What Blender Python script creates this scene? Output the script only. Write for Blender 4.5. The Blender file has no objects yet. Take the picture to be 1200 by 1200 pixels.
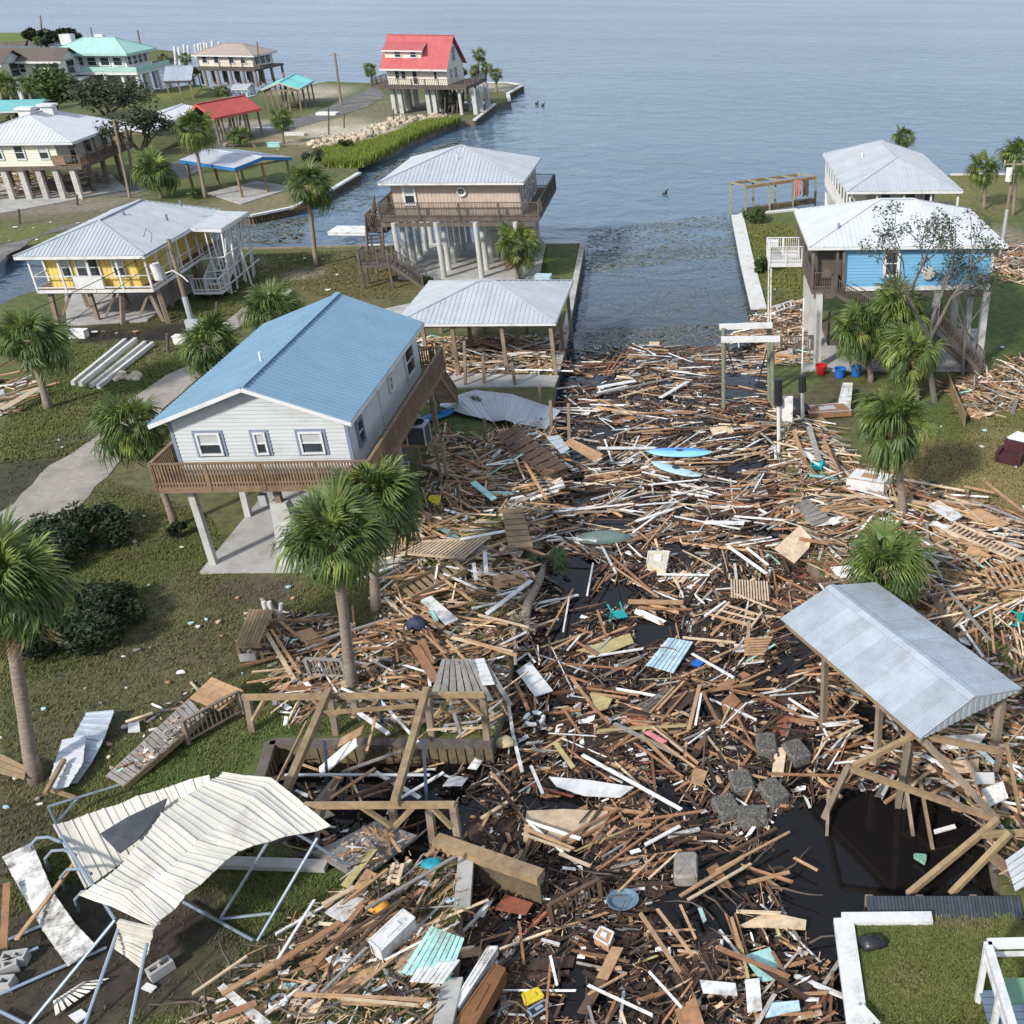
import bpy, math, random
import numpy as np
from mathutils import Vector, Matrix, geometry, noise
rad=math.radians
R=random.Random(7)
S=bpy.context.scene
# ------------------------------------------------------------ camera, sky, sun, exposure
CAMH=24.0; FPX=1200.0; CX,CY=900.0,600.0
PITCH=math.atan(670/1200); ROLL=rad(.6)
cam=bpy.data.cameras.new('camera'); cam.sensor_width=36; cam.lens=36.0*FPX/1200; cam.shift_x=-.25
cam.clip_start=.5; cam.clip_end=9000
co=bpy.data.objects.new('camera',cam); S.collection.objects.link(co)
co.matrix_world=Matrix.Translation((0,0,CAMH))@Matrix.Rotation(rad(90)-PITCH,4,'X')@Matrix.Rotation(ROLL,4,'Z')
S.camera=co
SUN_DIR=Vector((-.44,-.70,.58)).normalized()      # towards the sun
el=math.asin(SUN_DIR.z); az=math.atan2(SUN_DIR.x,SUN_DIR.y)
W=bpy.data.worlds.new('World'); S.world=W; W.use_nodes=True
nt=W.node_tree; bg=nt.nodes['Background']
sky=nt.nodes.new('ShaderNodeTexSky'); sky.sky_type='NISHITA'; sky.sun_disc=False
sky.sun_elevation=el; sky.sun_rotation=az; sky.dust_density=2.0; sky.air_density=1.0
tc=nt.nodes.new('ShaderNodeTexCoord'); mp=nt.nodes.new('ShaderNodeMapping'); mp.inputs['Scale'].default_value=(1,1,2.5)
no=nt.nodes.new('ShaderNodeTexNoise'); no.inputs['Scale'].default_value=2.2; no.inputs['Detail'].default_value=6
cr=nt.nodes.new('ShaderNodeValToRGB'); cr.color_ramp.elements[0].position=.30; cr.color_ramp.elements[1].position=.62
cr.color_ramp.elements[0].color=(.42,.42,.42,1); cr.color_ramp.elements[1].color=(.95,.95,.95,1)
mx=nt.nodes.new('ShaderNodeMixRGB'); mx.inputs['Color2'].default_value=(5.6,6.6,8.2,1)
nt.links.new(tc.outputs['Generated'],mp.inputs['Vector']); nt.links.new(mp.outputs['Vector'],no.inputs['Vector'])
nt.links.new(no.outputs['Fac'],cr.inputs['Fac']); nt.links.new(cr.outputs['Color'],mx.inputs['Fac'])
nt.links.new(sky.outputs['Color'],mx.inputs['Color1']); nt.links.new(mx.outputs['Color'],bg.inputs['Color'])
bg.inputs['Strength'].default_value=.098
sl=bpy.data.lights.new('sun','SUN'); sl.energy=3.4; sl.angle=rad(5); sl.color=(1,.95,.88)
so=bpy.data.objects.new('sun',sl); S.collection.objects.link(so)
so.rotation_euler=SUN_DIR.to_track_quat('Z','Y').to_euler(); so.location=(0,0,80)
S.view_settings.view_transform='Standard'; S.view_settings.look='None'; S.view_settings.gamma=1
S.view_settings.use_curve_mapping=False; S.view_settings.exposure=0.33
# ------------------------------------------------------------ pixel of the photograph -> point of the place
_s,_c=math.sin(PITCH),math.cos(PITCH); _cr,_sr=math.cos(ROLL),math.sin(ROLL)
def ray(x,y):
    a=(x-CX)/FPX; b=(CY-y)/FPX; a,b=_cr*a-_sr*b,_sr*a+_cr*b
    return Vector((a,_c+b*_s,-_s+b*_c))
def P(x,y,z=0.0):
    d=ray(x,y); t=(z-CAMH)/d.z; return Vector((d.x*t,d.y*t,z))
def HY(x,y,Y):
    d=ray(x,y); t=Y/d.y; return Vector((d.x*t,Y,CAMH+d.z*t))
def proj(v):
    X,Y,Z=v[0],v[1],v[2]-CAMH; dep=Y*_c-Z*_s
    if dep<.1: return (-9999,-9999,1)
    up=Y*_s+Z*_c; a,b=X/dep,up/dep; a,b=_cr*a+_sr*b,-_sr*a+_cr*b
    return (CX+FPX*a,CY-FPX*b,dep)
WL=-.8            # water level, lawns are z=0
# ------------------------------------------------------------ mesh builder
class MB:
    def __init__(s): s.v=[]; s.f=[]
    def add(s,vs,fs):
        n=len(s.v); s.v+= [tuple(q) for q in vs]; s.f+=[tuple(i+n for i in f) for f in fs]; return s
    def box(s,x0,y0,z0,x1,y1,z1):
        return s.add([(x0,y0,z0),(x1,y0,z0),(x1,y1,z0),(x0,y1,z0),(x0,y0,z1),(x1,y0,z1),(x1,y1,z1),(x0,y1,z1)],
          [(0,3,2,1),(4,5,6,7),(0,1,5,4),(1,2,6,5),(2,3,7,6),(3,0,4,7)])
    def beam(s,a,b,w=.1,h=None,up=(0,0,1),jit=0):
        a,b=Vector(a),Vector(b); h=h or w; d=(b-a).normalized(); u=Vector(up)
        if abs(d.dot(u))>.98: u=Vector((0,1,0))
        x=d.cross(u).normalized(); y=x.cross(d)
        vs=[]
        for q in(a,b):
            for i,j in((-1,-1),(1,-1),(1,1),(-1,1)):
                vs.append(q+x*i*w/2+y*j*h/2+d*R.uniform(-jit,jit))
        return s.add(vs,[(0,3,2,1),(4,5,6,7),(0,1,5,4),(1,2,6,5),(2,3,7,6),(3,0,4,7)])
    def cyl(s,a,b,r,r2=None,n=8,cap=True):
        a,b=Vector(a),Vector(b); r2=r if r2 is None else r2; d=(b-a).normalized()
        u=Vector((0,0,1)) if abs(d.z)<.95 else Vector((1,0,0)); x=d.cross(u).normalized(); y=x.cross(d)
        vs=[]
        for q,rr in((a,r),(b,r2)):
            for k in range(n):
                t=2*math.pi*k/n; vs.append(q+x*math.cos(t)*rr+y*math.sin(t)*rr)
        fs=[(k,(k+1)%n,n+(k+1)%n,n+k) for k in range(n)]
        if cap: fs+=[tuple(range(n-1,-1,-1)),tuple(range(n,2*n))]
        return s.add(vs,fs)
    def tube(s,pts,rs,n=8):
        pts=[Vector(p) for p in pts]; m=len(pts); vs=[]
        for i,p in enumerate(pts):
            d=(pts[min(i+1,m-1)]-pts[max(i-1,0)]).normalized()
            u=Vector((0,0,1)) if abs(d.z)<.9 else Vector((0,1,0)); x=d.cross(u).normalized(); y=x.cross(d)
            r=rs[i] if isinstance(rs,(list,tuple)) else rs
            for k in range(n):
                t=2*math.pi*k/n; vs.append(p+x*math.cos(t)*r+y*math.sin(t)*r)
        fs=[(i*n+k,i*n+(k+1)%n,(i+1)*n+(k+1)%n,(i+1)*n+k) for i in range(m-1) for k in range(n)]
        fs+=[tuple(range(n-1,-1,-1)),tuple(range((m-1)*n,m*n))]
        return s.add(vs,fs)
    def prism(s,pts,th,nrm=None):
        """polygon (3-D points) given thickness th along -normal"""
        pts=[Vector(p) for p in pts]; n=len(pts)
        if nrm is None:
            nrm=Vector((0,0,0))
            for i in range(n): nrm+=pts[i].cross(pts[(i+1)%n])
            nrm.normalize()
            if nrm.z<0: nrm=-nrm; pts=pts[::-1]
        q=[p-nrm*th for p in pts]
        return s.add(pts+q,[tuple(range(n)),tuple(range(2*n-1,n-1,-1))]+[(i,n+i,n+(i+1)%n,(i+1)%n) for i in range(n)])
    def lathe(s,prof,c=(0,0,0),n=14,squash=1):
        vs=[]
        for r,z in prof:
            for k in range(n):
                t=2*math.pi*k/n; vs.append((c[0]+math.cos(t)*r,c[1]+math.sin(t)*r*squash,c[2]+z))
        m=len(prof)
        return s.add(vs,[(i*n+k,i*n+(k+1)%n,(i+1)*n+(k+1)%n,(i+1)*n+k) for i in range(m-1) for k in range(n)]+[tuple(range(n-1,-1,-1)),tuple(range((m-1)*n,m*n))])
    def build(s,name,mat,parent=None,loc=None,smooth=False):
        me=bpy.data.meshes.new(name); me.from_pydata(s.v,[],s.f); me.materials.append(mat)
        if smooth: me.polygons.foreach_set('use_smooth',[True]*len(me.polygons))
        me.update(); o=bpy.data.objects.new(name,me); S.collection.objects.link(o)
        if parent: o.parent=parent
        if loc is not None: o.location=loc
        return o
def centre(mb):
    """origin of a single-mesh thing at the middle of its base"""
    a=np.array(mb.v); c=Vector(((a[:,0].min()+a[:,0].max())/2,(a[:,1].min()+a[:,1].max())/2,a[:,2].min()))
    mb.v=[(q[0]-c.x,q[1]-c.y,q[2]-c.z) for q in mb.v]; return c
def tag(o,label=None,cat=None,group=None,kind=None):
    if label: o['label']=label
    if cat: o['category']=cat
    if group: o['group']=group
    if kind: o['kind']=kind
    return o
def empty(name,label,cat,loc=(0,0,0),rz=0,group=None,parent=None):
    o=bpy.data.objects.new(name,None); S.collection.objects.link(o); o.empty_display_size=.3
    o.location=loc; o.rotation_euler=(0,0,rz)
    if parent: o.parent=parent
    return tag(o,label,cat,group)
def single(name,mb,mat,label,cat,group=None,smooth=False):
    c=centre(mb); return tag(mb.build(name,mat,None,c,smooth),label,cat,group)
def link_copy(o,parent,name=None):
    c=o.copy(); S.collection.objects.link(c); c.parent=parent; return c
# ------------------------------------------------------------ materials
MATS={}
def mat(name,col,rough=.8,var=.2,scale=2.0,bump=0.0,metal=0.0,stretch=(1,1,1),dirt=None,dscale=.8,damt=.5,tint=0.0,spec=.4,attr=False,bscale=None,backlit=0):
    if name in MATS: return MATS[name]
    m=bpy.data.materials.new(name); m.use_nodes=True; t=m.node_tree; b=t.nodes['Principled BSDF']
    N=lambda k:t.nodes.new(k); L=t.links.new
    b.inputs['Roughness'].default_value=rough; b.inputs['Metallic'].default_value=metal
    b.inputs['Specular IOR Level'].default_value=spec
    tc=N('ShaderNodeTexCoord'); mp=N('ShaderNodeMapping'); mp.inputs['Scale'].default_value=stretch
    L(tc.outputs['Object'],mp.inputs['Vector'])
    if attr: L(N('ShaderNodeNewGeometry').outputs['Position'],mp.inputs['Vector'])
    n1=N('ShaderNodeTexNoise'); n1.inputs['Scale'].default_value=scale; n1.inputs['Detail'].default_value=7; n1.inputs['Roughness'].default_value=.65
    L(mp.outputs['Vector'],n1.inputs['Vector'])
    mr=N('ShaderNodeMapRange'); mr.inputs['From Min'].default_value=.3; mr.inputs['From Max'].default_value=.7
    mr.inputs['To Min'].default_value=1-var; mr.inputs['To Max'].default_value=1+var
    L(n1.outputs['Fac'],mr.inputs['Value'])
    vm=N('ShaderNodeVectorMath'); vm.operation='SCALE'
    if attr:
        at=N('ShaderNodeAttribute'); at.attribute_name='Col'; L(at.outputs['Color'],vm.inputs[0])
    else: vm.inputs[0].default_value=col
    L(mr.outputs['Result'],vm.inputs['Scale']); out=vm.outputs['Vector']
    if tint:
        oi=N('ShaderNodeObjectInfo'); m2=N('ShaderNodeMapRange'); m2.inputs['To Min'].default_value=1-tint; m2.inputs['To Max'].default_value=1+tint
        L(oi.outputs['Random'],m2.inputs['Value']); v2=N('ShaderNodeVectorMath'); v2.operation='SCALE'
        L(out,v2.inputs[0]); L(m2.outputs['Result'],v2.inputs['Scale']); out=v2.outputs['Vector']
    if dirt:
        n2=N('ShaderNodeTexNoise'); n2.inputs['Scale'].default_value=dscale; n2.inputs['Detail'].default_value=9; n2.inputs['Roughness'].default_value=.7
        L(tc.outputs['Object'],n2.inputs['Vector'])
        r2=N('ShaderNodeMapRange'); r2.inputs['From Min'].default_value=.62-.25*damt; r2.inputs['From Max'].default_value=.80-.2*damt
        L(n2.outputs['Fac'],r2.inputs['Value']); mx=N('ShaderNodeMixRGB'); mx.inputs['Color2'].default_value=(*dirt,1)
        L(r2.outputs['Result'],mx.inputs['Fac']); L(out,mx.inputs['Color1']); out=mx.outputs['Color']
    L(out,b.inputs['Base Color'])
    if bump:
        bp=N('ShaderNodeBump'); bp.inputs['Strength'].default_value=bump; bp.inputs['Distance'].default_value=.05
        if bscale:
            n3=N('ShaderNodeTexNoise'); n3.inputs['Scale'].default_value=bscale; n3.inputs['Detail'].default_value=5; L(tc.outputs['Object'],n3.inputs['Vector']); L(n3.outputs['Fac'],bp.inputs['Height'])
        else: L(n1.outputs['Fac'],bp.inputs['Height'])
        L(bp.outputs['Normal'],b.inputs['Normal'])
    if backlit:
        tr=N('ShaderNodeBsdfTranslucent'); L(out,tr.inputs['Color']); ms=N('ShaderNodeMixShader'); ms.inputs[0].default_value=backlit
        L(b.outputs[0],ms.inputs[1]); L(tr.outputs[0],ms.inputs[2]); L(ms.outputs[0],t.nodes['Material Output'].inputs['Surface'])
    MATS[name]=m; return m
GR=(1,1,.12)
M_blue=mat('blue_painted_metal',(.195,.32,.425),.5,.08,.8,dirt=(.23,.335,.42),dscale=.3,damt=.3,tint=.02)
M_galv=mat('pale_galvanised_metal',(.50,.53,.56),.40,.10,.8,metal=.25,dirt=(.42,.44,.46),dscale=.4,damt=.3,tint=.04)
M_galvb=mat('weathered_corrugated_metal',(.47,.52,.56),.42,.14,1.3,metal=.25,dirt=(.36,.37,.37),dscale=.9,damt=.3,tint=.08)
M_wroof=mat('white_painted_metal',(.57,.59,.62),.45,.07,.7,dirt=(.5,.5,.5),dscale=.4,damt=.25,tint=.03)
M_carp=mat('cream_white_carport_steel',(.60,.575,.51),.42,.10,1.2,dirt=(.42,.38,.32),dscale=.7,damt=.35,tint=.04)
M_carpm=mat('mud_spattered_white_steel',(.70,.69,.66),.5,.15,2.5,dirt=(.06,.045,.035),dscale=1.6,damt=.75,tint=.04)
M_red=mat('faded_red_metal',(.52,.13,.13),.5,.12,.9,tint=.05)
M_red2=mat('bright_red_metal',(.50,.10,.08),.5,.12,.9,tint=.05)
M_mint=mat('mint_metal',(.36,.58,.51),.5,.10,.9,tint=.05)
M_aqua=mat('aqua_metal',(.22,.56,.56),.5,.10,.9,tint=.05)
M_shin=mat('brown_shingle',(.13,.105,.09),.9,.25,4,tint=.06)
M_shint=mat('tan_shingle',(.38,.31,.26),.9,.2,4,tint=.05)
M_lap=mat('pale_grey_lap_siding',(.52,.55,.55),.6,.07,1.4,stretch=(.4,.4,3),dirt=(.40,.41,.38),dscale=.7,damt=.35)
M_lapd=mat('grey_blue_trim',(.20,.25,.33),.6,.08,2)
M_tan=mat('tan_vertical_siding',(.55,.44,.36),.7,.07,1.4,dirt=(.33,.26,.2),dscale=.6,damt=.3)
M_yel=mat('yellow_siding',(.80,.60,.17),.7,.08,1.4,dirt=(.5,.36,.12),dscale=.7,damt=.3)
M_cream=mat('cream_siding',(.72,.68,.56),.7,.06,1.4)
M_cyan=mat('bright_blue_lap_siding',(.16,.39,.60),.6,.07,1.4,stretch=(.4,.4,3),dirt=(.12,.3,.48),dscale=.7,damt=.35)
M_white=mat('white_paint',(.68,.68,.67),.5,.06,2,dirt=(.42,.40,.36),dscale=1.2,damt=.42)
M_whitew=mat('worn_white_paint',(.72,.71,.68),.6,.1,2,dirt=(.22,.18,.14),dscale=1.8,damt=.55,tint=.05)
M_conc=mat('concrete',(.42,.41,.385),.85,.13,1.5,bump=.15,dirt=(.24,.22,.19),dscale=.5,damt=.5)
M_cap=mat('white_concrete_cap',(.62,.61,.57),.8,.1,1.5,dirt=(.4,.37,.32),dscale=.9,damt=.4,bump=.1)
M_pile=mat('grey_concrete_pile',(.50,.50,.47),.85,.12,1.5,stretch=(1,1,.4),dirt=(.30,.28,.25),dscale=.7,damt=.45)
M_pwood=mat('weathered_wood_pile',(.25,.195,.145),.9,.25,3,bump=.25,stretch=GR,dirt=(.10,.08,.06),dscale=.7,damt=.45,tint=.12)
M_tim=mat('treated_timber',(.29,.205,.115),.85,.25,3,bump=.2,stretch=(1,1,1),dirt=(.17,.12,.075),dscale=1.2,damt=.5,tint=.15)
M_deck=mat('brown_deck_wood',(.225,.155,.095),.85,.22,3,bump=.2,dirt=(.12,.075,.05),dscale=1.2,damt=.4,tint=.12)
M_deckg=mat('dark_weathered_deck_wood',(.115,.095,.08),.9,.25,3,bump=.2,dirt=(.2,.18,.16),dscale=1.2,damt=.4,tint=.12)
M_glass=mat('dark_window_glass',(.035,.045,.055),.08,.1,1,spec=.8)
M_blind=mat('window_with_blind',(.46,.48,.48),.25,.08,1,stretch=(.2,.2,12),spec=.7)
M_steel=mat('galvanised_tube',(.36,.43,.50),.35,.15,2,metal=.5,dirt=(.2,.18,.16),dscale=2,damt=.3)
M_dark=mat('dark_interior',(.03,.028,.026),.9,.2,1)
M_black=mat('black_tarpaulin',(.022,.023,.026),.35,.2,3,bump=.5,bscale=5)
M_navy=mat('dark_blue_strap',(.03,.045,.09),.7,.2,3)
M_float=mat('tarred_dock_float',(.10,.095,.085),.9,.7,11,bump=1.0,dirt=(.33,.31,.27),dscale=13,damt=.5)
M_floatp=mat('pale_dock_float',(.27,.25,.22),.85,.35,5,bump=.6,dirt=(.12,.11,.1),dscale=2.5,damt=.5)
M_brick=mat('pale_block_pier',(.46,.43,.39),.9,.3,5,bump=.3,tint=.1)
M_bark=mat('palm_bark',(.26,.21,.165),.95,.35,5,bump=.6,stretch=(1,1,3),dirt=(.13,.10,.08),dscale=2,damt=.4)
M_barkd=mat('dark_bark',(.11,.085,.065),.95,.35,5,bump=.6)
M_barkg=mat('grey_bark',(.17,.155,.135),.95,.3,4,bump=.5,dirt=(.12,.1,.085),dscale=2,damt=.4)
M_fr=[mat('palm_frond_%d'%i,c,.5,.28,3,tint=.22,backlit=.18,dirt=(.22,.19,.06),dscale=2.2,damt=.18) for i,c in enumerate([(.095,.145,.035),(.19,.235,.055),(.065,.11,.032)])]
M_frd=mat('dead_frond',(.27,.18,.09),.9,.25,3,tint=.2)
M_leafd=mat('dark_evergreen_leaf',(.024,.040,.014),.6,.5,2.5,backlit=.12)
M_leafm=mat('mid_green_leaf',(.055,.095,.022),.6,.5,2.5,backlit=.15)
M_leafo=mat('grey_olive_leaf',(.065,.078,.042),.7,.4,2.5,backlit=.1)
M_rock=mat('tan_riprap',(.50,.42,.31),.9,.25,2,bump=.3,tint=.2)
M_wood_attr=mat('debris_wood',None,.8,.35,4,attr=True)
# debris colours, real-world base colours
COL={'tan':(.45,.275,.15),'orange-brown':(.31,.16,.085),'pale':(.60,.46,.31),'dark wet':(.06,.034,.024),'black':(.03,.022,.02),'grey':(.28,.26,.235),
 'white':(.76,.75,.72),'aqua':(.36,.62,.58),'yellowish':(.42,.35,.16),'blackish':(.03,.03,.035),'mud brown':(.11,.068,.042),'reddish':(.30,.10,.06),'pale blue':(.45,.6,.68)}
M_col={k:mat('debris_'+k.replace(' ','_'),v,.75 if k!='dark wet' else .45,.3,5,bump=.15,tint=.15,dirt=(tuple(x*.45 for x in v) if k not in('white','aqua','pale blue') else (.22,.17,.12)),dscale=2.5,damt=.4) for k,v in COL.items()}
# ------------------------------------------------------------ frames and roofs
def frame(a,b,c,z,near_left=False,fw=.5,anchor=1):
    """a near-left, b near-right, c far-right (or far-left) pixel corners on height z -> origin, angle, width, depth"""
    A,B,C_=P(*a,z),P(*b,z),P(*c,z)
    u=B-A; v=C_-(A if near_left else B)
    an=math.atan2(u.y,u.x)*fw+(math.atan2(v.y,v.x)-math.pi/2)*(1-fw)
    Wd,Dp=u.length,v.length
    # centre the rectangle on the parallelogram
    m=A+u/2+v/2; e1=Vector((math.cos(an),math.sin(an),0)); e2=Vector((-math.sin(an),math.cos(an),0))
    o=m-e1*Wd/2-e2*Dp/2
    o=(m-e1*Wd/2-e2*Dp/2)*anchor+((A+B)/2-e1*Wd/2)*(1-anchor)
    return Vector((o.x,o.y,0)),an,Wd,Dp
def clip(poly,n,d):
    out=[]
    for i in range(len(poly)):
        p,q=poly[i],poly[(i+1)%len(poly)]; a,b=p.dot(n)-d,q.dot(n)-d
        if a>=0: out.append(p)
        if (a>=0)!=(b>=0): out.append(p+(q-p)*(a/(a-b)))
    return out
def slope(root,poly,e,mt,pw=.9,rib=.3,th=.03,rh=.03,name='roof_panel'):
    """a planar roof slope cut into metal panels with raised ribs; e = direction along the eave"""
    poly=[Vector(p) for p in poly]; e=Vector(e).normalized()
    n=(poly[1]-poly[0]).cross(poly[2]-poly[0]).normalized()
    if n.z<0: n=-n
    s=n.cross(e).normalized()
    if s.z<0: s=-s
    us=[p.dot(e) for p in poly]; u0,u1=min(us),max(us); k=max(1,round((u1-u0)/pw)); w=(u1-u0)/k
    for i in range(k):
        a,b=u0+i*w,u0+(i+1)*w
        q=clip(clip(poly,e,a+.004),-e,-(b-.004))
        if len(q)<3: continue
        mb=MB(); off=n*(.006 if i%2 else 0)
        q=[p+off for p in q]
        try: mb.prism(q,th,n if (q[1]-q[0]).cross(q[2]-q[0]).dot(n)>0 else None)
        except Exception: continue
        if rib:
            m=max(1,round(w/rib))
            for j in range(m):
                uu=a+(j+.15)*w/m
                seg=clip(clip(q,e,uu-1e-4),-e,-(uu+1e-4))
                if len(seg)<3: continue
                ss=[p.dot(s) for p in seg]; lo=seg[ss.index(min(ss))]; hi=seg[ss.index(max(ss))]
                if (hi-lo).length<.1: continue
                mb.beam(lo+n*rh*.45,hi+n*rh*.45,.045,rh,up=n)
        mb.build(name,mt,root)
def roof(root,W_,D,z,kind,rise,inset,mt,pw=.9,rib=.3,fascia=M_white,cap=None,fh=.2,under=M_deckg,end=None):
    """kind: hip_x/hip_y (ridge along width/depth), gable_x, gable_y"""
    zr=z+rise; A,B,C_,D_=[Vector(p) for p in((0,0,z),(W_,0,z),(W_,D,z),(0,D,z))]
    if kind=='pyr': inset=min(W_,D)/2; kind='hip_x' if W_>=D else 'hip_y'
    if kind.endswith('x'):
        i=inset if kind[0]=='h' else 0
        r1,r2=Vector((i,D/2,zr)),Vector((W_-i,D/2,zr)); X=(1,0,0)
        slope(root,[A,B,r2,r1],X,mt,pw,rib); slope(root,[C_,D_,r1,r2],X,mt,pw,rib)
        ends=[(B,C_,r2),(D_,A,r1)]
        if kind[0]=='h':
            for p,q,r in ends: slope(root,[p,q,r],(0,1,0),mt,pw,rib)
    else:
        i=inset if kind[0]=='h' else 0
        r1,r2=Vector((W_/2,i,zr)),Vector((W_/2,D-i,zr)); X=(0,1,0)
        slope(root,[B,C_,r2,r1],X,mt,pw,rib); slope(root,[D_,A,r1,r2],X,mt,pw,rib)
        ends=[(A,B,r1),(C_,D_,r2)]
        if kind[0]=='h':
            for p,q,r in ends: slope(root,[p,q,r],(1,0,0),mt,pw,rib)
    cap=cap or mt; up=Vector((0,0,.03))
    if (r2-r1).length>.3: MB().beam(r1+up,r2+up,.28,.05).build('ridge_cap',cap,root)
    if kind[0]=='h':
        for p,r in((A,r1),(B,r1 if kind.endswith('y') else r2),(C_,r2),(D_,r2 if kind.endswith('y') else r1)):
            MB().beam(p+up,r+up,.18,.04).build('hip_cap',cap,root)
    # fascia boards and soffit
    dz=Vector((0,0,-fh/2-.035))
    if kind[0]=='h':
        segs=[(A,B),(B,C_),(C_,D_),(D_,A)]
        MB().box(.06,.06,z-.12,W_-.06,D-.06,z-.08).build('soffit',under,root)
    elif kind.endswith('x'):
        segs=[(A,B),(C_,D_),(A,r1),(r1,D_),(B,r2),(r2,C_)]
        MB().prism([A+dz,B+dz,r2+dz,r1+dz],.03).prism([C_+dz,D_+dz,r1+dz,r2+dz],.03).build('soffit',under,root)
    else:
        segs=[(B,C_),(D_,A),(A,r1),(r1,B),(C_,r2),(r2,D_)]
        MB().prism([B+dz,C_+dz,r2+dz,r1+dz],.03).prism([D_+dz,A+dz,r1+dz,r2+dz],.03).build('soffit',under,root)
    for p,q in segs: MB().beam(p+dz,q+dz,.04,fh).build('fascia',fascia,root)
    return r1,r2
def window(root,p,d,nrm,w,h,trim,pane=None,tw=.10,split=True):
    """p = sill centre on the wall; d along the wall, nrm outwards"""
    p,d,nrm=Vector(p),Vector(d),Vector(nrm); up=Vector((0,0,1)); mb=MB()
    o=nrm*.08
    for s_ in(-1,1): mb.beam(p+d*s_*(w/2)+o,p+d*s_*(w/2)+up*h+o,.001+tw,.09,up=nrm)
    mb.beam(p-d*(w/2+tw/2)+o-up*tw/2,p+d*(w/2+tw/2)+o-up*tw/2,.09,tw,up=up)
    mb.beam(p-d*(w/2+tw/2)+o+up*(h+tw/2),p+d*(w/2+tw/2)+o+up*(h+tw/2),.09,tw,up=up)
    fr=mb.build('window',trim,root)
    if split: MB().beam(p-d*w/2+o*.8+up*h*.5,p+d*w/2+o*.8+up*h*.5,.05,.055,up=up).build('sash_bar',M_white,fr)
    for k in(0,1):
        m2=MB(); a=p+nrm*.045+up*(h*.25+h*.5*k); m2.beam(a-d*(w/2-.02),a+d*(w/2-.02),.03,h*.5-.02,up=up)
        m2.build('pane',(pane if k else M_glass) or M_glass,fr)
    return fr
def wall(root,p0,p1,z0,top,mt,style='lap',step=.2,th=.12,label=None):
    """wall between plan points; top = number or function(u) (u along the wall); normal is to the right of p0->p1"""
    p0,p1=Vector((*p0,0)),Vector((*p1,0)); L_=(p1-p0).length; d=(p1-p0)/L_; nr=Vector((d.y,-d.x,0)); up=Vector((0,0,1))
    tf=top if callable(top) else (lambda u:top)
    us=[0,L_/2,L_]; mb=MB()
    poly=[p0+up*z0,p1+up*z0]+[p0+d*u+up*tf(u) for u in (L_,L_/2,0)]
    mb.prism(poly,th,nr)
    zt=max(tf(0),tf(L_/2),tf(L_))
    if style=='lap':
        z=z0
        while z<zt-.05:
            z2=min(z+step,zt)
            # extents under the gable
            zm=z2; a,b=0,L_
            if zm>tf(0): 
                k=(zm-tf(0))/(tf(L_/2)-tf(0)); a=k*L_/2; b=L_-a
            if b-a>.15:
                q0,q1=p0+d*a,p0+d*b; o1=nr*.035; o2=nr*.004
                mb.add([q0+up*z+o1,q1+up*z+o1,q1+up*z2+o2,q0+up*z2+o2,q0+up*z,q1+up*z],[(0,1,2,3),(4,5,1,0)])
            z=z2
    elif style=='vert':
        n=max(1,round(L_/step))
        for i in range(1,n):
            u=i*L_/n; mb.beam(p0+d*u+nr*.012+up*z0,p0+d*u+nr*.012+up*(tf(u)-.02),.05,.02,up=nr)
    o=mb.build('wall',mt,root)
    if label: o['label']=label
    return p0,d,nr
def rail(root,pts,z,h,mt,post=1.8,bal=.13,postw=.09,cap=.12,tops=None,mb_mat=None,lower=True,bw=.035):
    pts=[Vector((*p,z)) for p in pts]; up=Vector((0,0,1))
    for i in range(len(pts)-1):
        a,b=pts[i],pts[i+1]; L_=(b-a).length; n=max(1,round(L_/post)); d=(b-a)/L_
        for k in range(n+(1 if i==len(pts)-2 else 0)):
            q=a+d*(L_*k/n); MB().beam(q-up*.25,q+up*(h+.02),postw,postw).build('rail_post',mt,root)
        MB().beam(a+up*(h+.04),b+up*(h+.04),cap,.04).build('top_rail',tops or mt,root)
        if lower: MB().beam(a+up*.1,b+up*.1,.04,.08).build('bottom_rail',mt,root)
        if bal:
            mb=MB(); m=int(L_/bal)
            for k in range(m):
                q=a+d*((k+.5)*L_/m); mb.beam(q-up*.06,q+up*h,bw,bw)
            tag(mb.build('balusters',mb_mat or mt,root),kind='stuff')
def deck(root,rects,z,mt,joist=.25,edge=None,bw=.14):
    """deck boards laid along x, joined; rim joists are parts"""
    for x0,y0,x1,y1 in rects:
        mb=MB(); y=y0
        while y<y1-.01:
            y2=min(y+bw,y1); mb.box(x0,y+.008,z-.04,x1,y2-.008,z); y=y2
        tag(mb.build('deck_boards',mt,root),kind='stuff')
        for a,b in(((x0,y0),(x1,y0)),((x1,y0),(x1,y1)),((x1,y1),(x0,y1)),((x0,y1),(x0,y0))):
            MB().beam((*a,z-.045-joist/2),(*b,z-.045-joist/2),.05,joist).build('rim_joist',edge or mt,root)
def piles(root,pts,z,mt,w=.3,square=True,name='pile',lean=0,z0=0):
    for x,y in pts:
        mb=MB(); q=(x+R.uniform(-lean,lean),y+R.uniform(-lean,lean),z0-.2)
        if square: mb.beam(q,(x,y,z),w,w)
        else: mb.cyl(q,(x,y,z),w/2*1.05,w/2*.95,12)
        mb.build(name,mt,root,smooth=False)
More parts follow.
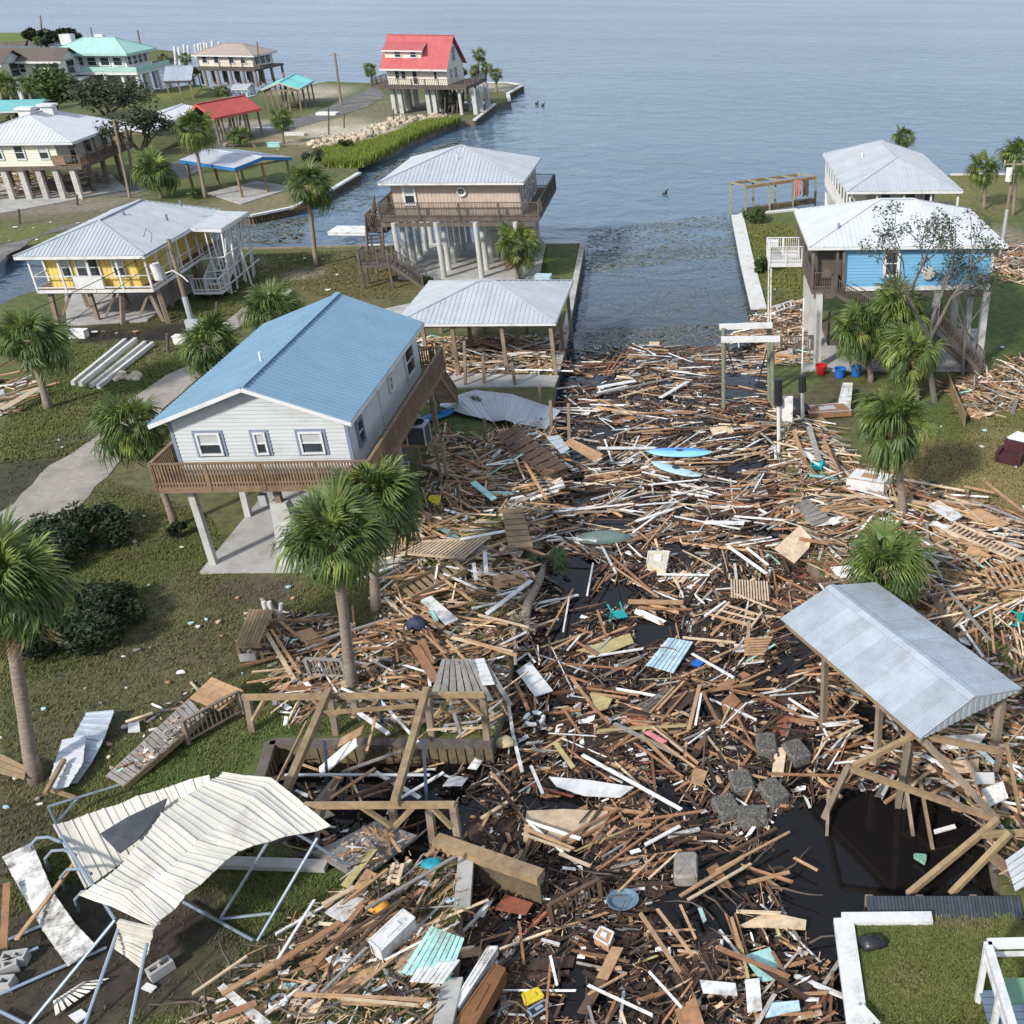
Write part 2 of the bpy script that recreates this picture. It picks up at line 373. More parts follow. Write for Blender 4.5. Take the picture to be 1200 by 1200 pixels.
def stairs(root,a,b,w,mt,n=None,rails=True,rmt=None):
    """a top point, b bottom point (3-D)"""
    a,b=Vector(a),Vector(b); d=b-a; dh=Vector((d.x,d.y,0)); sd=dh.normalized().cross(Vector((0,0,1)))*w/2; n=n or max(3,int(abs(d.z)/.19))
    for s_ in(-1,1): MB().beam(a+sd*s_,b+sd*s_,.05,.26).build('stringer',mt,root)
    for i in range(n):
        q=a+d*((i+.7)/n); MB().beam(q-sd,q+sd,.27,.045).build('tread',mt,root)
    if rails:
        up=Vector((0,0,.95))
        for s_ in(-1,1):
            mb=MB(); m=int(d.length/.14)
            for k in range(m):
                q=a+sd*s_+d*(k+.5)/m; mb.beam(q,q+up,.035,.035)
            tag(mb.build('balusters',rmt or mt,root),kind='stuff')
            MB().beam(a+sd*s_+up,b+sd*s_+up,.1,.05).build('top_rail',rmt or mt,root)
            for q in(a,b): MB().beam(q+sd*s_-Vector((0,0,.2)),q+sd*s_+up*1.05,.1,.1).build('rail_post',rmt or mt,root)
# ------------------------------------------------------------ water
def water_mat():
    m=bpy.data.materials.new('sea_water'); m.use_nodes=True; t=m.node_tree; b=t.nodes['Principled BSDF']; L=t.links.new; N=t.nodes.new
    g=N('ShaderNodeNewGeometry'); sp=N('ShaderNodeSeparateXYZ'); L(g.outputs['Position'],sp.inputs[0])
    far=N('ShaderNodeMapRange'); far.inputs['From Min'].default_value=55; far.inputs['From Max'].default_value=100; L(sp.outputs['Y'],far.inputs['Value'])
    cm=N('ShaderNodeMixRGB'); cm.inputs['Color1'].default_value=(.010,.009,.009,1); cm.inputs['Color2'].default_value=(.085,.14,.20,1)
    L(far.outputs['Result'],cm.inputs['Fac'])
    # wind bands on the open water
    mp=N('ShaderNodeMapping'); mp.inputs['Scale'].default_value=(.012,.035,1); L(g.outputs['Position'],mp.inputs['Vector'])
    nb=N('ShaderNodeTexNoise'); nb.inputs['Scale'].default_value=1; nb.inputs['Detail'].default_value=5; L(mp.outputs['Vector'],nb.inputs['Vector'])
    rr=N('ShaderNodeMapRange'); rr.inputs['From Min'].default_value=.3; rr.inputs['From Max'].default_value=.7; rr.inputs['To Min'].default_value=.06; rr.inputs['To Max'].default_value=.12
    L(nb.outputs['Fac'],rr.inputs['Value'])
    rg=N('ShaderNodeMixRGB'); rg.inputs['Color1'].default_value=(.06,)*3+(1,); L(rr.outputs['Result'],rg.inputs['Color2']); L(far.outputs['Result'],rg.inputs['Fac'])
    L(rg.outputs['Color'],b.inputs['Roughness'])
    L(cm.outputs['Color'],b.inputs['Base Color']); b.inputs['IOR'].default_value=1.33; b.inputs['Specular IOR Level'].default_value=.5
    m2=N('ShaderNodeMapping'); m2.inputs['Scale'].default_value=(.5,.6,1); L(g.outputs['Position'],m2.inputs['Vector'])
    n1=N('ShaderNodeTexNoise'); n1.inputs['Scale'].default_value=.42; n1.inputs['Detail'].default_value=4; n1.inputs['Roughness'].default_value=.55; n1.inputs['Distortion'].default_value=.6
    L(m2.outputs['Vector'],n1.inputs['Vector'])
    st=N('ShaderNodeMapRange'); st.inputs['From Min'].default_value=50; st.inputs['From Max'].default_value=100; st.inputs['To Min'].default_value=.04; st.inputs['To Max'].default_value=1.0
    L(sp.outputs['Y'],st.inputs['Value'])
    ws=N('ShaderNodeMath'); ws.operation='MULTIPLY'; L(st.outputs['Result'],ws.inputs[0]); wr=N('ShaderNodeMapRange'); wr.inputs['From Min'].default_value=.3; wr.inputs['From Max'].default_value=.7; wr.inputs['To Min'].default_value=.6; wr.inputs['To Max'].default_value=1.25
    L(nb.outputs['Fac'],wr.inputs['Value']); L(wr.outputs['Result'],ws.inputs[1])
    bp=N('ShaderNodeBump'); bp.inputs['Distance'].default_value=.42; L(ws.outputs[0],bp.inputs['Strength']); L(n1.outputs['Fac'],bp.inputs['Height']); L(bp.outputs['Normal'],b.inputs['Normal'])
    return m
MW=water_mat()
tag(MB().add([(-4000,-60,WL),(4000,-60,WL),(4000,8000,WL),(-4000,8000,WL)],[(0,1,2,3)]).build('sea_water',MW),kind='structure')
tag(MB().add([(-4000,-60,-3),(4000,-60,-3),(4000,8000,-3),(-4000,8000,-3)],[(0,1,2,3)]).build('sea_bed',M_dark),kind='structure')
# ------------------------------------------------------------ land
LAND={
 'left_lots':[(-500,440),(-60,385),(25,345),(75,332),(200,302),(262,292),(345,291),(432,288),(683,285),(660,405),(653,432),(648,470),(640,500),(628,560),(640,600),(622,650),(612,700),(600,760),(592,820),(575,873),(318,873),(300,930),(262,1010),(385,1017),(545,1005),(540,1065),(530,1150),(515,1200),(505,1330),(-600,1330)],
 'right_lots':[(862,252),(888,360),(893,385),(903,425),(908,470),(918,520),(930,585),(945,650),(985,700),(1060,770),(1110,840),(1140,900),(1155,960),(1172,1045),(1192,1077),(983,1078),(1000,1200),(1018,1350),(2300,1350),(2000,600),(1700,260),(1300,203),(1114,205),(1000,232),(962,242),(905,250)],
 'north_lots':[(-500,360),(0,292),(100,276),(200,262),(255,252),(293,253),(342,243),(386,224),(421,203),(417,190),(458,177),(477,165),(518,149),(534,142),(556,141),(580,122),(597,119),(595,110),(613,100),(595,97),(530,97),(430,97),(384,95),(345,103),(303,106),(300,112),(278,117),(240,100),(225,99),(190,104),(165,106),(150,98),(158,86),(150,77),(100,71),(60,66),(0,63),(-400,68)],
 'far_marsh':[(-300,37),(0,38),(45,38),(92,40),(93,45),(40,48),(-300,52)],
 'far_spit':[(165,63),(178,57),(207,60),(203,67),(178,72),(163,71)]}
def noisy(v,s,seed=0): return noise.noise(Vector((v[0]*s+seed*13.1,v[1]*s-seed*7.7,seed)))
G0=(.095,.110,.032); 
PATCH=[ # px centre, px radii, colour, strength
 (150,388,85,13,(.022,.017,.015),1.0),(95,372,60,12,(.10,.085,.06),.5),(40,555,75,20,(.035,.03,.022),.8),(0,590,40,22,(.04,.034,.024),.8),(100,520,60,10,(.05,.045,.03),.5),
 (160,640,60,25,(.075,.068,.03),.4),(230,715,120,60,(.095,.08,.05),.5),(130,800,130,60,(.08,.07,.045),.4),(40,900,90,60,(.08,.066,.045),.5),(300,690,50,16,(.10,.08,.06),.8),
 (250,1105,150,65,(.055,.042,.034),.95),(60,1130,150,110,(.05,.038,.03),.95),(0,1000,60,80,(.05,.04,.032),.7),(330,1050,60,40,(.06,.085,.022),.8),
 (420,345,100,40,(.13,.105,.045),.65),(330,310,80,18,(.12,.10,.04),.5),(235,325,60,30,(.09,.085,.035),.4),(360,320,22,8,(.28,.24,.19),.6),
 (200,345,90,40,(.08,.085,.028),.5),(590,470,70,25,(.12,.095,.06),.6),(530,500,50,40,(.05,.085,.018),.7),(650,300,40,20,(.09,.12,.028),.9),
 (1130,560,110,90,(.20,.155,.07),.85),(1150,520,90,40,(.16,.13,.06),.7),(1110,500,40,30,(.05,.085,.02),.9),(1180,640,60,60,(.18,.13,.08),.6),(960,470,50,40,(.085,.06,.045),.6),(930,440,40,20,(.09,.12,.03),.8),  # dark green patch beside the right palms: their shade painted into the lawn
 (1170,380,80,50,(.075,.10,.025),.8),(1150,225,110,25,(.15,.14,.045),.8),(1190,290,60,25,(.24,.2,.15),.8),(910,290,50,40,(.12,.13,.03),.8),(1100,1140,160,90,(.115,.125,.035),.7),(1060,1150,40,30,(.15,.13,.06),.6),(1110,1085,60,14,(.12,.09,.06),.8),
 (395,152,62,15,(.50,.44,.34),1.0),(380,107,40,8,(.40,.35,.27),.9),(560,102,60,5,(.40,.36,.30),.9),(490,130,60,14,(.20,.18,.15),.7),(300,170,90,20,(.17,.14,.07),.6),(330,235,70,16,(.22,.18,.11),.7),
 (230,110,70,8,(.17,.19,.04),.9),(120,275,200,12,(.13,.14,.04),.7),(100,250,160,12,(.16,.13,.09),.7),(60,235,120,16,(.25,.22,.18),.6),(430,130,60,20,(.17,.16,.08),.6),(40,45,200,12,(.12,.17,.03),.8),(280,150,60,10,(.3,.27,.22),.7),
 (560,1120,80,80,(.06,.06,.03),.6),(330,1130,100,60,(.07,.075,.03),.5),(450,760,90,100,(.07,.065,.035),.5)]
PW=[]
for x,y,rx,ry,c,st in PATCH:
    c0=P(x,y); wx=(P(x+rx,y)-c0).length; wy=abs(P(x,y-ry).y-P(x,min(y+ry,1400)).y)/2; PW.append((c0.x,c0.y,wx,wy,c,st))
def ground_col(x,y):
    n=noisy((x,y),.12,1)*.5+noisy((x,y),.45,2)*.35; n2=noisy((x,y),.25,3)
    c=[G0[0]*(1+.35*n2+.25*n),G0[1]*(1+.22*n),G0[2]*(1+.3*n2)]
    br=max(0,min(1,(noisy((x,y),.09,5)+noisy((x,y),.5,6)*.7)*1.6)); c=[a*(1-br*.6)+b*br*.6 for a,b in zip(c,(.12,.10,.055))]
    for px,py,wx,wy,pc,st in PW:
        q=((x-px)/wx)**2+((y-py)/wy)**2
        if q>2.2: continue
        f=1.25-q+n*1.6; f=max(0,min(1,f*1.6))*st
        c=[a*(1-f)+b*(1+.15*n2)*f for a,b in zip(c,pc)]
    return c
M_ground=mat('lawn_and_soil',None,.95,.42,1.8,bump=.5,attr=True)
M_bank=mat('seawall_face',(.20,.165,.12),.9,.3,2,bump=.3,stretch=(1,1,.3),dirt=(.07,.06,.05),dscale=.8,damt=.5)
LANDW={}
def inside(x,y,poly):
    r=False; j=len(poly)-1
    for i in range(len(poly)):
        xi,yi=poly[i][0],poly[i][1]; xj,yj=poly[j][0],poly[j][1]
        if (yi>y)!=(yj>y) and x<(xj-xi)*(y-yi)/(yj-yi)+xi: r=not r
        j=i
    return r
for name,px in LAND.items():
    poly=[P(*q) for q in px]; LANDW[name]=poly
    xs=[p.x for p in poly]; ys=[p.y for p in poly]; n=len(poly)
    pts=[(p.x,p.y) for p in poly]; ed=[(i,(i+1)%n) for i in range(n)]
    y=min(ys)
    while y<max(ys):
        st=.55 if y<60 else (.9 if y<95 else (2.2 if y<180 else 6))
        # only what the camera could see from here or a step aside
        hw=(y+20)*.95+6; x=max(min(xs),-hw)
        while x<min(max(xs),hw*.5+6):
            if inside(x,y,poly): pts.append((x+R.uniform(-.2,.2)*st,y+R.uniform(-.2,.2)*st))
            x+=st
        y+=st
    v,e,f,_,_,_=geometry.delaunay_2d_cdt([Vector(p) for p in pts],ed,[],1,1e-4)
    me=bpy.data.meshes.new(name); V=[(q.x,q.y,min(0,-.03+.03*noisy(q,.8,9))) for q in v]
    fs=[tuple(reversed(t)) if geometry.normal([Vector(V[i]) for i in t]).z<0 else tuple(t) for t in f]
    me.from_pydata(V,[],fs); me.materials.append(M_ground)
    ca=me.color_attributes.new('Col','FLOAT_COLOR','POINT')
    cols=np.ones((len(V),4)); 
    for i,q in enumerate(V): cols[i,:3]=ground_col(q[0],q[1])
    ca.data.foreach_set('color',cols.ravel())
    me.polygons.foreach_set('use_smooth',[True]*len(me.polygons))
    o=bpy.data.objects.new(name,me); S.collection.objects.link(o); tag(o,kind='structure')
    mb=MB(); b=[(p.x,p.y,-2.9) for p in poly]; t_=[(p.x,p.y,-.03) for p in poly]
    mb.add(t_+b,[(i,(i+1)%n,n+(i+1)%n,n+i) for i in range(n)]); tag(mb.build(name+'_bank',M_bank),kind='structure')
def strip(name,px,mt,z=.006,jit=0,closed=True,kind='structure'):
    pts=[P(*q,z) for q in px]; out=[]
    for i in range(len(pts)):
        a,b=pts[i],pts[(i+1)%len(pts)]; m=max(1,int((b-a).length/1.0)) if jit else 1
        for k in range(m):
            q=a.lerp(b,k/m); out.append((q.x+R.uniform(-jit,jit),q.y+R.uniform(-jit,jit),z))
    v,e,f,_,_,_=geometry.delaunay_2d_cdt([Vector(p[:2]) for p in out],[(i,(i+1)%len(out)) for i in range(len(out))],[],1,1e-5)
    mb=MB(); mb.add([(q.x,q.y,z) for q in v],[tuple(t) for t in f]); return tag(mb.build(name,mt),kind=kind)
M_grav=mat('pale_gravel',(.33,.295,.25),.95,.2,4,bump=.3,dirt=(.17,.145,.12),dscale=.5,damt=.5)
M_asph=mat('worn_asphalt',(.13,.125,.12),.9,.2,3,bump=.2,dirt=(.28,.25,.2),dscale=.4,damt=.5)
strip('gravel_drive',[(-60,640),(15,590),(60,545),(115,512),(150,470),(192,440),(228,425),(250,385),(300,350),(338,338),(345,345),(310,362),(262,395),(248,432),(222,452),(190,480),(160,515),(136,548),(78,606),(60,612),(45,612),(-30,660)],M_grav,.006,.12)
strip('far_road',[(440,100),(452,112),(432,124),(398,136),(345,150),(300,160),(255,185),(225,205),(150,230),(120,232),(170,205),(215,185),(250,165),(310,146),(352,138),(392,122),(425,108)],M_asph,.006,.15)
strip('mud_track',[(-20,318),(60,268),(110,256),(175,250),(178,256),(110,264),(50,275),(-10,290)],M_asph,.007,.2)
def slab(px,h=.1,name='concrete_slab',mt=None,label=None,sub=None):
    mb=MB(); mb.prism([P(*q,h) for q in px],h+.06); return tag(mb.build(name,mt or M_conc),kind='structure')
slab([(234,670),(343,668),(361,668),(364,560),(322,558),(300,590)],.1)
slab([(343,668.5),(470,660),(480,540),(420,545),(364.5,560)],.09)
slab([(78,380),(172,375),(208,350),(262,322),(130,322),(75,338)],.1)
slab([(243,226),(300,212),(346,219),(282,239)],.08)
slab([(466,327),(632,325),(640,283),(470,284)],.08)
slab([(484,470),(530,472),(535,455),(492,453)],.05)
slab([(500,454),(650,452),(655,440),(520,436)],.06)
slab([(940,434),(1155,434),(1150,385),(945,385)],.06)
slab([(440,364),(505,350),(510,360),(470,376)],.05)
slab([(0,250),(150,222),(130,205),(0,215)],.05)
slab([(342,644),(352,652),(360,640)],.12) if False else None
# seawalls -------------------------------------------------------------
M_sheet=mat('timber_sheet_piling',(.15,.115,.07),.9,.3,3,bump=.3,dirt=(.05,.05,.03),dscale=.8,damt=.5)
def seawall(px,label,w=.35,mt=None,top=.1,sheet=None,name='seawall',pitch=.0):
    pts=[P(*q,0) for q in px]; c=(pts[0]+pts[-1])/2; r=empty(name,label,'seawall',(c.x,c.y,0))
    for a,b in zip(pts,pts[1:]):
        a,b=a-c,b-c; a=Vector((a.x,a.y,0)); b=Vector((b.x,b.y,0)); L_=(b-a).length; k=max(1,round(L_/3.2)); up=Vector((0,0,1))
        for i in range(k):
            p,q=a.lerp(b,i/k),a.lerp(b,(i+1)/k-.006/max(L_,1)); MB().beam(p+up*(top-.09),q+up*(top-.09),w,.18).build('cap_block',mt or M_cap,r)
        if sheet:
            mb=MB(); m=int(L_/.3)
            for i in range(m): q=a.lerp(b,(i+.5)/m); mb.beam(q-up*2,q+up*(top-.18),.26,.10+(.05 if i%2 else 0))
            tag(mb.build('sheet_piles',sheet,r),kind='stuff')
    return r
seawall([(432,288),(683,285)],'long pale seawall behind the tan house on pilings',.4,top=.1,sheet=M_sheet)
seawall([(683,285),(660,405),(652,436)],'grey seawall running down beside the hip-roofed boathouse',.45,M_conc,.12,M_sheet)
seawall([(262,292),(345,291),(431,288)],'low seawall along the grassy lot left of the tan house',.3,M_pwood,.1,M_sheet)
seawall([(255,252.5),(293,253.5),(342,243.5),(386,224),(421,203)],'timber seawall on the far side of the inlet, ending at a point',.5,M_cap,.12,M_sheet)
seawall([(864,253),(875,306),(889,362)],'wide white concrete seawall beside the patch of lawn on the right',1.2,M_cap,.12,M_sheet)
seawall([(867,252.5),(935,246)],'white capped seawall under the bare dock frame',.6,M_cap,.12,M_sheet)
seawall([(577,873),(318,872),(300,930)],'old timber bulkhead round the boat slip with the fallen lift beams',.34,M_deckg,.14,M_sheet)
seawall([(240,1013),(384,1018)],'low concrete wall on the near side of the boat slip, under the collapsed carport',.35,M_conc,.2)
seawall([(547,1005),(542,1066)],'short concrete cap at the corner of the slip by the teal cloth',.45,M_conc,.16,M_sheet)
seawall([(532,1150),(517,1215)],'concrete cap beside the orange-brown box at the bottom edge',.5,M_conc,.16,M_sheet)
seawall([(986,1081),(1092,1080)],'white seawall cap along the top of the raised lawn, bottom right',.34,M_white,.22)
seawall([(988,1081),(1006,1215)],'white seawall cap down the left side of the raised lawn, bottom right',.55,M_white,.2,M_sheet)
seawall([(556,141),(580,122)],'pale dock edge near the red-roofed house',.5,M_cap,.12,M_sheet)
seawall([(597,119),(595,110),(613,100),(595,97),(530,97)],'pale seawall round the tip of the far peninsula',.6,M_cap,.14,M_sheet)
seawall([(278,117),(300,112)],'short dark seawall by the notch of water behind the red carport',.5,M_conc,.12)
seawall([(1114,205),(1290,203)],'pale seawall behind the palms on the far right',.4,M_cap,.12)
ROADS=[[P(*q) for q in ((-60,640),(15,590),(60,545),(115,512),(150,470),(192,440),(228,425),(250,385),(300,350),(338,338),(345,345),(310,362),(262,395),(248,432),(222,452),(190,480),(160,515),(136,548),(78,606),(60,612),(45,612),(-30,660))]]
# grass tufts ------------------------------------------------------------
def tufts(name,px,n,hgt,col1,col2,seed,sp=.12,mask=True,blades=3):
    rg=np.random.default_rng(seed); poly=[P(*q) for q in px]; xs=[p.x for p in poly]; ys=[p.y for p in poly]; V=[];C=[]
    k=0; tries=0
    while k<n and tries<n*6:
        tries+=1; x=rg.uniform(min(xs),max(xs)); y=rg.uniform(min(ys),max(ys))
        if not inside(x,y,poly): continue
        if mask and noisy((x,y),.35,4)+noisy((x,y),1.1,8)*.6<rg.uniform(-1.1,.1): continue
        if mask:
            g_=ground_col(x,y)
            if g_[0]>g_[1]*.97 and rg.uniform(0,1)<(.93 if g_[1]<.06 else .6): continue
            if any(inside(x,y,q) for q in ROADS): continue
        k+=1; f=rg.uniform(0,1); c=[(a*(1-f)+b*f)*rg.uniform(.75,1.25) for a,b in zip(col1,col2)]
        gc=ground_col(x,y) if mask else None
        if gc: c=[.35*a+.65*g*1.55 for a,g in zip(c,gc)]
        for b_ in range(blades):
            t=rg.uniform(0,6.28); h=hgt*rg.uniform(.5,1.3); dx,dy=math.cos(t)*sp,math.sin(t)*sp
            bx,by=x+rg.uniform(-sp,sp)*.8,y+rg.uniform(-sp,sp)*.8
            V+=[(bx-dy*.22,by+dx*.22,-.03),(bx+dy*.22,by-dx*.22,-.03),(bx+dx,by+dy,h)]; C+=[(*c,1)]*3
    me=bpy.data.meshes.new(name); me.from_pydata(V,[],[(i,i+1,i+2) for i in range(0,len(V),3)]); me.materials.append(M_gattr)
    ca=me.color_attributes.new('Col','FLOAT_COLOR','POINT'); ca.data.foreach_set('color',np.array(C).ravel())
    o=bpy.data.objects.new(name,me); S.collection.objects.link(o); return tag(o,kind='stuff')
M_gattr=mat('grass_blades',None,.8,.2,4,attr=True,spec=.2)
gA,gB=(.075,.10,.025),(.14,.13,.05)
tag(tufts('lawn_grass',[(0,620),(120,560),(240,600),(300,690),(520,600),(600,760),(575,860),(318,860),(260,930),(380,1030),(530,1020),(515,1200),(0,1200)],52000,.055,gA,gB,1,.10),'patchy dark lawn grass around the left houses','grass')
tag(tufts('lawn_grass',[(0,500),(90,400),(230,340),(262,300),(430,292),(640,290),(640,320),(460,330),(470,350),(390,350),(340,335),(235,440),(130,500),(0,590)],30000,.08,gA,gB,2,.14),'olive lawn grass between the yellow and tan houses','grass')
tag(tufts('lawn_grass',[(995,1085),(1190,1080),(1300,1200),(1010,1200)],22000,.10,(.075,.09,.025),(.13,.125,.045),3,.20,True),'long matted grass on the raised lot, bottom right','grass')
tag(tufts('lawn_grass',[(1060,480),(1200,480),(1220,640),(1070,560)],16000,.07,(.12,.12,.04),(.24,.19,.09),4,.16),'dried brown grass beside the maroon armchair','grass')
tag(tufts('marsh_grass',[(424,196),(384,196),(372,180),(430,172),(470,158),(500,146),(540,142),(516,151),(478,166),(460,178)],9000,.9,(.16,.21,.035),(.22,.26,.06),5,.35,False),'bright green marsh grass along the far shore','grass')
tag(tufts('lawn_grass',[(875,265),(920,262),(950,300),(940,380),(895,380)],4000,.14,(.10,.13,.03),(.15,.14,.05),6,.16),'lawn grass beside the wide white seawall','grass')
# ------------------------------------------------------------ houses
def loc(o,an,q):
    """world point -> local xy of a frame"""
    d=Vector((q[0]-o.x,q[1]-o.y)); return (d.x*math.cos(an)+d.y*math.sin(an),-d.x*math.sin(an)+d.y*math.cos(an))
# grey house with blue roof (near left)
o,an,Wd,Dp=frame((183,494),(413,498),(483,380),6.85,fw=.42,anchor=.55)
h=empty('stilt_house','pale grey lap-sided house on stilts with a blue metal gable roof','house',o,an)
zf=4.3; ze=6.85; rise=1.55
r1,r2=roof(h,Wd,Dp,ze,'gable_y',rise,0,M_blue,.62,.31,fascia=M_white,fh=.16)
oh=.55; x0,x1,y0,y1=oh,Wd-oh*.75,.55,Dp-.4
gt=lambda u,Lw=x1-x0:(ze-.16+rise*(1-abs(u+x0-Wd/2)/(Wd/2)))
p,d,n=wall(h,(x0,y0),(x1,y0),zf,gt,M_lap,'lap',.17)
for u,w_,hh in((1.5,.88,.85),(3.7,.42,.85),(5.9,.88,.85)):
    q=p+d*(u*(x1-x0)/7.5)+Vector((0,0,5.35-0)); f=window(h,(q.x,q.y,5.3),d,n,w_,hh,M_white,M_blind,.08)
    MB().beam(q+n*.03-d*(w_/2+.17)-Vector((0,0,.17)),q+n*.03+d*(w_/2+.17)-Vector((0,0,.14)),.06,.08,up=(0,0,1)).beam(q+n*.03-d*(w_/2+.17)+Vector((0,0,hh+.07)),q+n*.03+d*(w_/2+.17)+Vector((0,0,hh+.07)),.06,.08,up=(0,0,1)).beam(q+n*.03-d*(w_/2+.13)-Vector((0,0,.1)),q+n*.03-d*(w_/2+.13)+Vector((0,0,hh)),.08,.06,up=n).beam(q+n*.03+d*(w_/2+.13)-Vector((0,0,.1)),q+n*.03+d*(w_/2+.13)+Vector((0,0,hh)),.08,.06,up=n).build('trim',M_lapd,f)
p,d,n=wall(h,(x1,y0),(x1,y1),zf,ze-.05,M_lap,'lap',.17)
for u,w_,hh,zz in((1.3,.7,1.0,5.1),(6.2,.45,.6,5.5),(9.6,1.5,1.3,5.0)):
    q=p+d*u; window(h,(q.x,q.y,zz),d,n,w_,hh,M_lapd if u<2 else M_white,None,.1)
for u in(4.4,): MB().beam(p+d*u+n*.05+Vector((0,0,zf)),p+d*u+n*.05+Vector((0,0,ze-.2)),.1,.08).build('downpipe',M_white,h)
wall(h,(x1,y1),(x0,y1),zf,gt,M_lap,'lap',.17); wall(h,(x0,y1),(x0,y0),zf,ze-.05,M_lap,'lap',.17)
for x in(x0,x1): MB().beam((x,y0-.02,zf),(x,y0-.02,ze-.1),.14,.06).build('corner_board',M_lapd,h)
dx0,dx1,dy0,dy1=x0-.75,x1+.95,y0-.95,Dp+.6
deck(h,[(dx0,dy0,dx1,dy1)],zf-.02,M_deck,.28)
rail(h,[(x0+1,dy1),(dx0,dy1),(dx0,dy0),(dx1,dy0),(dx1,dy1),(dx1-3,dy1)],zf,.95,M_deck,2.0,.125,.1,.14,tops=M_deck,bw=.06)
pl=[]
for px_ in((250,663),(343,663),(447,660)):
    q=loc(o,an,P(*px_)); pl.append(q)
base=[loc(o,an,P(250,663)),loc(o,an,P(350,600)),loc(o,an,P(284,616))]
gx=[base[0][0],base[0][0]+2.9,base[0][0]+5.9,dx1-.5]; gy=[base[0][1],base[0][1]+4.3,base[0][1]+8.6,base[0][1]+12.6]
piles(h,[(x,y) for x in(gx[0],gx[2]) for y in gy],zf-.3,M_pile,.27,lean=.1); piles(h,[(dx1-.9,y) for y in gy[1:]],zf-.3,M_pwood,.24)
for y in gy: MB().beam((dx0+.1,y,zf-.42),(dx1-.1,y,zf-.42),.12,.26).build('girder',M_tim,h)
# splayed concrete pedestal
q=loc(o,an,P(345,662)); mb=MB(); x,y=q
mb.add([(x-.55,y-.2,0),(x+.75,y-.2,0),(x+.75,y+1.5,0),(x-.55,y+1.5,0),(x-.33,y-.1,3.1),(x+.33,y-.1,3.1),(x+.33,y+.35,3.1),(x-.33,y+.35,3.1)],[(0,3,2,1),(4,5,6,7),(0,1,5,4),(1,2,6,5),(2,3,7,6),(3,0,4,7)])
mb.build('concrete_pedestal',M_pile,h); MB().beam((x,y+.1,3.1),(x,y+.1,zf-.3),.25,.25).build('post',M_pwood,h)
MB().box(x-.75,y-.1,3.0,x-.45,y+.15,3.5).build('meter_box',M_galv,h)
MB().cyl((Wd*.44,3.4,ze+rise*.85),(Wd*.44,3.4,ze+rise*.85+.45),.06).build('vent_pipe',M_white,h)
stairs(h,(dx1-1.2,dy1,zf),(dx1-1.2,dy1+4,.5),1.1,M_deck)
# tan house on tall piles
o,an,Wd,Dp=frame((443,214.5),(613.5,214),(634,184),7.4)
h=empty('stilt_house','tan house with a grey hipped roof and round window, on tall concrete piles','house',o,an)
zf=4.75; ze=7.4
roof(h,Wd,Dp,ze,'pyr',1.85,0,M_galv,.9,.3,fascia=M_white,fh=.14)
x0,x1,y0,y1=.65,Wd-.5,.95,Dp-.6
p,d,n=wall(h,(x0,y0),(x1,y0),zf,ze-.1,M_tan,'vert',.3)
q=p+d*1.35; window(h,(q.x,q.y,5.65),d,n,.85,1.25,M_white,M_blind,.16)
q=p+d*5.4+n*.03+Vector((0,0,6.55)); ring=MB(); vs=[]
pts=[q+n*.05+(d*math.cos(t)+Vector((0,0,1))*math.sin(t))*.32 for t in [k*math.pi/8 for k in range(17)]]
ring.tube(pts,.11,6); f=ring.build('window',M_white,h); MB().cyl(q+n*.02,q+n*.05,.28,n=16).build('pane',M_glass,f)
MB().beam(q+n*.07-d*.3,q+n*.07+d*.3,.03).beam(q+n*.07-Vector((0,0,.3)),q+n*.07+Vector((0,0,.3)),.03).build('muntin',M_white,f)
p,d,n=wall(h,(x1,y0),(x1,y1),zf,ze-.1,M_tan,'vert',.3)
for u in(1.6,4.2,6.6):
    if u<y1-y0-.6: q=p+d*u; window(h,(q.x,q.y,5.0 if u>3 else 5.5),d,n,1.1,1.9 if u>3 else 1.3,M_white,None,.12)
wall(h,(x1,y1),(x0,y1),zf,ze-.1,M_tan,'vert',.3); wall(h,(x0,y1),(x0,y0),zf,ze-.1,M_tan,'vert',.3)
dx0,dx1,dy0,dy1=-.35,Wd+.9,.25,Dp+.6
deck(h,[(dx0,dy0,dx1,dy1)],zf-.02,M_deckg,.3)
rail(h,[(dx0,dy1),(dx0,dy0),(dx1,dy0),(dx1,dy1),(dx0,dy1)],zf,1.05,M_deckg,2.9,.13,.14,.14)
bx=[loc(o,an,P(*q))[0] for q in((472,327),(520,327),(566,325))]; by=loc(o,an,P(472,327))[1]
xs_=[bx[0],bx[1],bx[2],bx[2]+3.1]; ys_=[by+i*2.15 for i in range(6)]
piles(h,[(x,y) for x in xs_ for y in ys_],zf-.3,M_pile,.42,square=False,lean=.05)
for y in ys_: MB().beam((dx0+.2,y,zf-.45),(dx1-.2,y,zf-.45),.14,.28).build('girder',M_deckg,h)
deck(h,[(dx0-1.5,1.4,dx0,4.2)],zf-1.2,M_deckg,.25); rail(h,[(dx0,1.4),(dx0-1.5,1.4),(dx0-1.5,4.2)],zf-1.2,1.1,M_deckg,1.5,.13,.12)
stairs(h,(dx0-.6,3.4,zf),(dx0-.6,1.8,zf-1.2),1.1,M_deckg); stairs(h,(dx0-.9,1.4,zf-1.2),(dx0-.2,-1.6,2.0),1.2,M_deckg)
deck(h,[(dx0-1.2,-2.9,dx0+1,-1.6)],1.9,M_deckg,.25); piles(h,[(dx0-1.2,-2.9),(dx0+1,-2.9),(dx0-1.2,-1.6),(dx0-1.4,1.5),(dx0-1.4,4)],3.0,M_deckg,.16)
rail(h,[(dx0-1.2,-1.6),(dx0-1.2,-2.9),(dx0+.2,-2.9)],1.9,1,M_deckg,1.3,.13,.1); stairs(h,(dx0+1,-2.3,1.9),(dx0+3.4,-2.4,0),1.2,M_deckg)
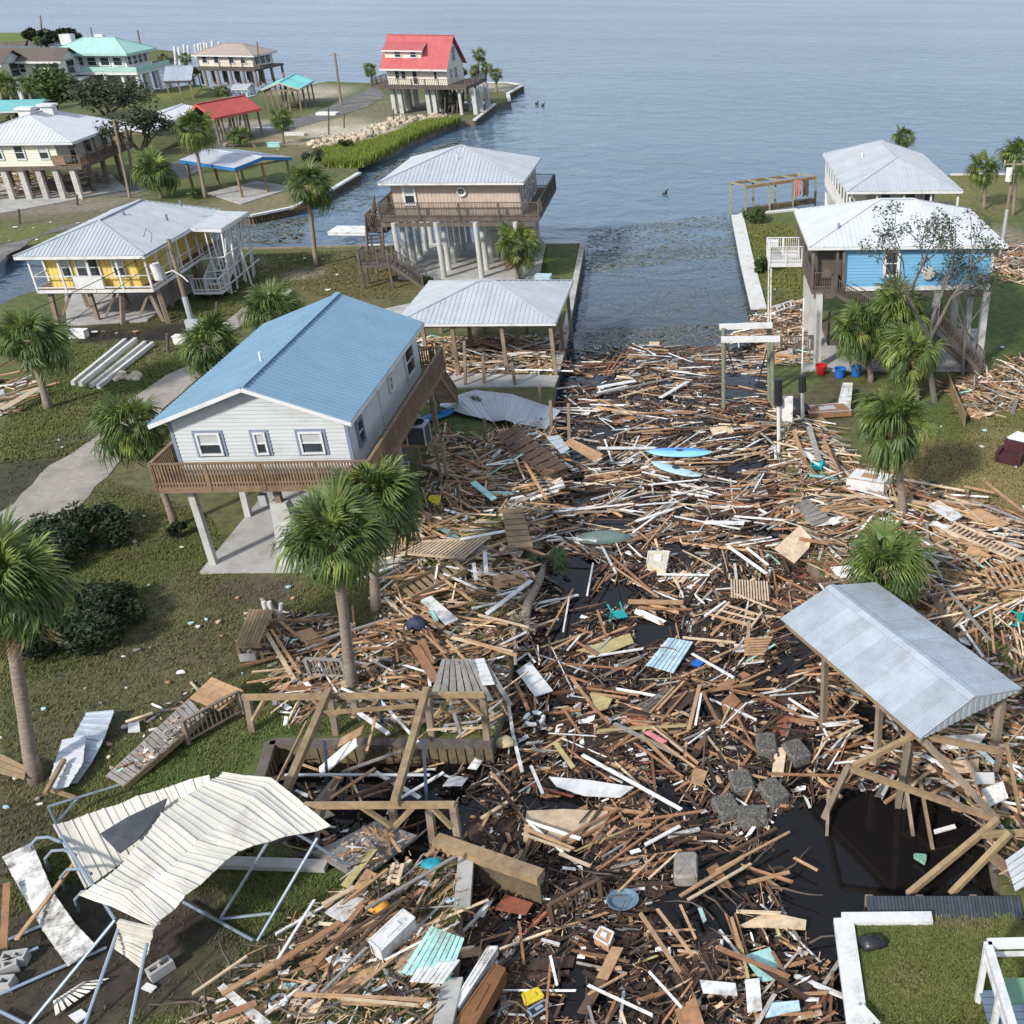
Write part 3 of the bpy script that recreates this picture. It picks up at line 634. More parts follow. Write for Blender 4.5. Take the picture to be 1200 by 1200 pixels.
MB().cyl((Wd*.5,Dp*.30,ze+1.1),(Wd*.5,Dp*.30,ze+1.55),.07).build('vent_pipe',M_white,h)
# yellow house
o,an,Wd,Dp=frame((5,302),(163,298),(268,245),4.95)
h=empty('stilt_house','yellow house with a pale grey hipped roof and white porch railings, leaning on its piles','house',o,an)
zf=2.55; ze=4.95
roof(h,Wd,Dp,ze,'hip_y',1.55,Wd*.42,M_galv,.8,.27,fascia=M_white,fh=.2)
x0,x1,y0,y1=1.3,Wd-1.15,.95,Dp-.6
p,d,n=wall(h,(x0,y0),(x1,y0),zf,ze-.1,M_yel,'vert',.3); Lw=(x1-x0)
for u,w_,pn in((.22,.6,M_blind),(.40,.8,M_blind),(.52,.8,M_glass),(.80,.75,M_blind)):
    q=p+d*(u*Lw); window(h,(q.x,q.y,3.35),d,n,w_,1.15,M_white,pn,.1)
q=p+d*(.46*Lw)+n*.3; MB().box(q.x-.95,q.y-.25,zf,q.x+.95,q.y,zf+.85).build('porch_cabinet',M_white,h)
wall(h,(x1,y0),(x1,y1),zf,ze-.1,M_yel,'vert',.3); wall(h,(x1,y1),(x0,y1),zf,ze-.1,M_yel,'vert',.3); wall(h,(x0,y1),(x0,y0),zf,ze-.1,M_yel,'vert',.3)
dx0,dx1,dy0,dy1=.55,Wd-.3,.45,Dp
deck(h,[(dx0,dy0,dx1,dy1)],zf-.02,M_deck,.22,edge=M_white)
rail(h,[(dx0,dy0+7),(dx0,dy0),(dx1,dy0),(dx1,dy1)],zf,.85,M_white,2,0,.1,.1)
for k in range(5):
    x=dx0+(dx1-dx0)*k/4; MB().beam((x,dy0,zf),(x,dy0,ze-.05),.12,.12).build('porch_post',M_white,h)
for k in range(1,9):
    y=dy0+(dy1-dy0)*k/8; MB().beam((dx1,y,zf),(dx1,y,ze-.05),.13,.13).build('porch_post',M_white,h)
    if k<5: MB().beam((dx0,y,zf),(dx0,y,ze-.05),.13,.13).build('porch_post',M_white,h)
for i,x in enumerate((1.0,3.6,5.8,8.2,Wd-.9)):
    for j in range(5):
        y=1.0+j*3.6
        if y<Dp: 
            MB().beam((x+R.uniform(-.5,.5),y+R.uniform(-.5,.5),-.1),(x,y,zf-.25),.26,.26).build('pile',M_pwood,h)
for y in (1.0,4.6,8.2,11.8,15.4):
    if y<Dp: MB().beam((dx0,y,zf-.38),(dx1,y,zf-.38),.12,.24).build('girder',M_pwood,h)
for x in(1.2,4.2,Wd-2): MB().beam((x,1.0,.4),(x+1.2,1.1,zf-.3),.1,.16).build('brace',M_pwood,h)
# collapsed white stair tower at its far right
x=dx1+.2
slope(h,[(Wd+.01,Dp-6,ze+.05),(Wd+2.2,Dp-6,ze-.05),(Wd+2.2,Dp-.5,ze-.05),(Wd+.01,Dp-.5,ze+.05)],(0,1,0),M_galv,.8,.27)
MB().beam((Wd,Dp-6.02,ze-.1),(Wd+2.2,Dp-6.02,ze-.2),.05,.22).beam((Wd+2.22,Dp-6,ze-.2),(Wd+2.22,Dp-.5,ze-.2),.05,.22).build('fascia',M_white,h)
for k in range(8):
    y=Dp-5.8+k*.75; MB().beam((Wd+2.1,y,ze-.1),(Wd+2.1+R.uniform(-.6,.5),y-R.uniform(.2,1.2),.1),.1,.1).build('stair_post',M_white,h)
    MB().beam((Wd+.9,y,ze-.3),(Wd+1.4+R.uniform(-.3,.3),y-R.uniform(.1,1.4),.4),.08,.08).build('stair_post',M_white,h)
for z in(.9,1.9,2.9): MB().beam((Wd+2.1,Dp-6.3,z),(Wd+2.1,Dp-.4,z+.2),.07,.07).build('stair_rail',M_white,h); MB().beam((Wd+.5,Dp-6.5,z-.1),(Wd+2.1,Dp-6.3,z),.07,.07).build('stair_rail',M_white,h)
stairs(h,(Wd+.9,Dp-1.5,zf),(Wd+1.0,Dp-6.5,.5),1.3,M_white,rails=True); deck(h,[(Wd,Dp-8,Wd+2,Dp-6.3)],.8,M_deck,.2,edge=M_white)
rail(h,[(Wd,Dp-8),(Wd+2,Dp-8),(Wd+2,Dp-6.3)],.8,.9,M_white,1,.25,.08)
for x,y in((3,6),(5.5,9.5),(6.4,5)): MB().cyl((x+1.8,y,ze+1.15),(x+1.8,y,ze+1.6),.09).build('vent_pipe',M_lapd,h)
# bright blue house at right
o,an,Wd,Dp=frame((949.5,288),(1184,287),(929,245),7.9,near_left=True)
h=empty('stilt_house','bright blue house with a white metal hipped roof behind the cluster of palms','house',o,an)
zf=5.2; ze=7.85
roof(h,Wd,Dp,ze,'hip_x',1.75,Dp*.52,M_wroof,.9,.3,fascia=M_white,fh=.16)
x0,x1,y0,y1=2.3,Wd-.75,.5,Dp-.6
p,d,n=wall(h,(x0,y0),(x1,y0),zf,ze-.1,M_cyan,'lap',.2)
q=p+d*2.9; window(h,(q.x,q.y,6.0),d,n,.85,1.35,M_white,None,.18)
q=p+d*5.2+n*.35; MB().cyl(q+Vector((0,0,6.1)),q-n*.25+Vector((0,0,6.15)),.42,.42,16).build('satellite_dish',M_whitew,h)
wall(h,(x1,y0),(x1,y1),zf,ze-.1,M_cyan,'lap',.2); wall(h,(x1,y1),(x0,y1),zf,ze-.1,M_cyan,'lap',.2); wall(h,(x0,y1),(x0,y0),zf,ze-.1,M_cyan,'lap',.2)
for x in(x0,x1): MB().beam((x,y0-.04,zf-.1),(x,y0-.04,ze-.1),.16,.06).build('corner_board',M_white,h)
MB().beam((x0,y0-.05,zf-.1),(x1,y0-.05,zf-.1),.05,.26).build('skirt_board',M_white,h)
deck(h,[(.3,.3,x0,Dp-.4)],zf-.02,M_deckg,.28)
rail(h,[(.3,Dp-.4),(.3,.3),(x0-.6,.3)],zf,.95,M_deckg,1.8,.13,.1)
for x,y in((.3,.3),(1.8,.3),(x0-.1,.3),(.3,3.5),(.3,6.5),(.3,Dp-.5)): MB().beam((x,y,zf),(x,y,ze-.1),.15,.15).build('porch_post',M_deckg,h)
mb=MB().box(x0-1.6,y0+.5,zf,x0-.1,Dp-1,ze-.3); mb.build('screened_room',M_deckg,h)
bx0=loc(o,an,P(957,432)); bx1=loc(o,an,P(1148,432)); 
for i,x in enumerate((bx0[0],bx0[0]+3.8,bx0[0]+7.4,bx1[0])):
    for y in(bx0[1],bx0[1]+3.6,bx0[1]+7.2): MB().beam((x,y,-.1),(x,y,zf-.28),.42,.42).build('pile',M_pile,h)
for y in(bx0[1],bx0[1]+3.6,bx0[1]+7.2): MB().beam((.4,y,zf-.42),(Wd-.8,y,zf-.42),.14,.28).build('girder',M_deckg,h)
deck(h,[(-1.9,Dp-3.4,.3,Dp-1)],zf-.05,M_white,.22); rail(h,[(.3,Dp-3.4),(-1.9,Dp-3.4),(-1.9,Dp-1),(.3,Dp-1)],zf,1.0,M_white,1.2,.13,.1)
for x,y in((-1.8,Dp-3.3),(-.4,-1.6),(-1.8,Dp-1.1)): MB().beam((x,y,0),(x,y,zf),.09,.09).build('porch_post',M_whitew,h)
stairs(h,(x0-.8,.1,zf),(x0+3.2,-.3,zf-2.2),1.1,M_deckg); deck(h,[(x0+3.2,-.9,x0+4.8,.5)],zf-2.2,M_deckg); stairs(h,(x0+4.8,-.3,zf-2.2),(x0+8.2,-.5,.2),1.1,M_deckg)
stairs(h,(Wd-4,-.2,3.2),(Wd-1.2,-1.4,.4),1.1,M_deckg)
deck(h,[(1.5,.8,6.5,5)],1.6,M_deckg,.25); rail(h,[(1.5,.8),(6.5,.8)],1.6,1.9,M_deckg,1.6,.16,.1)
MB().cyl((2.0,1.8,ze+.55),(2.0,1.8,ze+1.0),.07).build('vent_pipe',M_lapd,h); MB().cyl((9.4,3.2,ze+1.2),(9.4,3.2,ze+1.6),.07).build('vent_pipe',M_white,h)
# grey hip-roofed house behind it
o,an,Wd,Dp=frame((996,223),(1132.5,223),(961.5,179),6.2,near_left=True)
h=empty('stilt_house','white porched house with a grey hipped roof beyond the bright blue house','house',o,an)
zf=3.4; ze=6.15
roof(h,Wd,Dp,ze,'hip_y',1.9,Wd*.45,M_galv,.9,.3,fascia=M_white,fh=.2)
x0,x1,y0,y1=2,Wd-2.2,1.8,Dp-.6
p,d,n=wall(h,(x0,y0),(x1,y0),zf,ze-.1,M_tan,'vert',.3)
for u in(1.5,3.6,5.2): q=p+d*u; window(h,(q.x,q.y,4.2),d,n,.9,1.4,M_white,None,.1)
wall(h,(x1,y0),(x1,y1),zf,ze-.1,M_tan,'vert',.3); wall(h,(x1,y1),(x0,y1),zf,ze-.1,M_tan,'vert',.3); wall(h,(x0,y1),(x0,y0),zf,ze-.1,M_cream,'vert',.3)
deck(h,[(.3,.4,Wd-.3,Dp-.3)],zf-.02,M_deckg,.25,edge=M_white)
rail(h,[(.3,Dp-.3),(.3,.4),(Wd-.3,.4),(Wd-.3,4)],zf,1,M_white,2,.22,.1)
for k in range(10): y=.4+(Dp-.7)*k/9; MB().beam((.3,y,zf),(.3,y,ze-.1),.14,.14).build('porch_post',M_white,h)
for k in range(5): x=.3+(Wd-.6)*k/4; MB().beam((x,.4,zf),(x,.4,ze-.1),.16,.16).build('porch_post',M_white,h)
piles(h,[(x,y) for x in(.6,3.6,6.6,Wd-.6) for y in(.8,5,9,13,Dp-1)],zf-.25,M_pile,.35)
stairs(h,(-.2,8,zf),(-.4,2.5,.4),1.1,M_white)
for x,y in((2.6,Dp*.55),(3.4,Dp*.8)): MB().cyl((x,y,ze+.9),(x,y,ze+1.4),.09).build('vent_pipe',M_white,h)
# red-roofed house
b0=P(472,133); ZB=168.6
h=empty('stilt_house','cream house with a steep red roof and dormer on the far point','house',(b0.x-3.0,b0.y-.5,0),rad(-2)); h.scale=(.8,.95,.95)
zf=4.3
x0,x1,y0,y1=1.4,13.0,1.6,10.5; zt=6.9; rz=11.3
zl=lambda y:zt+(rz-zt)*(1-abs(y-6)/5.2)
A=[(0.6,.4,zt-.2),(13.6,.4,zt-.2),(13.6,6,rz),(0.6,6,rz)]
slope(h,A,(1,0,0),M_red,1.0,.33); slope(h,[(13.6,11.4,zt-.2),(.6,11.4,zt-.2),(.6,6,rz),(13.6,6,rz)],(1,0,0),M_red,1.0,.33)
MB().beam((.6,6,rz+.04),(13.6,6,rz+.04),.3,.06).build('ridge_cap',M_red,h)
p,d,n=wall(h,(x0,y0),(x1,y0),zf,zt,M_cream,'lap',.3)
for u,w_ in((2.0,.9),(3.2,.9),(5.4,.9),(9.4,.6)): q=p+d*u; window(h,(q.x,q.y,zf+(.9 if w_<.8 or u<5 else .1)),d,n,w_,1.1 if u<5 or w_<.8 else 2.0,M_white,None,.12)
for xx,yy0,yy1 in((x1,y0,y1),(x0,y1,y0)):
    p,d,n=wall(h,(xx,yy0),(xx,yy1),zf,(lambda u,a=yy0,b=yy1:(rz-.45 if abs(u-(y1-y0)/2)<.6 else zt-.1+ (0))) if True else zt,M_cream,'plain')
    if xx==x1:
        for u,zz,w_,hh in((2,5.2,1,1.3),(4.5,5.0,1.4,1.6),(4.4,7.6,1.6,2.0)): q=p+d*u; window(h,(q.x,q.y,zz),d,n,w_,hh,M_white,None,.12)
wall(h,(x1,y1),(x0,y1),zf,zt,M_cream,'lap',.3)
# dormer
MB().box(1.3,2.2,8.0,8.3,5.4,9.35).build('dormer_wall',M_cream,h)
slope(h,[(.9,1.7,9.3),(8.8,1.7,9.3),(8.8,5.6,10.6),(.9,5.6,10.6)],(1,0,0),M_red,1.0,.33)
for u in(3.8,6.8): window(h,(u,2.2,8.35),(1,0,0),(0,-1,0),1.2,.8,M_white,None,.12)
MB().beam((.9,1.68,9.25),(8.8,1.68,9.25),.06,.2).beam((.6,.38,zt-.3),(13.6,.38,zt-.3),.06,.25).build('fascia',M_white,h)
deck(h,[(-.9,-.6,17.2,10.8)],zf-.02,M_deckg,.35,bw=.3); rail(h,[(-.9,6),(-.9,-.6),(17.2,-.6),(17.2,10.8)],zf,1.05,M_deckg,2.6,.35,.16,bw=.07)
piles(h,[(x,y) for x in(2.2,3.6,9.0,10.2,18.0) for y in(1,4,8)],zf-.35,M_pile,.75)
piles(h,[(15.4,.5),(15.4,5),(15.6,9)],zf-.35,M_pile,.5)

mb=MB()
for k in range(26): x=11+R.uniform(0,4); mb.beam((x,R.uniform(1,5),0),(x+R.uniform(-.8,.8),R.uniform(1,5),R.uniform(2,3.9)),.2,.2)
tag(mb.build('wrecked_framing',M_deckg,h),kind='stuff')
# cream house with white roof and chimneys (far left)
o,an,Wd,Dp=frame((-62,168),(83,166),(150,142),5.7)
h=empty('stilt_house','cream house with a white hipped roof and two square chimneys','house',o,an)
zf=3.3; ze=5.65
roof(h,Wd,Dp,ze,'hip_y',2.0,Wd*.42,M_wroof,1.1,.36,fascia=M_white,fh=.2)
x0,x1,y0,y1=.7,Wd-2.0,.6,Dp-.6
p,d,n=wall(h,(x0,y0),(x1,y0),zf,ze-.1,M_cream,'lap',.25)
Lw=x1-x0
for u in(Lw*.12,Lw*.36,Lw*.60,Lw*.86): q=p+d*u; window(h,(q.x,q.y,4.05),d,n,.9,1.2,M_white,M_blind if u>Lw*.7 else M_glass,.12)
p,d,n=wall(h,(x1,y0),(x1,y1),zf,ze-.1,M_cream,'lap',.25)
for u in(3.0,6.5,10.5): q=p+d*u; window(h,(q.x,q.y,3.5),d,n,1.3,1.8,M_white,None,.12)
wall(h,(x1,y1),(x0,y1),zf,ze-.1,M_cream,'lap',.25); wall(h,(x0,y1),(x0,y0),zf,ze-.1,M_cream,'lap',.25)
deck(h,[(.4,.4,Wd,Dp)],zf-.02,M_deck,.3,edge=M_deckg,bw=.2); rail(h,[(x1,.5),(Wd,.5),(Wd,Dp)],zf,.95,M_deck,2.2,.3,.12)
MB().box(x1-.6,.42,zf+.1,x1+.6,.52,zf+1.0).build('lattice_panel',M_deck,h)
for k in range(7): y=.5+(Dp-1)*k/6; MB().beam((Wd-.05,y,zf),(Wd-.05,y,ze-.1),.14,.14).build('porch_post',M_deckg,h)
k=0
for x in [Wd*i/7+.5 for i in range(7)]:
    for y in(.8,4.2,7.6,11,14.4):
        if y<Dp: MB().beam((x,y,-.1),(x,y,zf-.28),.5 if y<1 else .36,.5 if y<1 else .36).build('pile',M_brick if y<1 else M_pwood,h)
for x,y in((Wd*.46,Dp*.42),(Wd*.55,Dp*.60)):
    MB().box(x-.6,y-.5,ze+.6,x+.6,y+.5,ze+2.4).build('chimney',M_white,h); MB().box(x-.8,y-.7,ze+2.4,x+.8,y+.7,ze+2.62).build('chimney_cap',M_white,h)
# mint-roofed house
b0=P(68,111); h=empty('stilt_house','large white house with a mint green hipped roof and mint balcony','house',(b0.x,b0.y,0),rad(4))
Wm=13
zf=3.7; ze=6.4
roof(h,Wm,11,ze,'hip_x',2.1,4,M_mint,1.4,0,fascia=M_mint,fh=.3)
p,d,n=wall(h,(1,1.4),(Wm-1,1.4),zf,ze-.1,M_white,'plain')
for k in range(5): q=p+d*(1.2+k*2.1); window(h,(q.x,q.y,4.5),d,n,1.5,1.2,M_white,None,.16)
p,d,n=wall(h,(Wm-1,1.4),(Wm-1,9.6),zf,ze-.1,M_white,'plain')
for k in range(4): q=p+d*(1+k*1.9); window(h,(q.x,q.y,4.5),d,n,1.5,1.3,M_white,None,.16)
wall(h,(Wm-1,9.6),(1,9.6),zf,ze-.1,M_white,'plain'); wall(h,(1,9.6),(1,1.4),zf,ze-.1,M_white,'plain')
deck(h,[(-.2,-1,Wm+1.4,11.4)],zf-.02,M_white,.4,bw=.5)
MB().box(5.5,-1.05,zf,Wm+1.45,-.95,zf+.75).build('balcony_panel',M_mint,h); MB().box(Wm+1.4,-1,zf,Wm+1.5,11.4,zf+.75).build('balcony_panel',M_mint,h); MB().box(-.25,-1.05,zf,5.4,-.95,zf+1.1).build('balcony_panel',M_white,h)
piles(h,[(x,y) for x in(.4,3.2,6,8.8,11.6,14) for y in(-.4,3.4,7,10.6)],zf-.35,M_white,.42)
MB().box(1.5,4,0,7,9,zf-.4).build('lower_wall',M_white,h); MB().box(0.8,4,ze+1.0,2.6,5.6,ze+2.6).build('cupola',M_white,h)
MB().box(Wm*.45,5.5,ze+1.7,Wm*.45+1.3,6.6,ze+2.5).build('chimney',M_white,h)
stairs(h,(3.5,-1,zf),(3.5,-6,.2),1.6,M_white)
# brown roof building (left edge)
b0=P(-78,122); h=empty('stilt_house','low cream building with brown shingle roofs at the left edge','house',(b0.x,b0.y,0),rad(6))
for i,(xa,ya,wd,dp_) in enumerate(((0,0,12,9),(7.5,5,11,8))):
    g=3.2; MB().box(xa+.6,ya+.6,g,xa+wd-.6,ya+dp_-.6,g+2.6).build('wall',M_cream,h)
    A_=[Vector(q)+Vector((xa,ya,0)) for q in((0,0,g+2.5),(wd,0,g+2.5),(wd,dp_/2,g+4.3),(0,dp_/2,g+4.3))]; slope(h,A_,(1,0,0),M_shin,2,0)
    A_=[Vector(q)+Vector((xa,ya,0)) for q in((wd,dp_,g+2.5),(0,dp_,g+2.5),(0,dp_/2,g+4.3),(wd,dp_/2,g+4.3))]; slope(h,A_,(1,0,0),M_shin,2,0)
    MB().prism([(xa+wd-.6,ya+.6,g+2.5),(xa+wd-.6,ya+dp_-.6,g+2.5),(xa+wd-.6,ya+dp_/2,g+4.1)],.2,Vector((1,0,0))).beam((xa,ya-.02,g+2.4),(xa+wd,ya-.02,g+2.4),.1,.3).build('gable',M_white,h)
    for k in range(4): window(h,(xa+2+k*2.6,ya+.6,g+.9),(1,0,0),(0,-1,0),1.0,1.2,M_white,None,.12)
    window(h,(xa+wd-.6,ya+dp_/2,g+.6),(0,1,0),(1,0,0),2.2,1.7,M_deckg,None,.12)
piles(h,[(x,y) for x in(1,5,9,13,17) for y in(1,7,13)],3.2,M_white,.5)
for x0_,y0_,x1_,y1_ in((0,0,12,9),(7.5,5,18.5,13)): MB().box(x0_+.3,y0_+.2,2.95,x1_-.3,y1_-.2,3.2).build('floor',M_deckg,h)
# tan shingle house behind the far lawn
b0=P(232,98); h=empty('stilt_house','beige house with a tan shingle hipped roof on a wooden platform over the water','house',(b0.x,b0.y,0),rad(-3))
ze=4.9; zf=2.9
roof(h,11.6,9,ze,'hip_x',1.6,4,M_shint,2,0,fascia=M_white,fh=.25)
p,d,n=wall(h,(.7,.8),(10.9,.8),zf,ze-.1,M_cream,'plain')
for u in(1.2,3.4,6.2,8.4): q=p+d*u; window(h,(q.x,q.y,3.5),d,n,1.0,1.2,M_white,None,.14)
p,d,n=wall(h,(10.9,.8),(10.9,8.2),zf,ze-.1,M_cream,'plain')
for u in(1.5,3.5,5.5): q=p+d*u; window(h,(q.x,q.y,3.4),d,n,1.1,1.2,M_glass,None,.14)
wall(h,(10.9,8.2),(.7,8.2),zf,ze-.1,M_cream,'plain'); wall(h,(.7,8.2),(.7,.8),zf,ze-.1,M_cream,'plain')
deck(h,[(0,-2,12.4,9)],zf-.1,M_deckg,.3,bw=.5); piles(h,[(x,y) for x in(.4,2.8,5.2,7.6,10,12.2) for y in(-1.8,1,4.5,8.5)],zf-.3,M_pwood,.32)
rail(h,[(6,-2),(12.4,-2)],zf,.9,M_deckg,2,.4,.12)
# ------------------------------------------------------------ carports, sheds, boathouses
def carport(label,cnr,z,kind,rise,mt,posts,pmat,pw=.9,rib=.3,fascia=M_white,fh=.2,near_left=False,z0=0,inset=0,cat='carport',ps=.2,name='carport',pin=.4,rows=None,braces=False,sq=True):
    o,an,Wd,Dp=frame(*cnr,z,near_left=near_left); h=empty(name,label,cat,o,an)
    roof(h,Wd,Dp,z,kind,rise,inset,mt,pw,rib,fascia=fascia,fh=fh)
    nx,ny=posts
    for i in range(nx):
        for j in range(ny):
            if rows and not rows(i,j): continue
            x=pin+(Wd-2*pin)*i/max(nx-1,1); y=pin+(Dp-2*pin)*j/max(ny-1,1)
            mb=MB(); mb.beam((x+R.uniform(-.08,.08),y,z0-.5),(x,y,z-.1),ps,ps) if sq else mb.cyl((x+R.uniform(-.08,.08),y,z0-.5),(x,y,z-.1),ps/2,ps/2,8); mb.build('post',pmat,h)
    for y in(pin,Dp-pin): MB().beam((pin*.6,y,z-.25),(Wd-pin*.6,y,z-.25),.12,.24).build('beam',pmat,h)
    for x in(pin,Wd-pin): MB().beam((x,pin*.6,z-.24),(x,Dp-pin*.6,z-.24),.12,.22).build('beam',pmat,h)
    if braces:
        for x,s_ in((pin,1),(Wd-pin,-1)): MB().beam((x,pin,z-1.1),(x+s_*.9,pin,z-.3),.1,.1).build('brace',pmat,h)
    return h,o,an,Wd,Dp
hb=carport('pale grey hip-roofed boathouse beside the main canal, wreckage under it',((467,378),(654.7,380),(667,330)),3.5,'pyr',1.35,M_galv,(4,3),M_pwood,cat='boathouse',name='boathouse',fh=.14,ps=.22,z0=-1)
carport('open carport with a white roof and bright blue fascia boards',((209,187),(275,196.5),(343,184)),3.15,'gable_x',.55,M_wroof,(2,3),M_tim,fascia=mat('bright_blue_fascia',(.03,.17,.42),.5,.1,1),fh=.3,pw=1.1)
carport('carport with a bright red gable roof',((231,136),(257,139.5),(292,127.5)),3.3,'gable_y',1.6,M_red2,(3,4),M_pwood,fascia=M_red2,fh=.25,pw=1.1)
carport('white flat-roofed carport behind the dark tree, next to the road',((150,154),(193,154.5),(216,127)),3.2,'gable_y',.5,M_wroof,(2,3),M_tim,fh=.2,pw=1.2)
carport('aqua-roofed boathouse with open gable near the red-roofed house',((302,105),(348,104),(371,94)),3.2,'gable_y',1.0,M_aqua,(4,4),M_pwood,cat='boathouse',name='boathouse',fascia=M_tan,pw=1.2)
carport('small tin-roofed shed with torn panels by the far canal',((190,95),(224,94),(235,84)),3.0,'gable_x',1.6,M_galvb,(3,2),M_pwood,cat='shed',name='shed',fascia=M_deckg,pw=1.1)
carport('little pale roof beside the mint-roofed house',((76,96),(96,97),(101,91)),2.6,'gable_x',.5,M_galv,(2,2),M_pwood,cat='shed',name='shed',pw=1.2)
carport('long aqua-roofed carport at the left edge',((-60,131),(48,130),(54,117)),3.0,'gable_x',.6,M_aqua,(5,2),M_pwood,pw=1.4,fascia=M_white)
carport('plain white roof at the left edge beyond the brown-roofed building',((-40,66),(16,63),(20,57)),3.4,'gable_x',.6,M_wroof,(3,2),M_white,pw=2,rib=0,cat='shed',name='shed')
carport('small pale canopy right of the mooring posts, low to the ground',((272,104),(292,104),(297,99)),1.0,'gable_x',.4,M_galv,(2,2),M_white,pw=1.5,rib=0,cat='canopy',name='canopy')
# dark corrugated boathouse (near right): ridge and eave from the photograph
zE=3.0; zR=3.62
e0,e1=P(1070.4,859,zE),P(908.4,720,zE); q0=P(1143,818.5,zR)
u=(e1-e0); Dp=u.length; an=math.atan2(u.y,u.x)-math.pi/2; Lx=(q0-e0); half=Lx.x*math.cos(an)+Lx.y*math.sin(an); half=2.17; Wd=2*half; e0=e0-u.normalized()*.3
h=empty('boathouse','weathered corrugated metal boathouse roof standing in the debris at right','boathouse',(e0.x,e0.y,0),an)
zz=Vector((0,0,1))
M_lap2=M_galvb
slope(h,[(0,0,zE),(0,Dp,zE),(half,Dp,zR),(half,0,zR)],(0,1,0),M_galvb,.66,.095,rh=.02); slope(h,[(Wd,Dp,zE),(Wd,0,zE),(half,0,zR),(half,Dp,zR)],(0,1,0),M_galvb,.66,.095,rh=.02)
for s_ in(-1,1):
    for k in range(4):
        a,b=Dp*k/4,Dp*(k+1)/4-.01; MB().prism([(half,a,zR+.045),(half,b,zR+.045),(half+s_*.22,b,zR-.015),(half+s_*.22,a,zR-.015)],.012).build('ridge_flashing',M_galvb,h)
mb=MB(); m=34
for k in range(m): 
    x=Wd*(k+.5)/m; top=zE+(zR-zE)*(1-abs(x-half)/half)-.06; mb.box(x-Wd/m/2,.02+(.02 if k%2 else 0),zE-.10,x+Wd/m/2,.05+(.02 if k%2 else 0),top)
mb.build('gable_sheet',M_galvb,h)
mb=MB().prism([(0.05,.06,zE-.06),(.05,Dp-.05,zE-.06),(half,Dp-.05,zR-.06),(half,.06,zR-.06)],.03).prism([(Wd-.05,Dp-.05,zE-.06),(Wd-.05,.06,zE-.06),(half,.06,zR-.06),(half,Dp-.05,zR-.06)],.03); mb.build('roof_sheathing',M_tim,h)
for i,px_ in enumerate(((965,853),(1027,900),(1060,946))):
    q=loc(Vector((e0.x,e0.y,0)),an,P(*px_,WL)); MB().beam((q[0],q[1],-1.6),(max(q[0],.15),q[1]+.1,zE-.1),.19,.19).build('post',M_pwood,h)
for y in(.5,Dp*.5,Dp-.5): MB().beam((Wd-.3,y,-1.2),(Wd-.3,y,zE-.1),.24,.24).build('post',M_pwood,h)
for x in(.2,Wd-.2): MB().beam((x,.1,zE-.22),(x,Dp-.1,zE-.22),.1,.26).build('beam',M_tim,h)
# bare dock frame over the water
a0,a1,a2,a3=[P(x,y,0) for x,y in((856,250),(868,254),(955,238),(940,232))]
zt=2.3
pa,pb,pc,pd=P(856,215,zt),P(873.5,219.5,zt),P(956,208,zt),P(934,205,zt)
h=empty('pergola','bare weathered timber dock frame over the water with a pink cloth hung on it','dock frame',(pa.x,pa.y,0)); off=Vector((pa.x,pa.y,0))
A_,B_,C_,D_=[q-off for q in(pa,pb,pc,pd)]
M_tgreen=mat('algae_green_timber',(.24,.25,.19),.9,.25,3,tint=.1)
for i in range(4):
    for s_,(s0,s1) in enumerate(((B_,C_),(A_,D_))):
        q=s0.lerp(s1,i/3); MB().beam((q.x,q.y,-1.6),(q.x,q.y,zt),.26,.26).build('post',M_tgreen,h)
for s0,s1 in((B_,C_),(A_,D_)): MB().beam(s0,s1,.18,.3).build('beam',M_tim,h)
for i in range(5): MB().beam(B_.lerp(C_,i/4)+zz*.12,A_.lerp(D_,i/4)+zz*.12,.12,.2).build('joist',M_tgreen,h)
MB().beam(B_.lerp(A_,.1)-zz*2.4,C_.lerp(D_,.1)-zz*2.4,.6,.5).build('bulkhead',M_sheet,h)

# ------------------------------------------------------------ palms
def frond_mesh(seed,droop,dead=False):
    rg=random.Random(seed); mb=MB(); pl=.50; n=28 if not dead else 14
    pd=-.10*droop; pet=[(0,0,0),(pl*.5,0,.03),(pl,0,pd)]; mb.tube(pet,[.016,.011,.008],4)
    for i in range(n):
        a=rad(-118+236*i/(n-1))+rg.uniform(-.05,.05); L_=(.56-.16*abs(a)/2.1)*rg.uniform(.72,1.2)
        if dead: L_*=.8; a*=.5
        w=.021; dr=droop*rg.uniform(.5,1.5); tw=rg.uniform(-.01,.01)
        ca,sa=math.cos(a),math.sin(a); st=[]
        for t,ww in((0.0,.004),(.38,w),(.74,w*.75)):
            r=L_*t; z=pd+.05*math.sin(t*2.2)-dr*.50*t**2.3-abs(sa)*.10*t+(.008 if i%2 else -.008)*t
            k=1-.30*droop*t**2; x=pl+ca*r*k; y=sa*r*k; st+=[(x-sa*ww*-1*-1,y+ca*ww,z+tw),(x+sa*ww,y-ca*ww,z-tw)]
        r=L_*.97; k=1-.42*droop; st.append((pl+ca*r*k,sa*r*k,pd+.02-dr*.58-abs(sa)*.1))
        mb.add(st,[(0,1,3,2),(2,3,5,4),(4,5,6)])
    return mb
FM=[]
for mi in range(3):
    for k,dv in enumerate((.12,.4,.75,1.05)):
        mb=frond_mesh(100*mi+k,dv); me=bpy.data.meshes.new('frond'); me.from_pydata(mb.v,[],mb.f); me.materials.append(M_fr[mi]); FM.append(me)
mb=frond_mesh(999,1.5,True); FD=bpy.data.meshes.new('dead_frond'); FD.from_pydata(mb.v,[],mb.f); FD.materials.append(M_frd)
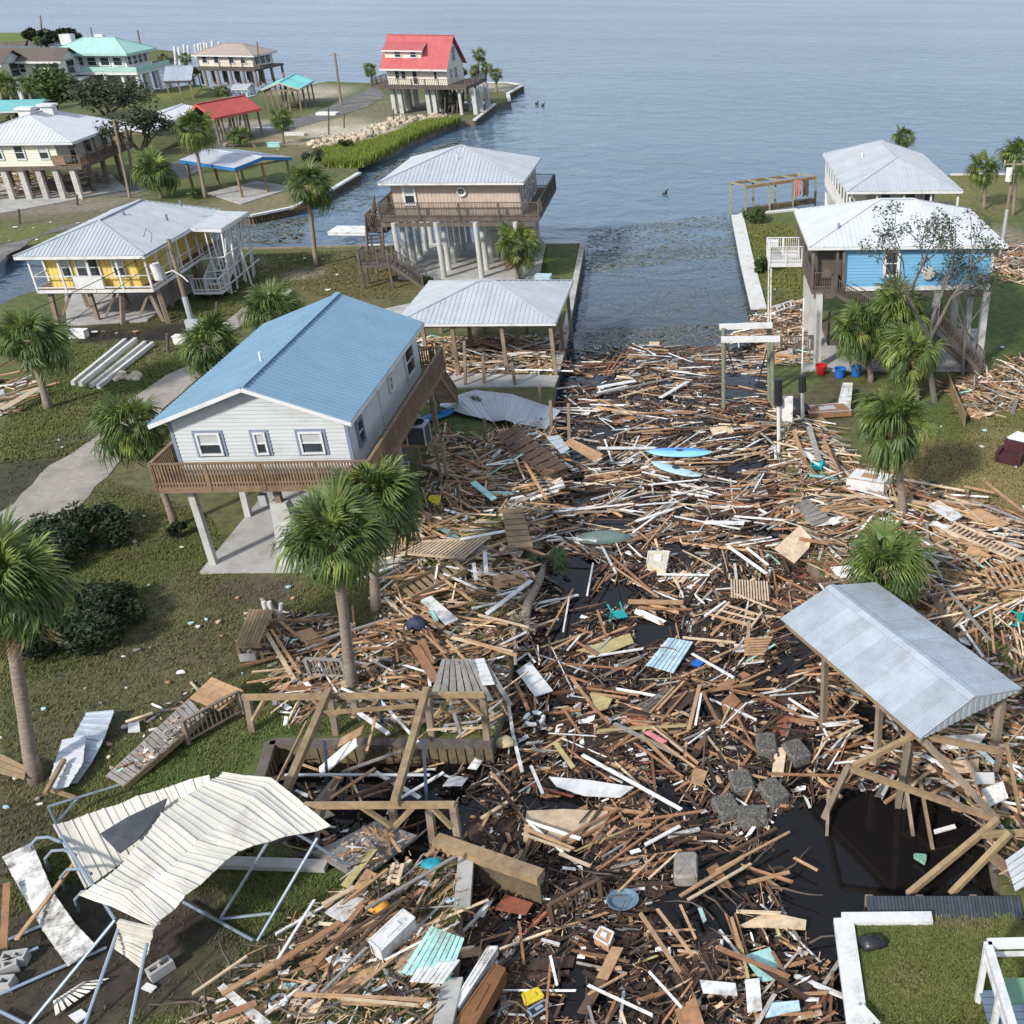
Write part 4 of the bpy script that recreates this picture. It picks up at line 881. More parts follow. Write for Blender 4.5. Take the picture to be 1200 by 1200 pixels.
def palm(label,base,top,rad_px,n=46,bz=0.0,dy=0.0,tr=.17,dead=4,group='cabbage palms among the houses',lean=None,yellow=.2,squash=1.0,z=None):
    rg=random.Random(hash(label)%1000 if False else sum(map(ord,label)))
    b=P(*base,bz); t=HY(*top,b.y+dy); dep=proj(t)[2]; cr=rad_px/FPX*dep
    h=empty('palm_tree',label,'palm tree',b,0,group); T=t-b
    pts=[(0,0,-.3)]; rs=[tr*1.35]
    for i in range(1,9):
        f=i/8; bend=math.sin(f*math.pi)*.08*T.z; pts.append((T.x*f**1.25,T.y*f**1.2+bend*.2,T.z*f)); rs.append(tr*(1.12 if f<.2 else 1.0-.1*f)*(1+.06*rg.uniform(-1,1))*(1.25 if f>.9 else 1))
    MB().tube(pts,rs,9).build('trunk',M_bark,h,smooth=True)
    mb=MB()
    for i in range(26):
        a=i*2.4; zc=-.15-.035*i*cr/2; q=Vector((math.cos(a)*tr*1.0,math.sin(a)*tr*1.0,zc)); mb.beam(T+q*1.0,T+q+Vector((math.cos(a)*.14,math.sin(a)*.14,.2)),.06,.03)
    tag(mb.build('leaf_boots',M_frd,h),kind='stuff')
    wind=rg.uniform(0,6.28); dead+=n//7
    for i in range(n+dead):
        d=i>=n; f=i/max(n-1,1)
        az=i*2.39996+rg.uniform(-.3,.3)
        el=rad(82-118*f**.92)+rg.uniform(-.24,.24)+.22*f*math.cos(az-wind) if not d else rad(-75)+rg.uniform(-.1,.2)
        if d: me=FD
        else:
            dr=max(0,min(3,(0 if f<.16 else (1 if f<.45 else (2 if f<.75 else 3)))+rg.choice((-1,0,0,1))))
            mi=1 if rg.random()<yellow+(.35 if f<.12 else 0) else (2 if f>.5 and rg.random()<.6 else 0)
            me=FM[mi*4+dr]
        o=bpy.data.objects.new('frond',me); S.collection.objects.link(o); o.parent=h
        s=cr*(.95 if f>.1 else .8)*rg.uniform(.68,1.22)*(1+.12*math.cos(az-wind))
        if d: s*=.75
        o.location=T+Vector((math.cos(az)*.12,math.sin(az)*.12,rg.uniform(-.25,.15)*cr*.4)); o.scale=(s,s,s*squash)
        o.rotation_euler=(rg.uniform(-.35,.35),-el,az)
    return h
PL=[
 ('tall palm at the left edge of the photo, leaning, with a huge ragged crown',(42,915),(6,690),76,60,{'dy':.6,'tr':.2,'dead':8,'squash':1.0}),
 ('palm at the left beside the scattered planks, in front of the yellow house',(57,478),(33,398),42,46,{'tr':.2,'dead':3}),
 ('bushy palm against the left corner of the blue-roofed house deck',(206,618),(158,500),46,50,{'dead':6,'tr':.16}),
 ('palm behind the left slope of the blue roof, with the meter on a pole',(255,470),(246,405),40,44,{'dead':2}),
 ('palm peeping over the top of the blue roof near its ridge',(325,415),(318,362),38,46,{'dead':1}),
 ('slender palm standing alone on the brown lawn left of the tan house',(371,312),(360,217),30,42,{'dead':5,'tr':.19}),
 ('palm in front of the grey house deck, the nearer and lower of the pair',(413,805),(392,632),62,60,{'dy':-.3,'tr':.19,'dead':3}),
 ('palm in front of the grey house deck, the farther and taller of the pair',(441,716),(436,582),62,62,{'tr':.19,'dead':3}),
 ('palm with hanging fronds in front of the tan house piles',(607,328),(605,287),31,44,{'dead':7,'yellow':.35}),
 ('palm standing in the debris right of the canal, bright green crown',(1058,605),(1046,492),50,54,{'tr':.19,'dead':4,'yellow':.3}),
 ('low dense palm crown just behind the corrugated boathouse roof',(1046,735),(1037,662),54,60,{'tr':.2,'dead':0,'yellow':.25}),
 ('left palm of the cluster before the bright blue house',(1021,447),(1010,388),40,44,{'dead':2,'yellow':.3}),
 ('upper palm of the cluster before the bright blue house',(1050,440),(1050,364),43,46,{'dead':1,'yellow':.2}),
 ('right palm of the cluster before the bright blue house, its crown lowest',(1074,470),(1072,414),41,46,{'dead':2,'yellow':.5}),
 ('palm on the far right lawn beyond the houses',(1153,245),(1155,198),22,38,{'dead':3}),
 ('taller palm at the right edge beside the transformer pole',(1187,252),(1193,183),25,38,{'dead':3}),
 ('palm crown showing above the far grey roof on the right',(1059,205),(1060,160),16,34,{'dead':1}),
 ('tall thin palm beside the blue-edged carport, old fronds hanging',(241,232),(225,152),26,38,{'dead':9,'yellow':.5}),
 ('round palm between the cream house and the blue-edged carport',(189,232),(181,200),27,44,{'dead':1}),
 ('small palm by the road near the red carport',(332,168),(330,140),15,34,{'dead':3}),
]
for lb,b_,t_,r_,n_,kw in PL: palm(lb,b_,t_,r_,n_,**kw)
FAR=[((88,92),(85,57),10),((104,92),(101,60),10),((16,132),(12,98),14),((38,128),(34,98),12),((60,72),(58,62),9),((192,78),(191,69),8),((218,78),(217,68),8),((560,106),(561,64),9),((557,107),(556,82),9),((569,107),(570,79),8),((582,108),(581,86),9),((437,100),(434,81),9),((48,60),(45,47),6),((255,112),(262,106),9),((35,150),(28,138),16),((72,88),(66,74),10),((3,126),(1,94),13),((262,172),(285,158),13),((300,172),(275,160),12)]
FL=['far palm left of the mint house, the closer to its stairs','far palm in front of the mint balcony','dark palm by the brown-roofed building, at the left margin','palm tuft right of the margin one, brown-roofed building behind','palm crown above the brown shingle roofs','little palm by the far strip of water, left one','little palm by the mooring posts, right one','tallest palm right of the red-roofed house','low palm tucked against the tall one at the red-roofed house','middle palm of the group right of the red-roofed house','round-headed palm nearest the dock tip on the far point','palm left of the red-roofed house, half hidden by it','tiny palm on the far marsh','spiky young palm in front of the red carport','fan palms under the aqua roof at the left edge','palm between the brown roofs and the mint house','palm at the very left behind the brown roof','bushy palm at the foot of the red carport, left one','bushy palm at the foot of the red carport, right one']
for (b_,t_,r_),lb in zip(FAR,FL): palm(lb,b_,t_,r_,26,dead=1,tr=.22,group='distant palms')
# ------------------------------------------------------------ broad-leaved trees and shrubs
def leafcloud(mb,c,r,n,rg,size,flat=1.0,gaps=.4):
    for i in range(n):
        d=Vector((rg.gauss(0,1),rg.gauss(0,1),rg.gauss(0,1)*flat)).normalized()*r*rg.uniform(.35,1.0)**.6
        p=c+d; s=size*rg.uniform(.6,1.4); u=Vector((rg.uniform(-1,1),rg.uniform(-1,1),rg.uniform(-.6,.6))).normalized(); v=u.cross(Vector((rg.uniform(-1,1),rg.uniform(-1,1),rg.uniform(.2,1)))).normalized()
        mb.add([p-u*s,p+v*s*.45,p+u*s,p-v*s*.45],[(0,1,2,3)])
def tree(label,base,top,wpx,leaf,bark,n_leaf=5000,size=.12,density=.35,cat='tree',name='oak_tree',group=None,tr=.2,spread=1.0,dy=0,seed=1,bare=0):
    rg=random.Random(seed); b=P(*base); t=HY(*top,b.y+dy); dep=proj(t)[2]; w=wpx/FPX*dep/2; H_=t.z-b.z
    h=empty(name,label,cat,b,0,group); tips=[]; mb=MB()
    T=t-b
    def grow(p,d,L_,r,lv):
        q=p+d*L_; mid=p.lerp(q,.5)+Vector((rg.uniform(-1,1),rg.uniform(-1,1),rg.uniform(-.5,.5)))*L_*.09
        mb.tube([p,mid,q],[r,r*.82,r*.64],5 if lv>1 else 7)
        if lv>=4 or L_<.25: tips.append(q); return
        if lv>=2: tips.append(q)
        for k in range(rg.choice((2,3,3)) if lv else 4):
            nd=(d+Vector((rg.uniform(-1,1)*spread,rg.uniform(-1,1)*spread,rg.uniform(-.25,.55)))*.85).normalized(); grow(q,nd,L_*rg.uniform(.55,.85),r*.6,lv+1)
    grow(Vector((0,0,-.2)),Vector((T.x*.3/max(H_,.1),0,1)).normalized(),H_*.30,tr,0)
    # fit the tips into the crown box
    xs=max(abs(q.x) for q in tips)+.01; zs=max(q.z for q in tips); k=min(w/xs,1.6); kz=H_/zs
    mb.v=[(v[0]*(1+(k-1)*min(1,max(0,v[2]/H_*2)))+T.x*min(1,max(0,v[2]*kz/H_)),v[1]*k,v[2]*kz) for v in mb.v]
    tips=[Vector((q.x*k+T.x*min(1,q.z*kz/H_),q.y*k,q.z*kz)) for q in tips]
    mb.build('trunk',bark,h)
    lm=MB(); use=[q for q in tips if rg.random()>bare]
    for q in use: leafcloud(lm,q,w*density,max(4,int(n_leaf/len(use))),rg,size,.7)
    tag(lm.build('crown',leaf,h),kind='stuff'); return h
tree('storm-stripped grey oak with thin leaves, right of the palm cluster',(1096,470),(1085,240),165,M_leafo,M_barkg,3600,.085,.12,tr=.2,seed=4,bare=.35,spread=1.15)
tree('half-dead grey tree with broken limbs at the corner of the blue house',(1128,440),(1140,285),90,M_leafo,M_barkg,1300,.09,.15,tr=.12,seed=9,bare=.2)
tree('dark evergreen oak between the cream house and the road',(165,212),(162,128),64,M_leafo,M_barkd,2300,.2,.22,tr=.24,seed=5)
tree('sparse brownish tree in front of the mint-roofed house',(125,160),(120,92),95,M_leafo,M_barkd,3800,.24,.26,tr=.3,seed=6)
tree('mid green tree left of the sparse one, by the brown-roofed building',(62,140),(68,82),80,M_leafm,M_barkd,3800,.3,.3,tr=.3,seed=8)
tree('small grey tree with a rounded crown right of the red-roofed house',(537,106),(533,78),30,M_leafo,M_barkd,1800,.26,.3,tr=.2,seed=10)
for i,(b_,t_,w_,lb) in enumerate([((55,58),(52,40),30,'dark tree on the far marsh, left of the tall white post'),((75,60),(78,38),36,'dark tree on the far marsh, right of the tall white post'),((30,52),(33,36),16,'lone small tree on the far marsh')]):
    tree(lb,b_,t_,w_,M_leafd,M_barkd,1200,.7,.35,tr=.4,seed=20+i,group='trees on the far marsh')
def shrub(label,c,w,hgt,leaf,n=3000,size=.08,seed=1,depth=None,name='shrub',stems=8):
    rg=random.Random(seed); b=P(*c); dep=proj(b)[2]; r=w/FPX*dep/2; hh=hgt; h=empty(name,label,'bush',b); mb=MB(); lm=MB(); dd=depth or r
    cs=[]
    for i in range(stems):
        a=rg.uniform(0,6.28); f=rg.uniform(.2,.85); q=Vector((math.cos(a)*r*f*1.12,math.sin(a)*dd*f*1.12,hh*rg.uniform(.25,1.0)*(1.15-f*.6))); mb.tube([(0,0,-.1),q*.5+Vector((0,0,.1)),q],[.05,.035,.015],4); cs.append(q)
    mb.build('stem',M_barkd,h)
    for q in cs: leafcloud(lm,q,min(r,1.6)*.38,n//len(cs),rg,size,.6)
    tag(lm.build('foliage',leaf,h),kind='stuff')
shrub('low dark spreading juniper bush between the palm and the drive',(95,640),105,1.5,M_leafd,5200,.10,3,stems=16)
shrub('big dark sprawling bush behind the tall left-edge palm trunk',(98,740),150,1.5,M_leafd,9000,.10,4,stems=26,depth=3.0)
shrub('dark ragged bush at the left edge under the big palm crown',(25,680),90,1.3,M_leafd,3000,.10,12,stems=12)
shrub('green bush growing by the wide white seawall',(896,318),27,1.3,M_leafm,2200,.10,5)
shrub('uprooted bushy branches at the top end of the white seawall',(889,258),34,1.2,M_leafm,1800,.12,6)
shrub('dark green bush on the marshy point beyond the inlet',(408,180),20,1.6,M_leafm,1400,.15,7)
shrub('grey-brown brush left of the marsh bush',(368,190),32,1.2,M_leafo,1600,.15,8)
shrub('small green plant by the foot of the tan house stairs',(500,332),24,.6,M_leafm,800,.08,9)
shrub('low green shrub at the foot of the palm by the grey house corner',(210,630),24,.7,M_leafd,900,.08,10)
shrub('broken leafy branch lying on the grass by the grey metal sheet',(545,476),30,.5,M_leafo,700,.07,11)
shrub('green shrub beside the slab of the blue-edged carport',(228,232),22,.8,M_leafm,700,.09,13)
# ------------------------------------------------------------ utility poles, wires, posts
def upole(label,base,top,r=.15,mt=None,arm=True,can=False,sleeve=0,group=None):
    b=P(*base); t=HY(*top,b.y); T=t-b; h=empty('utility_pole',label,'utility pole',b,0,group)
    MB().cyl((0,0,-.3),T,r,r*.75,8).build('shaft',mt or M_pwood,h)
    if sleeve: MB().cyl((0,0,0),T*sleeve,r*1.12,r*1.05,8).build('shiny_conduit',M_galv,h)
    if can: MB().cyl(T*.93+Vector((-.35,-.2,-1.1)),T*.93+Vector((-.35,-.2,0)),.28,.28,12).build('transformer',M_whitew,h); MB().beam(T*.93+Vector((-.3,-.2,-.5)),T*.93,.08).build('bracket',M_steel,h)
    if arm: MB().beam(T+Vector((-.9,0,-.3)),T+Vector((.9,0,-.3)),.1,.12).build('crossarm',M_pwood,h); 
    for s_ in(-.8,0,.8):
        if arm: MB().cyl(T+Vector((s_,0,-.2)),T+Vector((s_,0,.02)),.05,.05,6).build('insulator',M_whitew,h)
    return h,b,t
h,b,t=upole('leaning utility pole with a fallen transformer in front of the yellow house',(231,400),(197,280),.17,arm=False,sleeve=.45)
MB().cyl((-1.2,-.2,4.3),(-1.3,-.2,5.35),.3,.3,12).build('transformer',M_whitew,h); MB().tube([(-1.0,0,4.6),(-.2,-.2,4.9),(.5,-.5,4.6),(.9,-.7,4.3)],.04,6).build('lamp_arm',M_whitew,h)
MB().tube([(-1.6,0,7),(-1.4,.2,7.5),(-1.0,0,7.2),(-1.1,-.2,6.7)],.02,5).build('loose_cable',M_black,h)
POLE=t
upole('short pole with electric meters standing in the palm behind the blue roof',(236,440),(227,418),.1,arm=False)[0]
b=P(241,430); h=empty('meter_box','grey electric meter box on a post beside the blue roof',"meter box",(b.x,b.y,0)); MB().box(-.45,-.2,2.2,.35,.15,3.1).build('box_shell',M_galv,h); MB().beam((0,0,0),(0,0,2.3),.12).build('post',M_pwood,h); MB().cyl((-.75,-.1,1.9),(-.75,.1,1.9),.22,.22,10).build('meter',M_whitew,h)
upole('utility pole by the road left of the red-roofed house',(400,123),(392,62),.22,arm=True)
upole('thin dark utility pole on the far marsh',(50,50),(47,18),.25,arm=False); upole('tall pale post on the far marsh between dark trees',(73,57),(66,33),.3,M_white,False)
upole('dark pole right of the mint house',(166,62),(161,35),.25,arm=False); upole('tiny pole on the far shore behind the mint roof',(108,45),(106,32),.25,arm=False)
upole('pole right of the tan shingle house, topped with a box',(305,98),(301,49),.2,arm=False); upole('bare pole in front of the aqua boathouse',(336,125),(332,85),.18,arm=False)
upole('leaning pole beside the cream house deck, wires hanging',(152,232),(133,140),.15,arm=False); upole('second pole by the cream house, standing behind the railing',(156,215),(147,150),.15,arm=False)
upole('pole with white transformer and street lamp at the right edge',(1172,300),(1189,188),.15,arm=True,can=True,sleeve=.5)
for i,(x,y,ty,lb) in enumerate([(385,158,127,'short wooden post by the sandy lot'),(403,150,132,'thin wooden post on the riprap edge'),(461,143,128,'short post at the foot of the red-roofed house'),(281,155,115,'dark post in front of the red carport'),(268,150,129,'thin post left of the red carport post'),(254,372,354,'short black post on the lawn near the pole'),(196,412,391,'thin black post beside the concrete beams'),(22,262,245,'short post by the muddy track at far left'),(1075,250,238,'white marker post on the far right lawn'),(90,240,228,'leaning post in front of the cream house')]):
    b=P(x,y); t=HY(x,ty,b.y); mb=MB().cyl((b.x,b.y,-.2),t,.11,.1,8); single('wooden_post',mb,M_deckg if i!=8 else M_white,lb,'post','loose posts')
# wires sagging from the leaning pole out of frame at left
def wire(label,a,b,sag,r=.018):
    a,b=Vector(a),Vector(b); pts=[a.lerp(b,i/16)-Vector((0,0,sag*4*(i/16)*(1-i/16))) for i in range(17)]
    c=a; mb=MB().tube([p-c for p in pts],r,4); return tag(mb.build('power_line',M_black,None,c),label,'wire','power lines at left')
wire('upper power line sagging from the leaning pole to the left edge',POLE-Vector((0,0,.2)),HY(-120,420,50),.5,.022)
wire('lower power line running from the leaning pole to the left edge',POLE-Vector((0,0,.6)),HY(-120,500,47),.4,.022)
# mooring piles far away
MPX=[(205,75,54),(210,76,55),(216,68,52),(221,70,53),(229,68,52),(233,70,51),(236,64,50),(240,68,49),(243,69,50),(249,66,48),(257,65,49),(263,66,50)]
for i,(x,yb,yt) in enumerate(MPX):
    b=P(x,yb,WL); t=HY(x-.6,yt,b.y); r=.28; mb=MB().cyl((b.x,b.y,-2),t,r,r,8); single('mooring_pile',mb,M_whitew,'white mooring pile in the far water by the tan shingle roof, '+['leftmost','second from left','third from left','fourth from left','fifth from left','sixth from left','sixth from right','fifth from right','fourth from right','third from right','second from right','rightmost'][i],'pile','mooring piles')
# birds on the water
for i,(x,y) in enumerate(((629,122),(636,124),(779,227))):
    b=P(x,y,WL); mb=MB().lathe([(.02,-.05),(.25,0),(.3,.15),(.18,.3),(.05,.36)],(b.x,b.y,WL),8,.6); mb.tube([(b.x+.2,b.y,WL+.2),(b.x+.32,b.y,WL+.5),(b.x+.5,b.y,WL+.5)],[.08,.06,.02],6)
    single('water_bird',mb,M_black,['dark water bird floating right of the far point','second dark bird just right of the first, right of the far point','lone dark bird in the middle of the open water'][i],'bird','birds on the water')
# riprap rocks along the sandy far lot
rg=random.Random(3); RP=[(368,172),(392,166),(415,163),(435,156),(450,148),(470,142),(500,140),(530,140)]
for i in range(240):
    f=rg.uniform(0,len(RP)-1.001); k=int(f); x=RP[k][0]*(1-f+k)+RP[k+1][0]*(f-k)+rg.uniform(-6,6); y=RP[k][1]*(1-f+k)+RP[k+1][1]*(f-k)+rg.uniform(-4.5,4)
    b=P(x,y); s=rg.uniform(.35,.95); mb=MB(); pr=[(s*.1,-.1),(s*.5,0),(s*.55,s*.3),(s*.35,s*.55),(s*.05,s*.62)]; mb.lathe(pr,(0,0,0),6,rg.uniform(.6,1)); mb.v=[(v[0]+rg.uniform(-.12,.12)*s,v[1]+rg.uniform(-.12,.12)*s,v[2]+rg.uniform(-.1,.1)*s) for v in mb.v]
    o=mb.build('rock',M_rock,None,b); o.rotation_euler=(0,0,rg.uniform(0,6)); tag(o,'tan riprap rock on the bank between the sandy lot and the marsh grass','rock','riprap rocks by the sandy lot')
# ------------------------------------------------------------ debris
LM=[('the light blue kayak',796,531),('the second pale blue hull',790,549),('the turquoise upturned chair',716,700),('the teal chair by the bank',962,546),('the overturned grey-green canoe',707,631),
('the life ring',626,841),('the wooden dock section',607,618),('the tilted plywood sheet',684,527),('the tar-black floats',895,925),('the pale lone float',804,1017),('the round blue-grey tub',730,1057),
('the floating railing',672,1040),('the big jagged white sheet',690,920),('the pale aqua wall panel',783,766),('the slatted panel',878,692),('the white square board',627,796),('the uprooted trunk',624,700),
('the white lift beams',878,395),('the white jack posts',925,490),('the grey metal sheet',560,480),('the boathouse wall posts',1000,860),('the white freezer box',459,1090),('the yellow plastic mat',624,1171),
('the orange-brown box',562,1165),('the raised lawn corner',983,1080),('the fallen deck ramp',190,870),('the picnic platform',300,732),('the grey deck slab',540,795),('the fallen lift beams',450,800),
('the tan cabinet top',1018,563),('the white spotted door',1108,598),('the slatted pallet frame',1160,628),('the cream tub',770,655),('the aqua shutter',567,575),('the air conditioner stand',490,520),
('the canal mouth weeds',780,415),('the right bank palm',1058,600),('the low palm crown',1037,700),('the slip bulkhead',575,1005),('the orange chunk',444,1063),('the maroon armchair',1185,530),
('the black tarp',950,490),('the slatted panel',740,840),('the stair stringers',500,680),('the concrete beams',130,425),('the grey blue-roofed house',250,680),('the left-edge palm trunk',40,900),('the collapsed carport',200,1000),('the yellow house',150,385),('the tan house stairs',470,345),('the muddy steel strips',60,1080)]
def where(px,py):
    n,x,y=min(LM,key=lambda l:math.hypot(l[1]-px,(l[2]-py)*1.2)); d=math.hypot(x-px,y-py)
    dx,dy=px-x,py-y
    rel=('right of' if dx>0 else 'left of') if abs(dx)>abs(dy)*1.15 else ('in front of' if dy>0 else 'behind')
    q='beside' if d<14 else ('just '+rel if d<38 else (rel if d<75 else 'well '+rel))
    return q+' '+n
def board_verts(c,ang,L_,w,t,pitch,roll,rg,brk=.06):
    d=Vector((math.cos(ang)*math.cos(pitch),math.sin(ang)*math.cos(pitch),math.sin(pitch))); s=Vector((-math.sin(ang),math.cos(ang),0)); s=(s*math.cos(roll)+Vector((0,0,1))*math.sin(roll)).normalized(); n=d.cross(s)
    vs=[]
    for e in(-1,1):
        a1,a2=rg.uniform(-brk,brk),rg.uniform(-brk,brk)
        for i,j in((-1,-1),(1,-1),(1,1),(-1,1)): vs.append(d*(e*L_/2+(a1 if i<0 else a2))+s*(i*w/2)+n*(j*t/2))
    return vs
BF=[(0,3,2,1),(4,5,6,7),(0,1,5,4),(1,2,6,5),(2,3,7,6),(3,0,4,7)]
BOARDS=[]   # (centre, verts, colour name, L, w, forced)
rg=random.Random(11)
def ptin(px): 
    return [P(*q,WL) for q in px]
HOLES=[[(905,965),(985,948),(1110,942),(1130,1000),(1150,1045),(1010,1050),(980,1077),(975,1115),(945,1095),(908,1040)],[(655,655),(700,655),(698,690),(640,705),(632,680)],[(740,728),(790,722),(800,742),(748,762)],[(848,438),(893,438),(900,462),(852,470)],
 [(815,965),(838,972),(825,990),(815,985)],[(690,615),(715,600),(760,605),(740,622)],[(1000,1055),(1170,1050),(1180,1075),(985,1076)],[(700,498),(732,498),(730,512),(698,512)]]
HOLW=[ptin(h) for h in HOLES]
PAL_W=[('dark wet',.32),('mud brown',.13),('orange-brown',.21),('tan',.16),('pale',.09),('grey',.05),('white',.115),('black',.01),('yellowish',.015),('aqua',.008),('reddish',.02)]
PAL_D=[('tan',.30),('pale',.21),('grey',.10),('white',.13),('orange-brown',.13),('mud brown',.07),('dark wet',.03),('yellowish',.02),('aqua',.01)]
PAL_U=[('dark wet',.17),('mud brown',.08),('orange-brown',.14),('tan',.18),('pale',.12),('grey',.10),('white',.2),('reddish',.015),('pale blue',.01)]
def pick(pal):
    r=rg.random()*sum(w for _,w in pal)
    for k,w in pal:
        r-=w
        if r<=0: return k
    return pal[0][0]
REG=[ # name, px polygon, base z, boards per m2, palette, mean angle, spread, length range, pile height, tilt
 ('upper',[(655,440),(690,406),(760,404),(845,410),(905,402),(908,470),(918,522),(645,522),(652,470)],WL,2.5,PAL_U,.12,.55,(.5,3.2),.12,.05),
 ('mid',[(645,522),(918,522),(932,590),(945,650),(620,655),(640,600),(630,560)],WL,3.9,PAL_U,.15,.9,(.5,3.4),.2,.07),
 ('low',[(620,655),(945,650),(985,700),(1070,775),(1112,850),(1132,900),(1090,926),(990,930),(900,960),(575,875),(600,760)],WL,4.0,PAL_W,.3,1.6,(.35,2.6),.22,.09),
 ('bottom',[(575,875),(900,960),(915,1060),(978,1140),(985,1230),(515,1230),(532,1150),(545,1065),(560,1000),(575,880)],WL,4.2,PAL_W,.9,1.6,(.25,2.0),.22,.1),
 ('left_bank',[(505,505),(560,512),(600,500),(645,490),(662,520),(642,600),(625,650),(602,760),(577,862),(430,850),(330,790),(300,745),(330,715),(430,740),(450,690),(455,640),(500,600),(495,560)],0,4.6,PAL_D,.2,1.5,(.4,2.8),.55,.2),
 ('under_boathouse',[(478,398),(655,395),(650,440),(490,443)],0,4.5,PAL_D,.1,1.0,(.6,3.2),.9,.2),
 ('right_bank',[(908,480),(960,490),(1000,540),(1100,575),(1200,610),(1330,650),(1330,830),(1140,835),(1065,765),(985,700),(945,650),(928,560)],0,5.2,PAL_D,-.35,1.2,(.4,3.4),.75,.18),
 ('right_top',[(1118,452),(1200,418),(1300,440),(1300,500),(1200,480),(1135,492)],0,5.5,PAL_D,-.2,1.4,(.4,2.8),.7,.2),
 ('small_bank',[(845,405),(880,372),(940,352),(962,425),(905,428),(895,400)],0,5.0,PAL_D,.3,1.4,(.4,2.4),.3,.12),
 ('lower_right',[(1060,905),(1110,850),(1200,835),(1320,870),(1340,1050),(1182,1045),(1145,960)],0,6.0,PAL_D,.5,1.6,(.3,2.2),.7,.25),
 ('far_right',[(1140,320),(1150,285),(1240,290),(1240,345)],0,4.0,PAL_D,0,1.6,(.5,2.5),.6,.2),
 ('bottom_left',[(200,1210),(330,1090),(400,1040),(470,1010),(540,1000),(538,1080),(515,1210)],0,4.2,PAL_D,.75,.8,(.3,2.4),.25,.12),
 ('left_small',[(-30,450),(40,443),(55,462),(-20,500)],0,3.6,PAL_D,.5,.9,(.6,2.6),.3,.1),
 ('slip',[(330,890),(575,885),(555,1000),(300,1005)],WL,1.5,PAL_W,.5,1.6,(.5,2.4),.3,.15),
 ('cream_house',[(0,180),(60,182),(130,205),(100,230),(0,232)],0,1.1,PAL_D,.1,1.2,(1.,4),.6,.1),
 ('ramp_left',[(310,790),(450,745),(470,800),(330,850)],0,3.2,PAL_D,.5,1.4,(.4,2.0),.2,.15),
 ('shed_heap',[(965,795),(1075,800),(1132,890),(1088,922),(1000,915),(962,868)],WL,3.0,PAL_D,.5,1.6,(.4,2.4),.8,.28),
 ('platform_top',[(372,1000),(440,966),(484,981),(420,1024)],.36,6.0,PAL_D,.5,1.6,(.15,1.2),.12,.08),
 ('ramp_top',[(134,908),(160,908),(238,838),(222,824)],.62,4.0,PAL_D,.5,1.6,(.15,.7),.1,.1),
 ('near_yard',[(145,840),(235,800),(285,810),(250,850),(180,880)],0,2.0,PAL_D,.6,1.5,(.2,1.0),.15,.15)]
REGW={}
def area(p): return abs(sum(p[i].x*p[(i+1)%len(p)].y-p[(i+1)%len(p)].x*p[i].y for i in range(len(p))))/2
def rand_in(poly,r_=rg):
    xs=[p.x for p in poly]; ys=[p.y for p in poly]
    while 1:
        x,y=r_.uniform(min(xs),max(xs)),r_.uniform(min(ys),max(ys))
        if inside(x,y,poly): return x,y
def edge_dist(x,y,poly):
    m=1e9; q=Vector((x,y))
    for i in range(len(poly)):
        a,b=poly[i].xy,poly[(i+1)%len(poly)].xy; t=max(0,min(1,(q-a).dot(b-a)/(b-a).length_squared)); m=min(m,(a+(b-a)*t-q).length)
    return m
def is_open(x,y): return any(inside(x,y,h) for h in HOLW)
SLIP_GAP=lambda x,y:noisy((x,y),.33,21)+.5*noisy((x,y),.9,22)
for nm,px,zb,dens,pal,am,asp,(l0,l1),ph,tilt in REG:
    poly=[P(*q,zb) for q in px]; REGW[nm]=(poly,zb,ph); n=int(area(poly)*dens*1.6)
    for i in range(n):
        x,y=rand_in(poly)
        if zb<0 and (is_open(x,y) or SLIP_GAP(x,y)>.34) and rg.random()>.05: continue
        L_=l0*.8+(l1-l0)*rg.random()**(1.5 if rg.random()<.45 else 2.8); 
        if rg.random()<.08: L_*=1.35
        w=rg.choice((.03,.04,.05,.06,.07,.08,.09,.12)) ; t=rg.choice((.03,.04,.04,.08))
        if rg.random()<.035: w=rg.uniform(.25,.7); L_=rg.uniform(.5,1.5); t=.02
        a=am+asp*1.2*noisy((x,y),.16,31)*math.pi*.6+1.1*asp*noisy((x,y),.55,32)+rg.gauss(0,.13)
        if rg.random()<.27: a=rg.uniform(0,math.pi)
        ed=min(1,edge_dist(x,y,poly)/1.8) if zb>=0 else 1
        hp=ph*ed*(.5+.9*abs(noisy((x,y),.3,33)))
        z=zb+rg.random()**1.3*hp+.03
        pt=rg.gauss(0,tilt)*min(1,1.5/L_); z+=abs(math.sin(pt))*L_*.3
        c=pick(pal)
        if zb<0 and z<WL+.07 and rg.random()<.6: c=rg.choice(('dark wet','dark wet','black','mud brown'))
        BOARDS.append((Vector((x,y,z)),board_verts(None,a,L_,w,t,pt,rg.gauss(0,.12 if zb<0 else .3),rg,(.02+w*.15) if rg.random()<.6 else .12),c,L_,w,None))
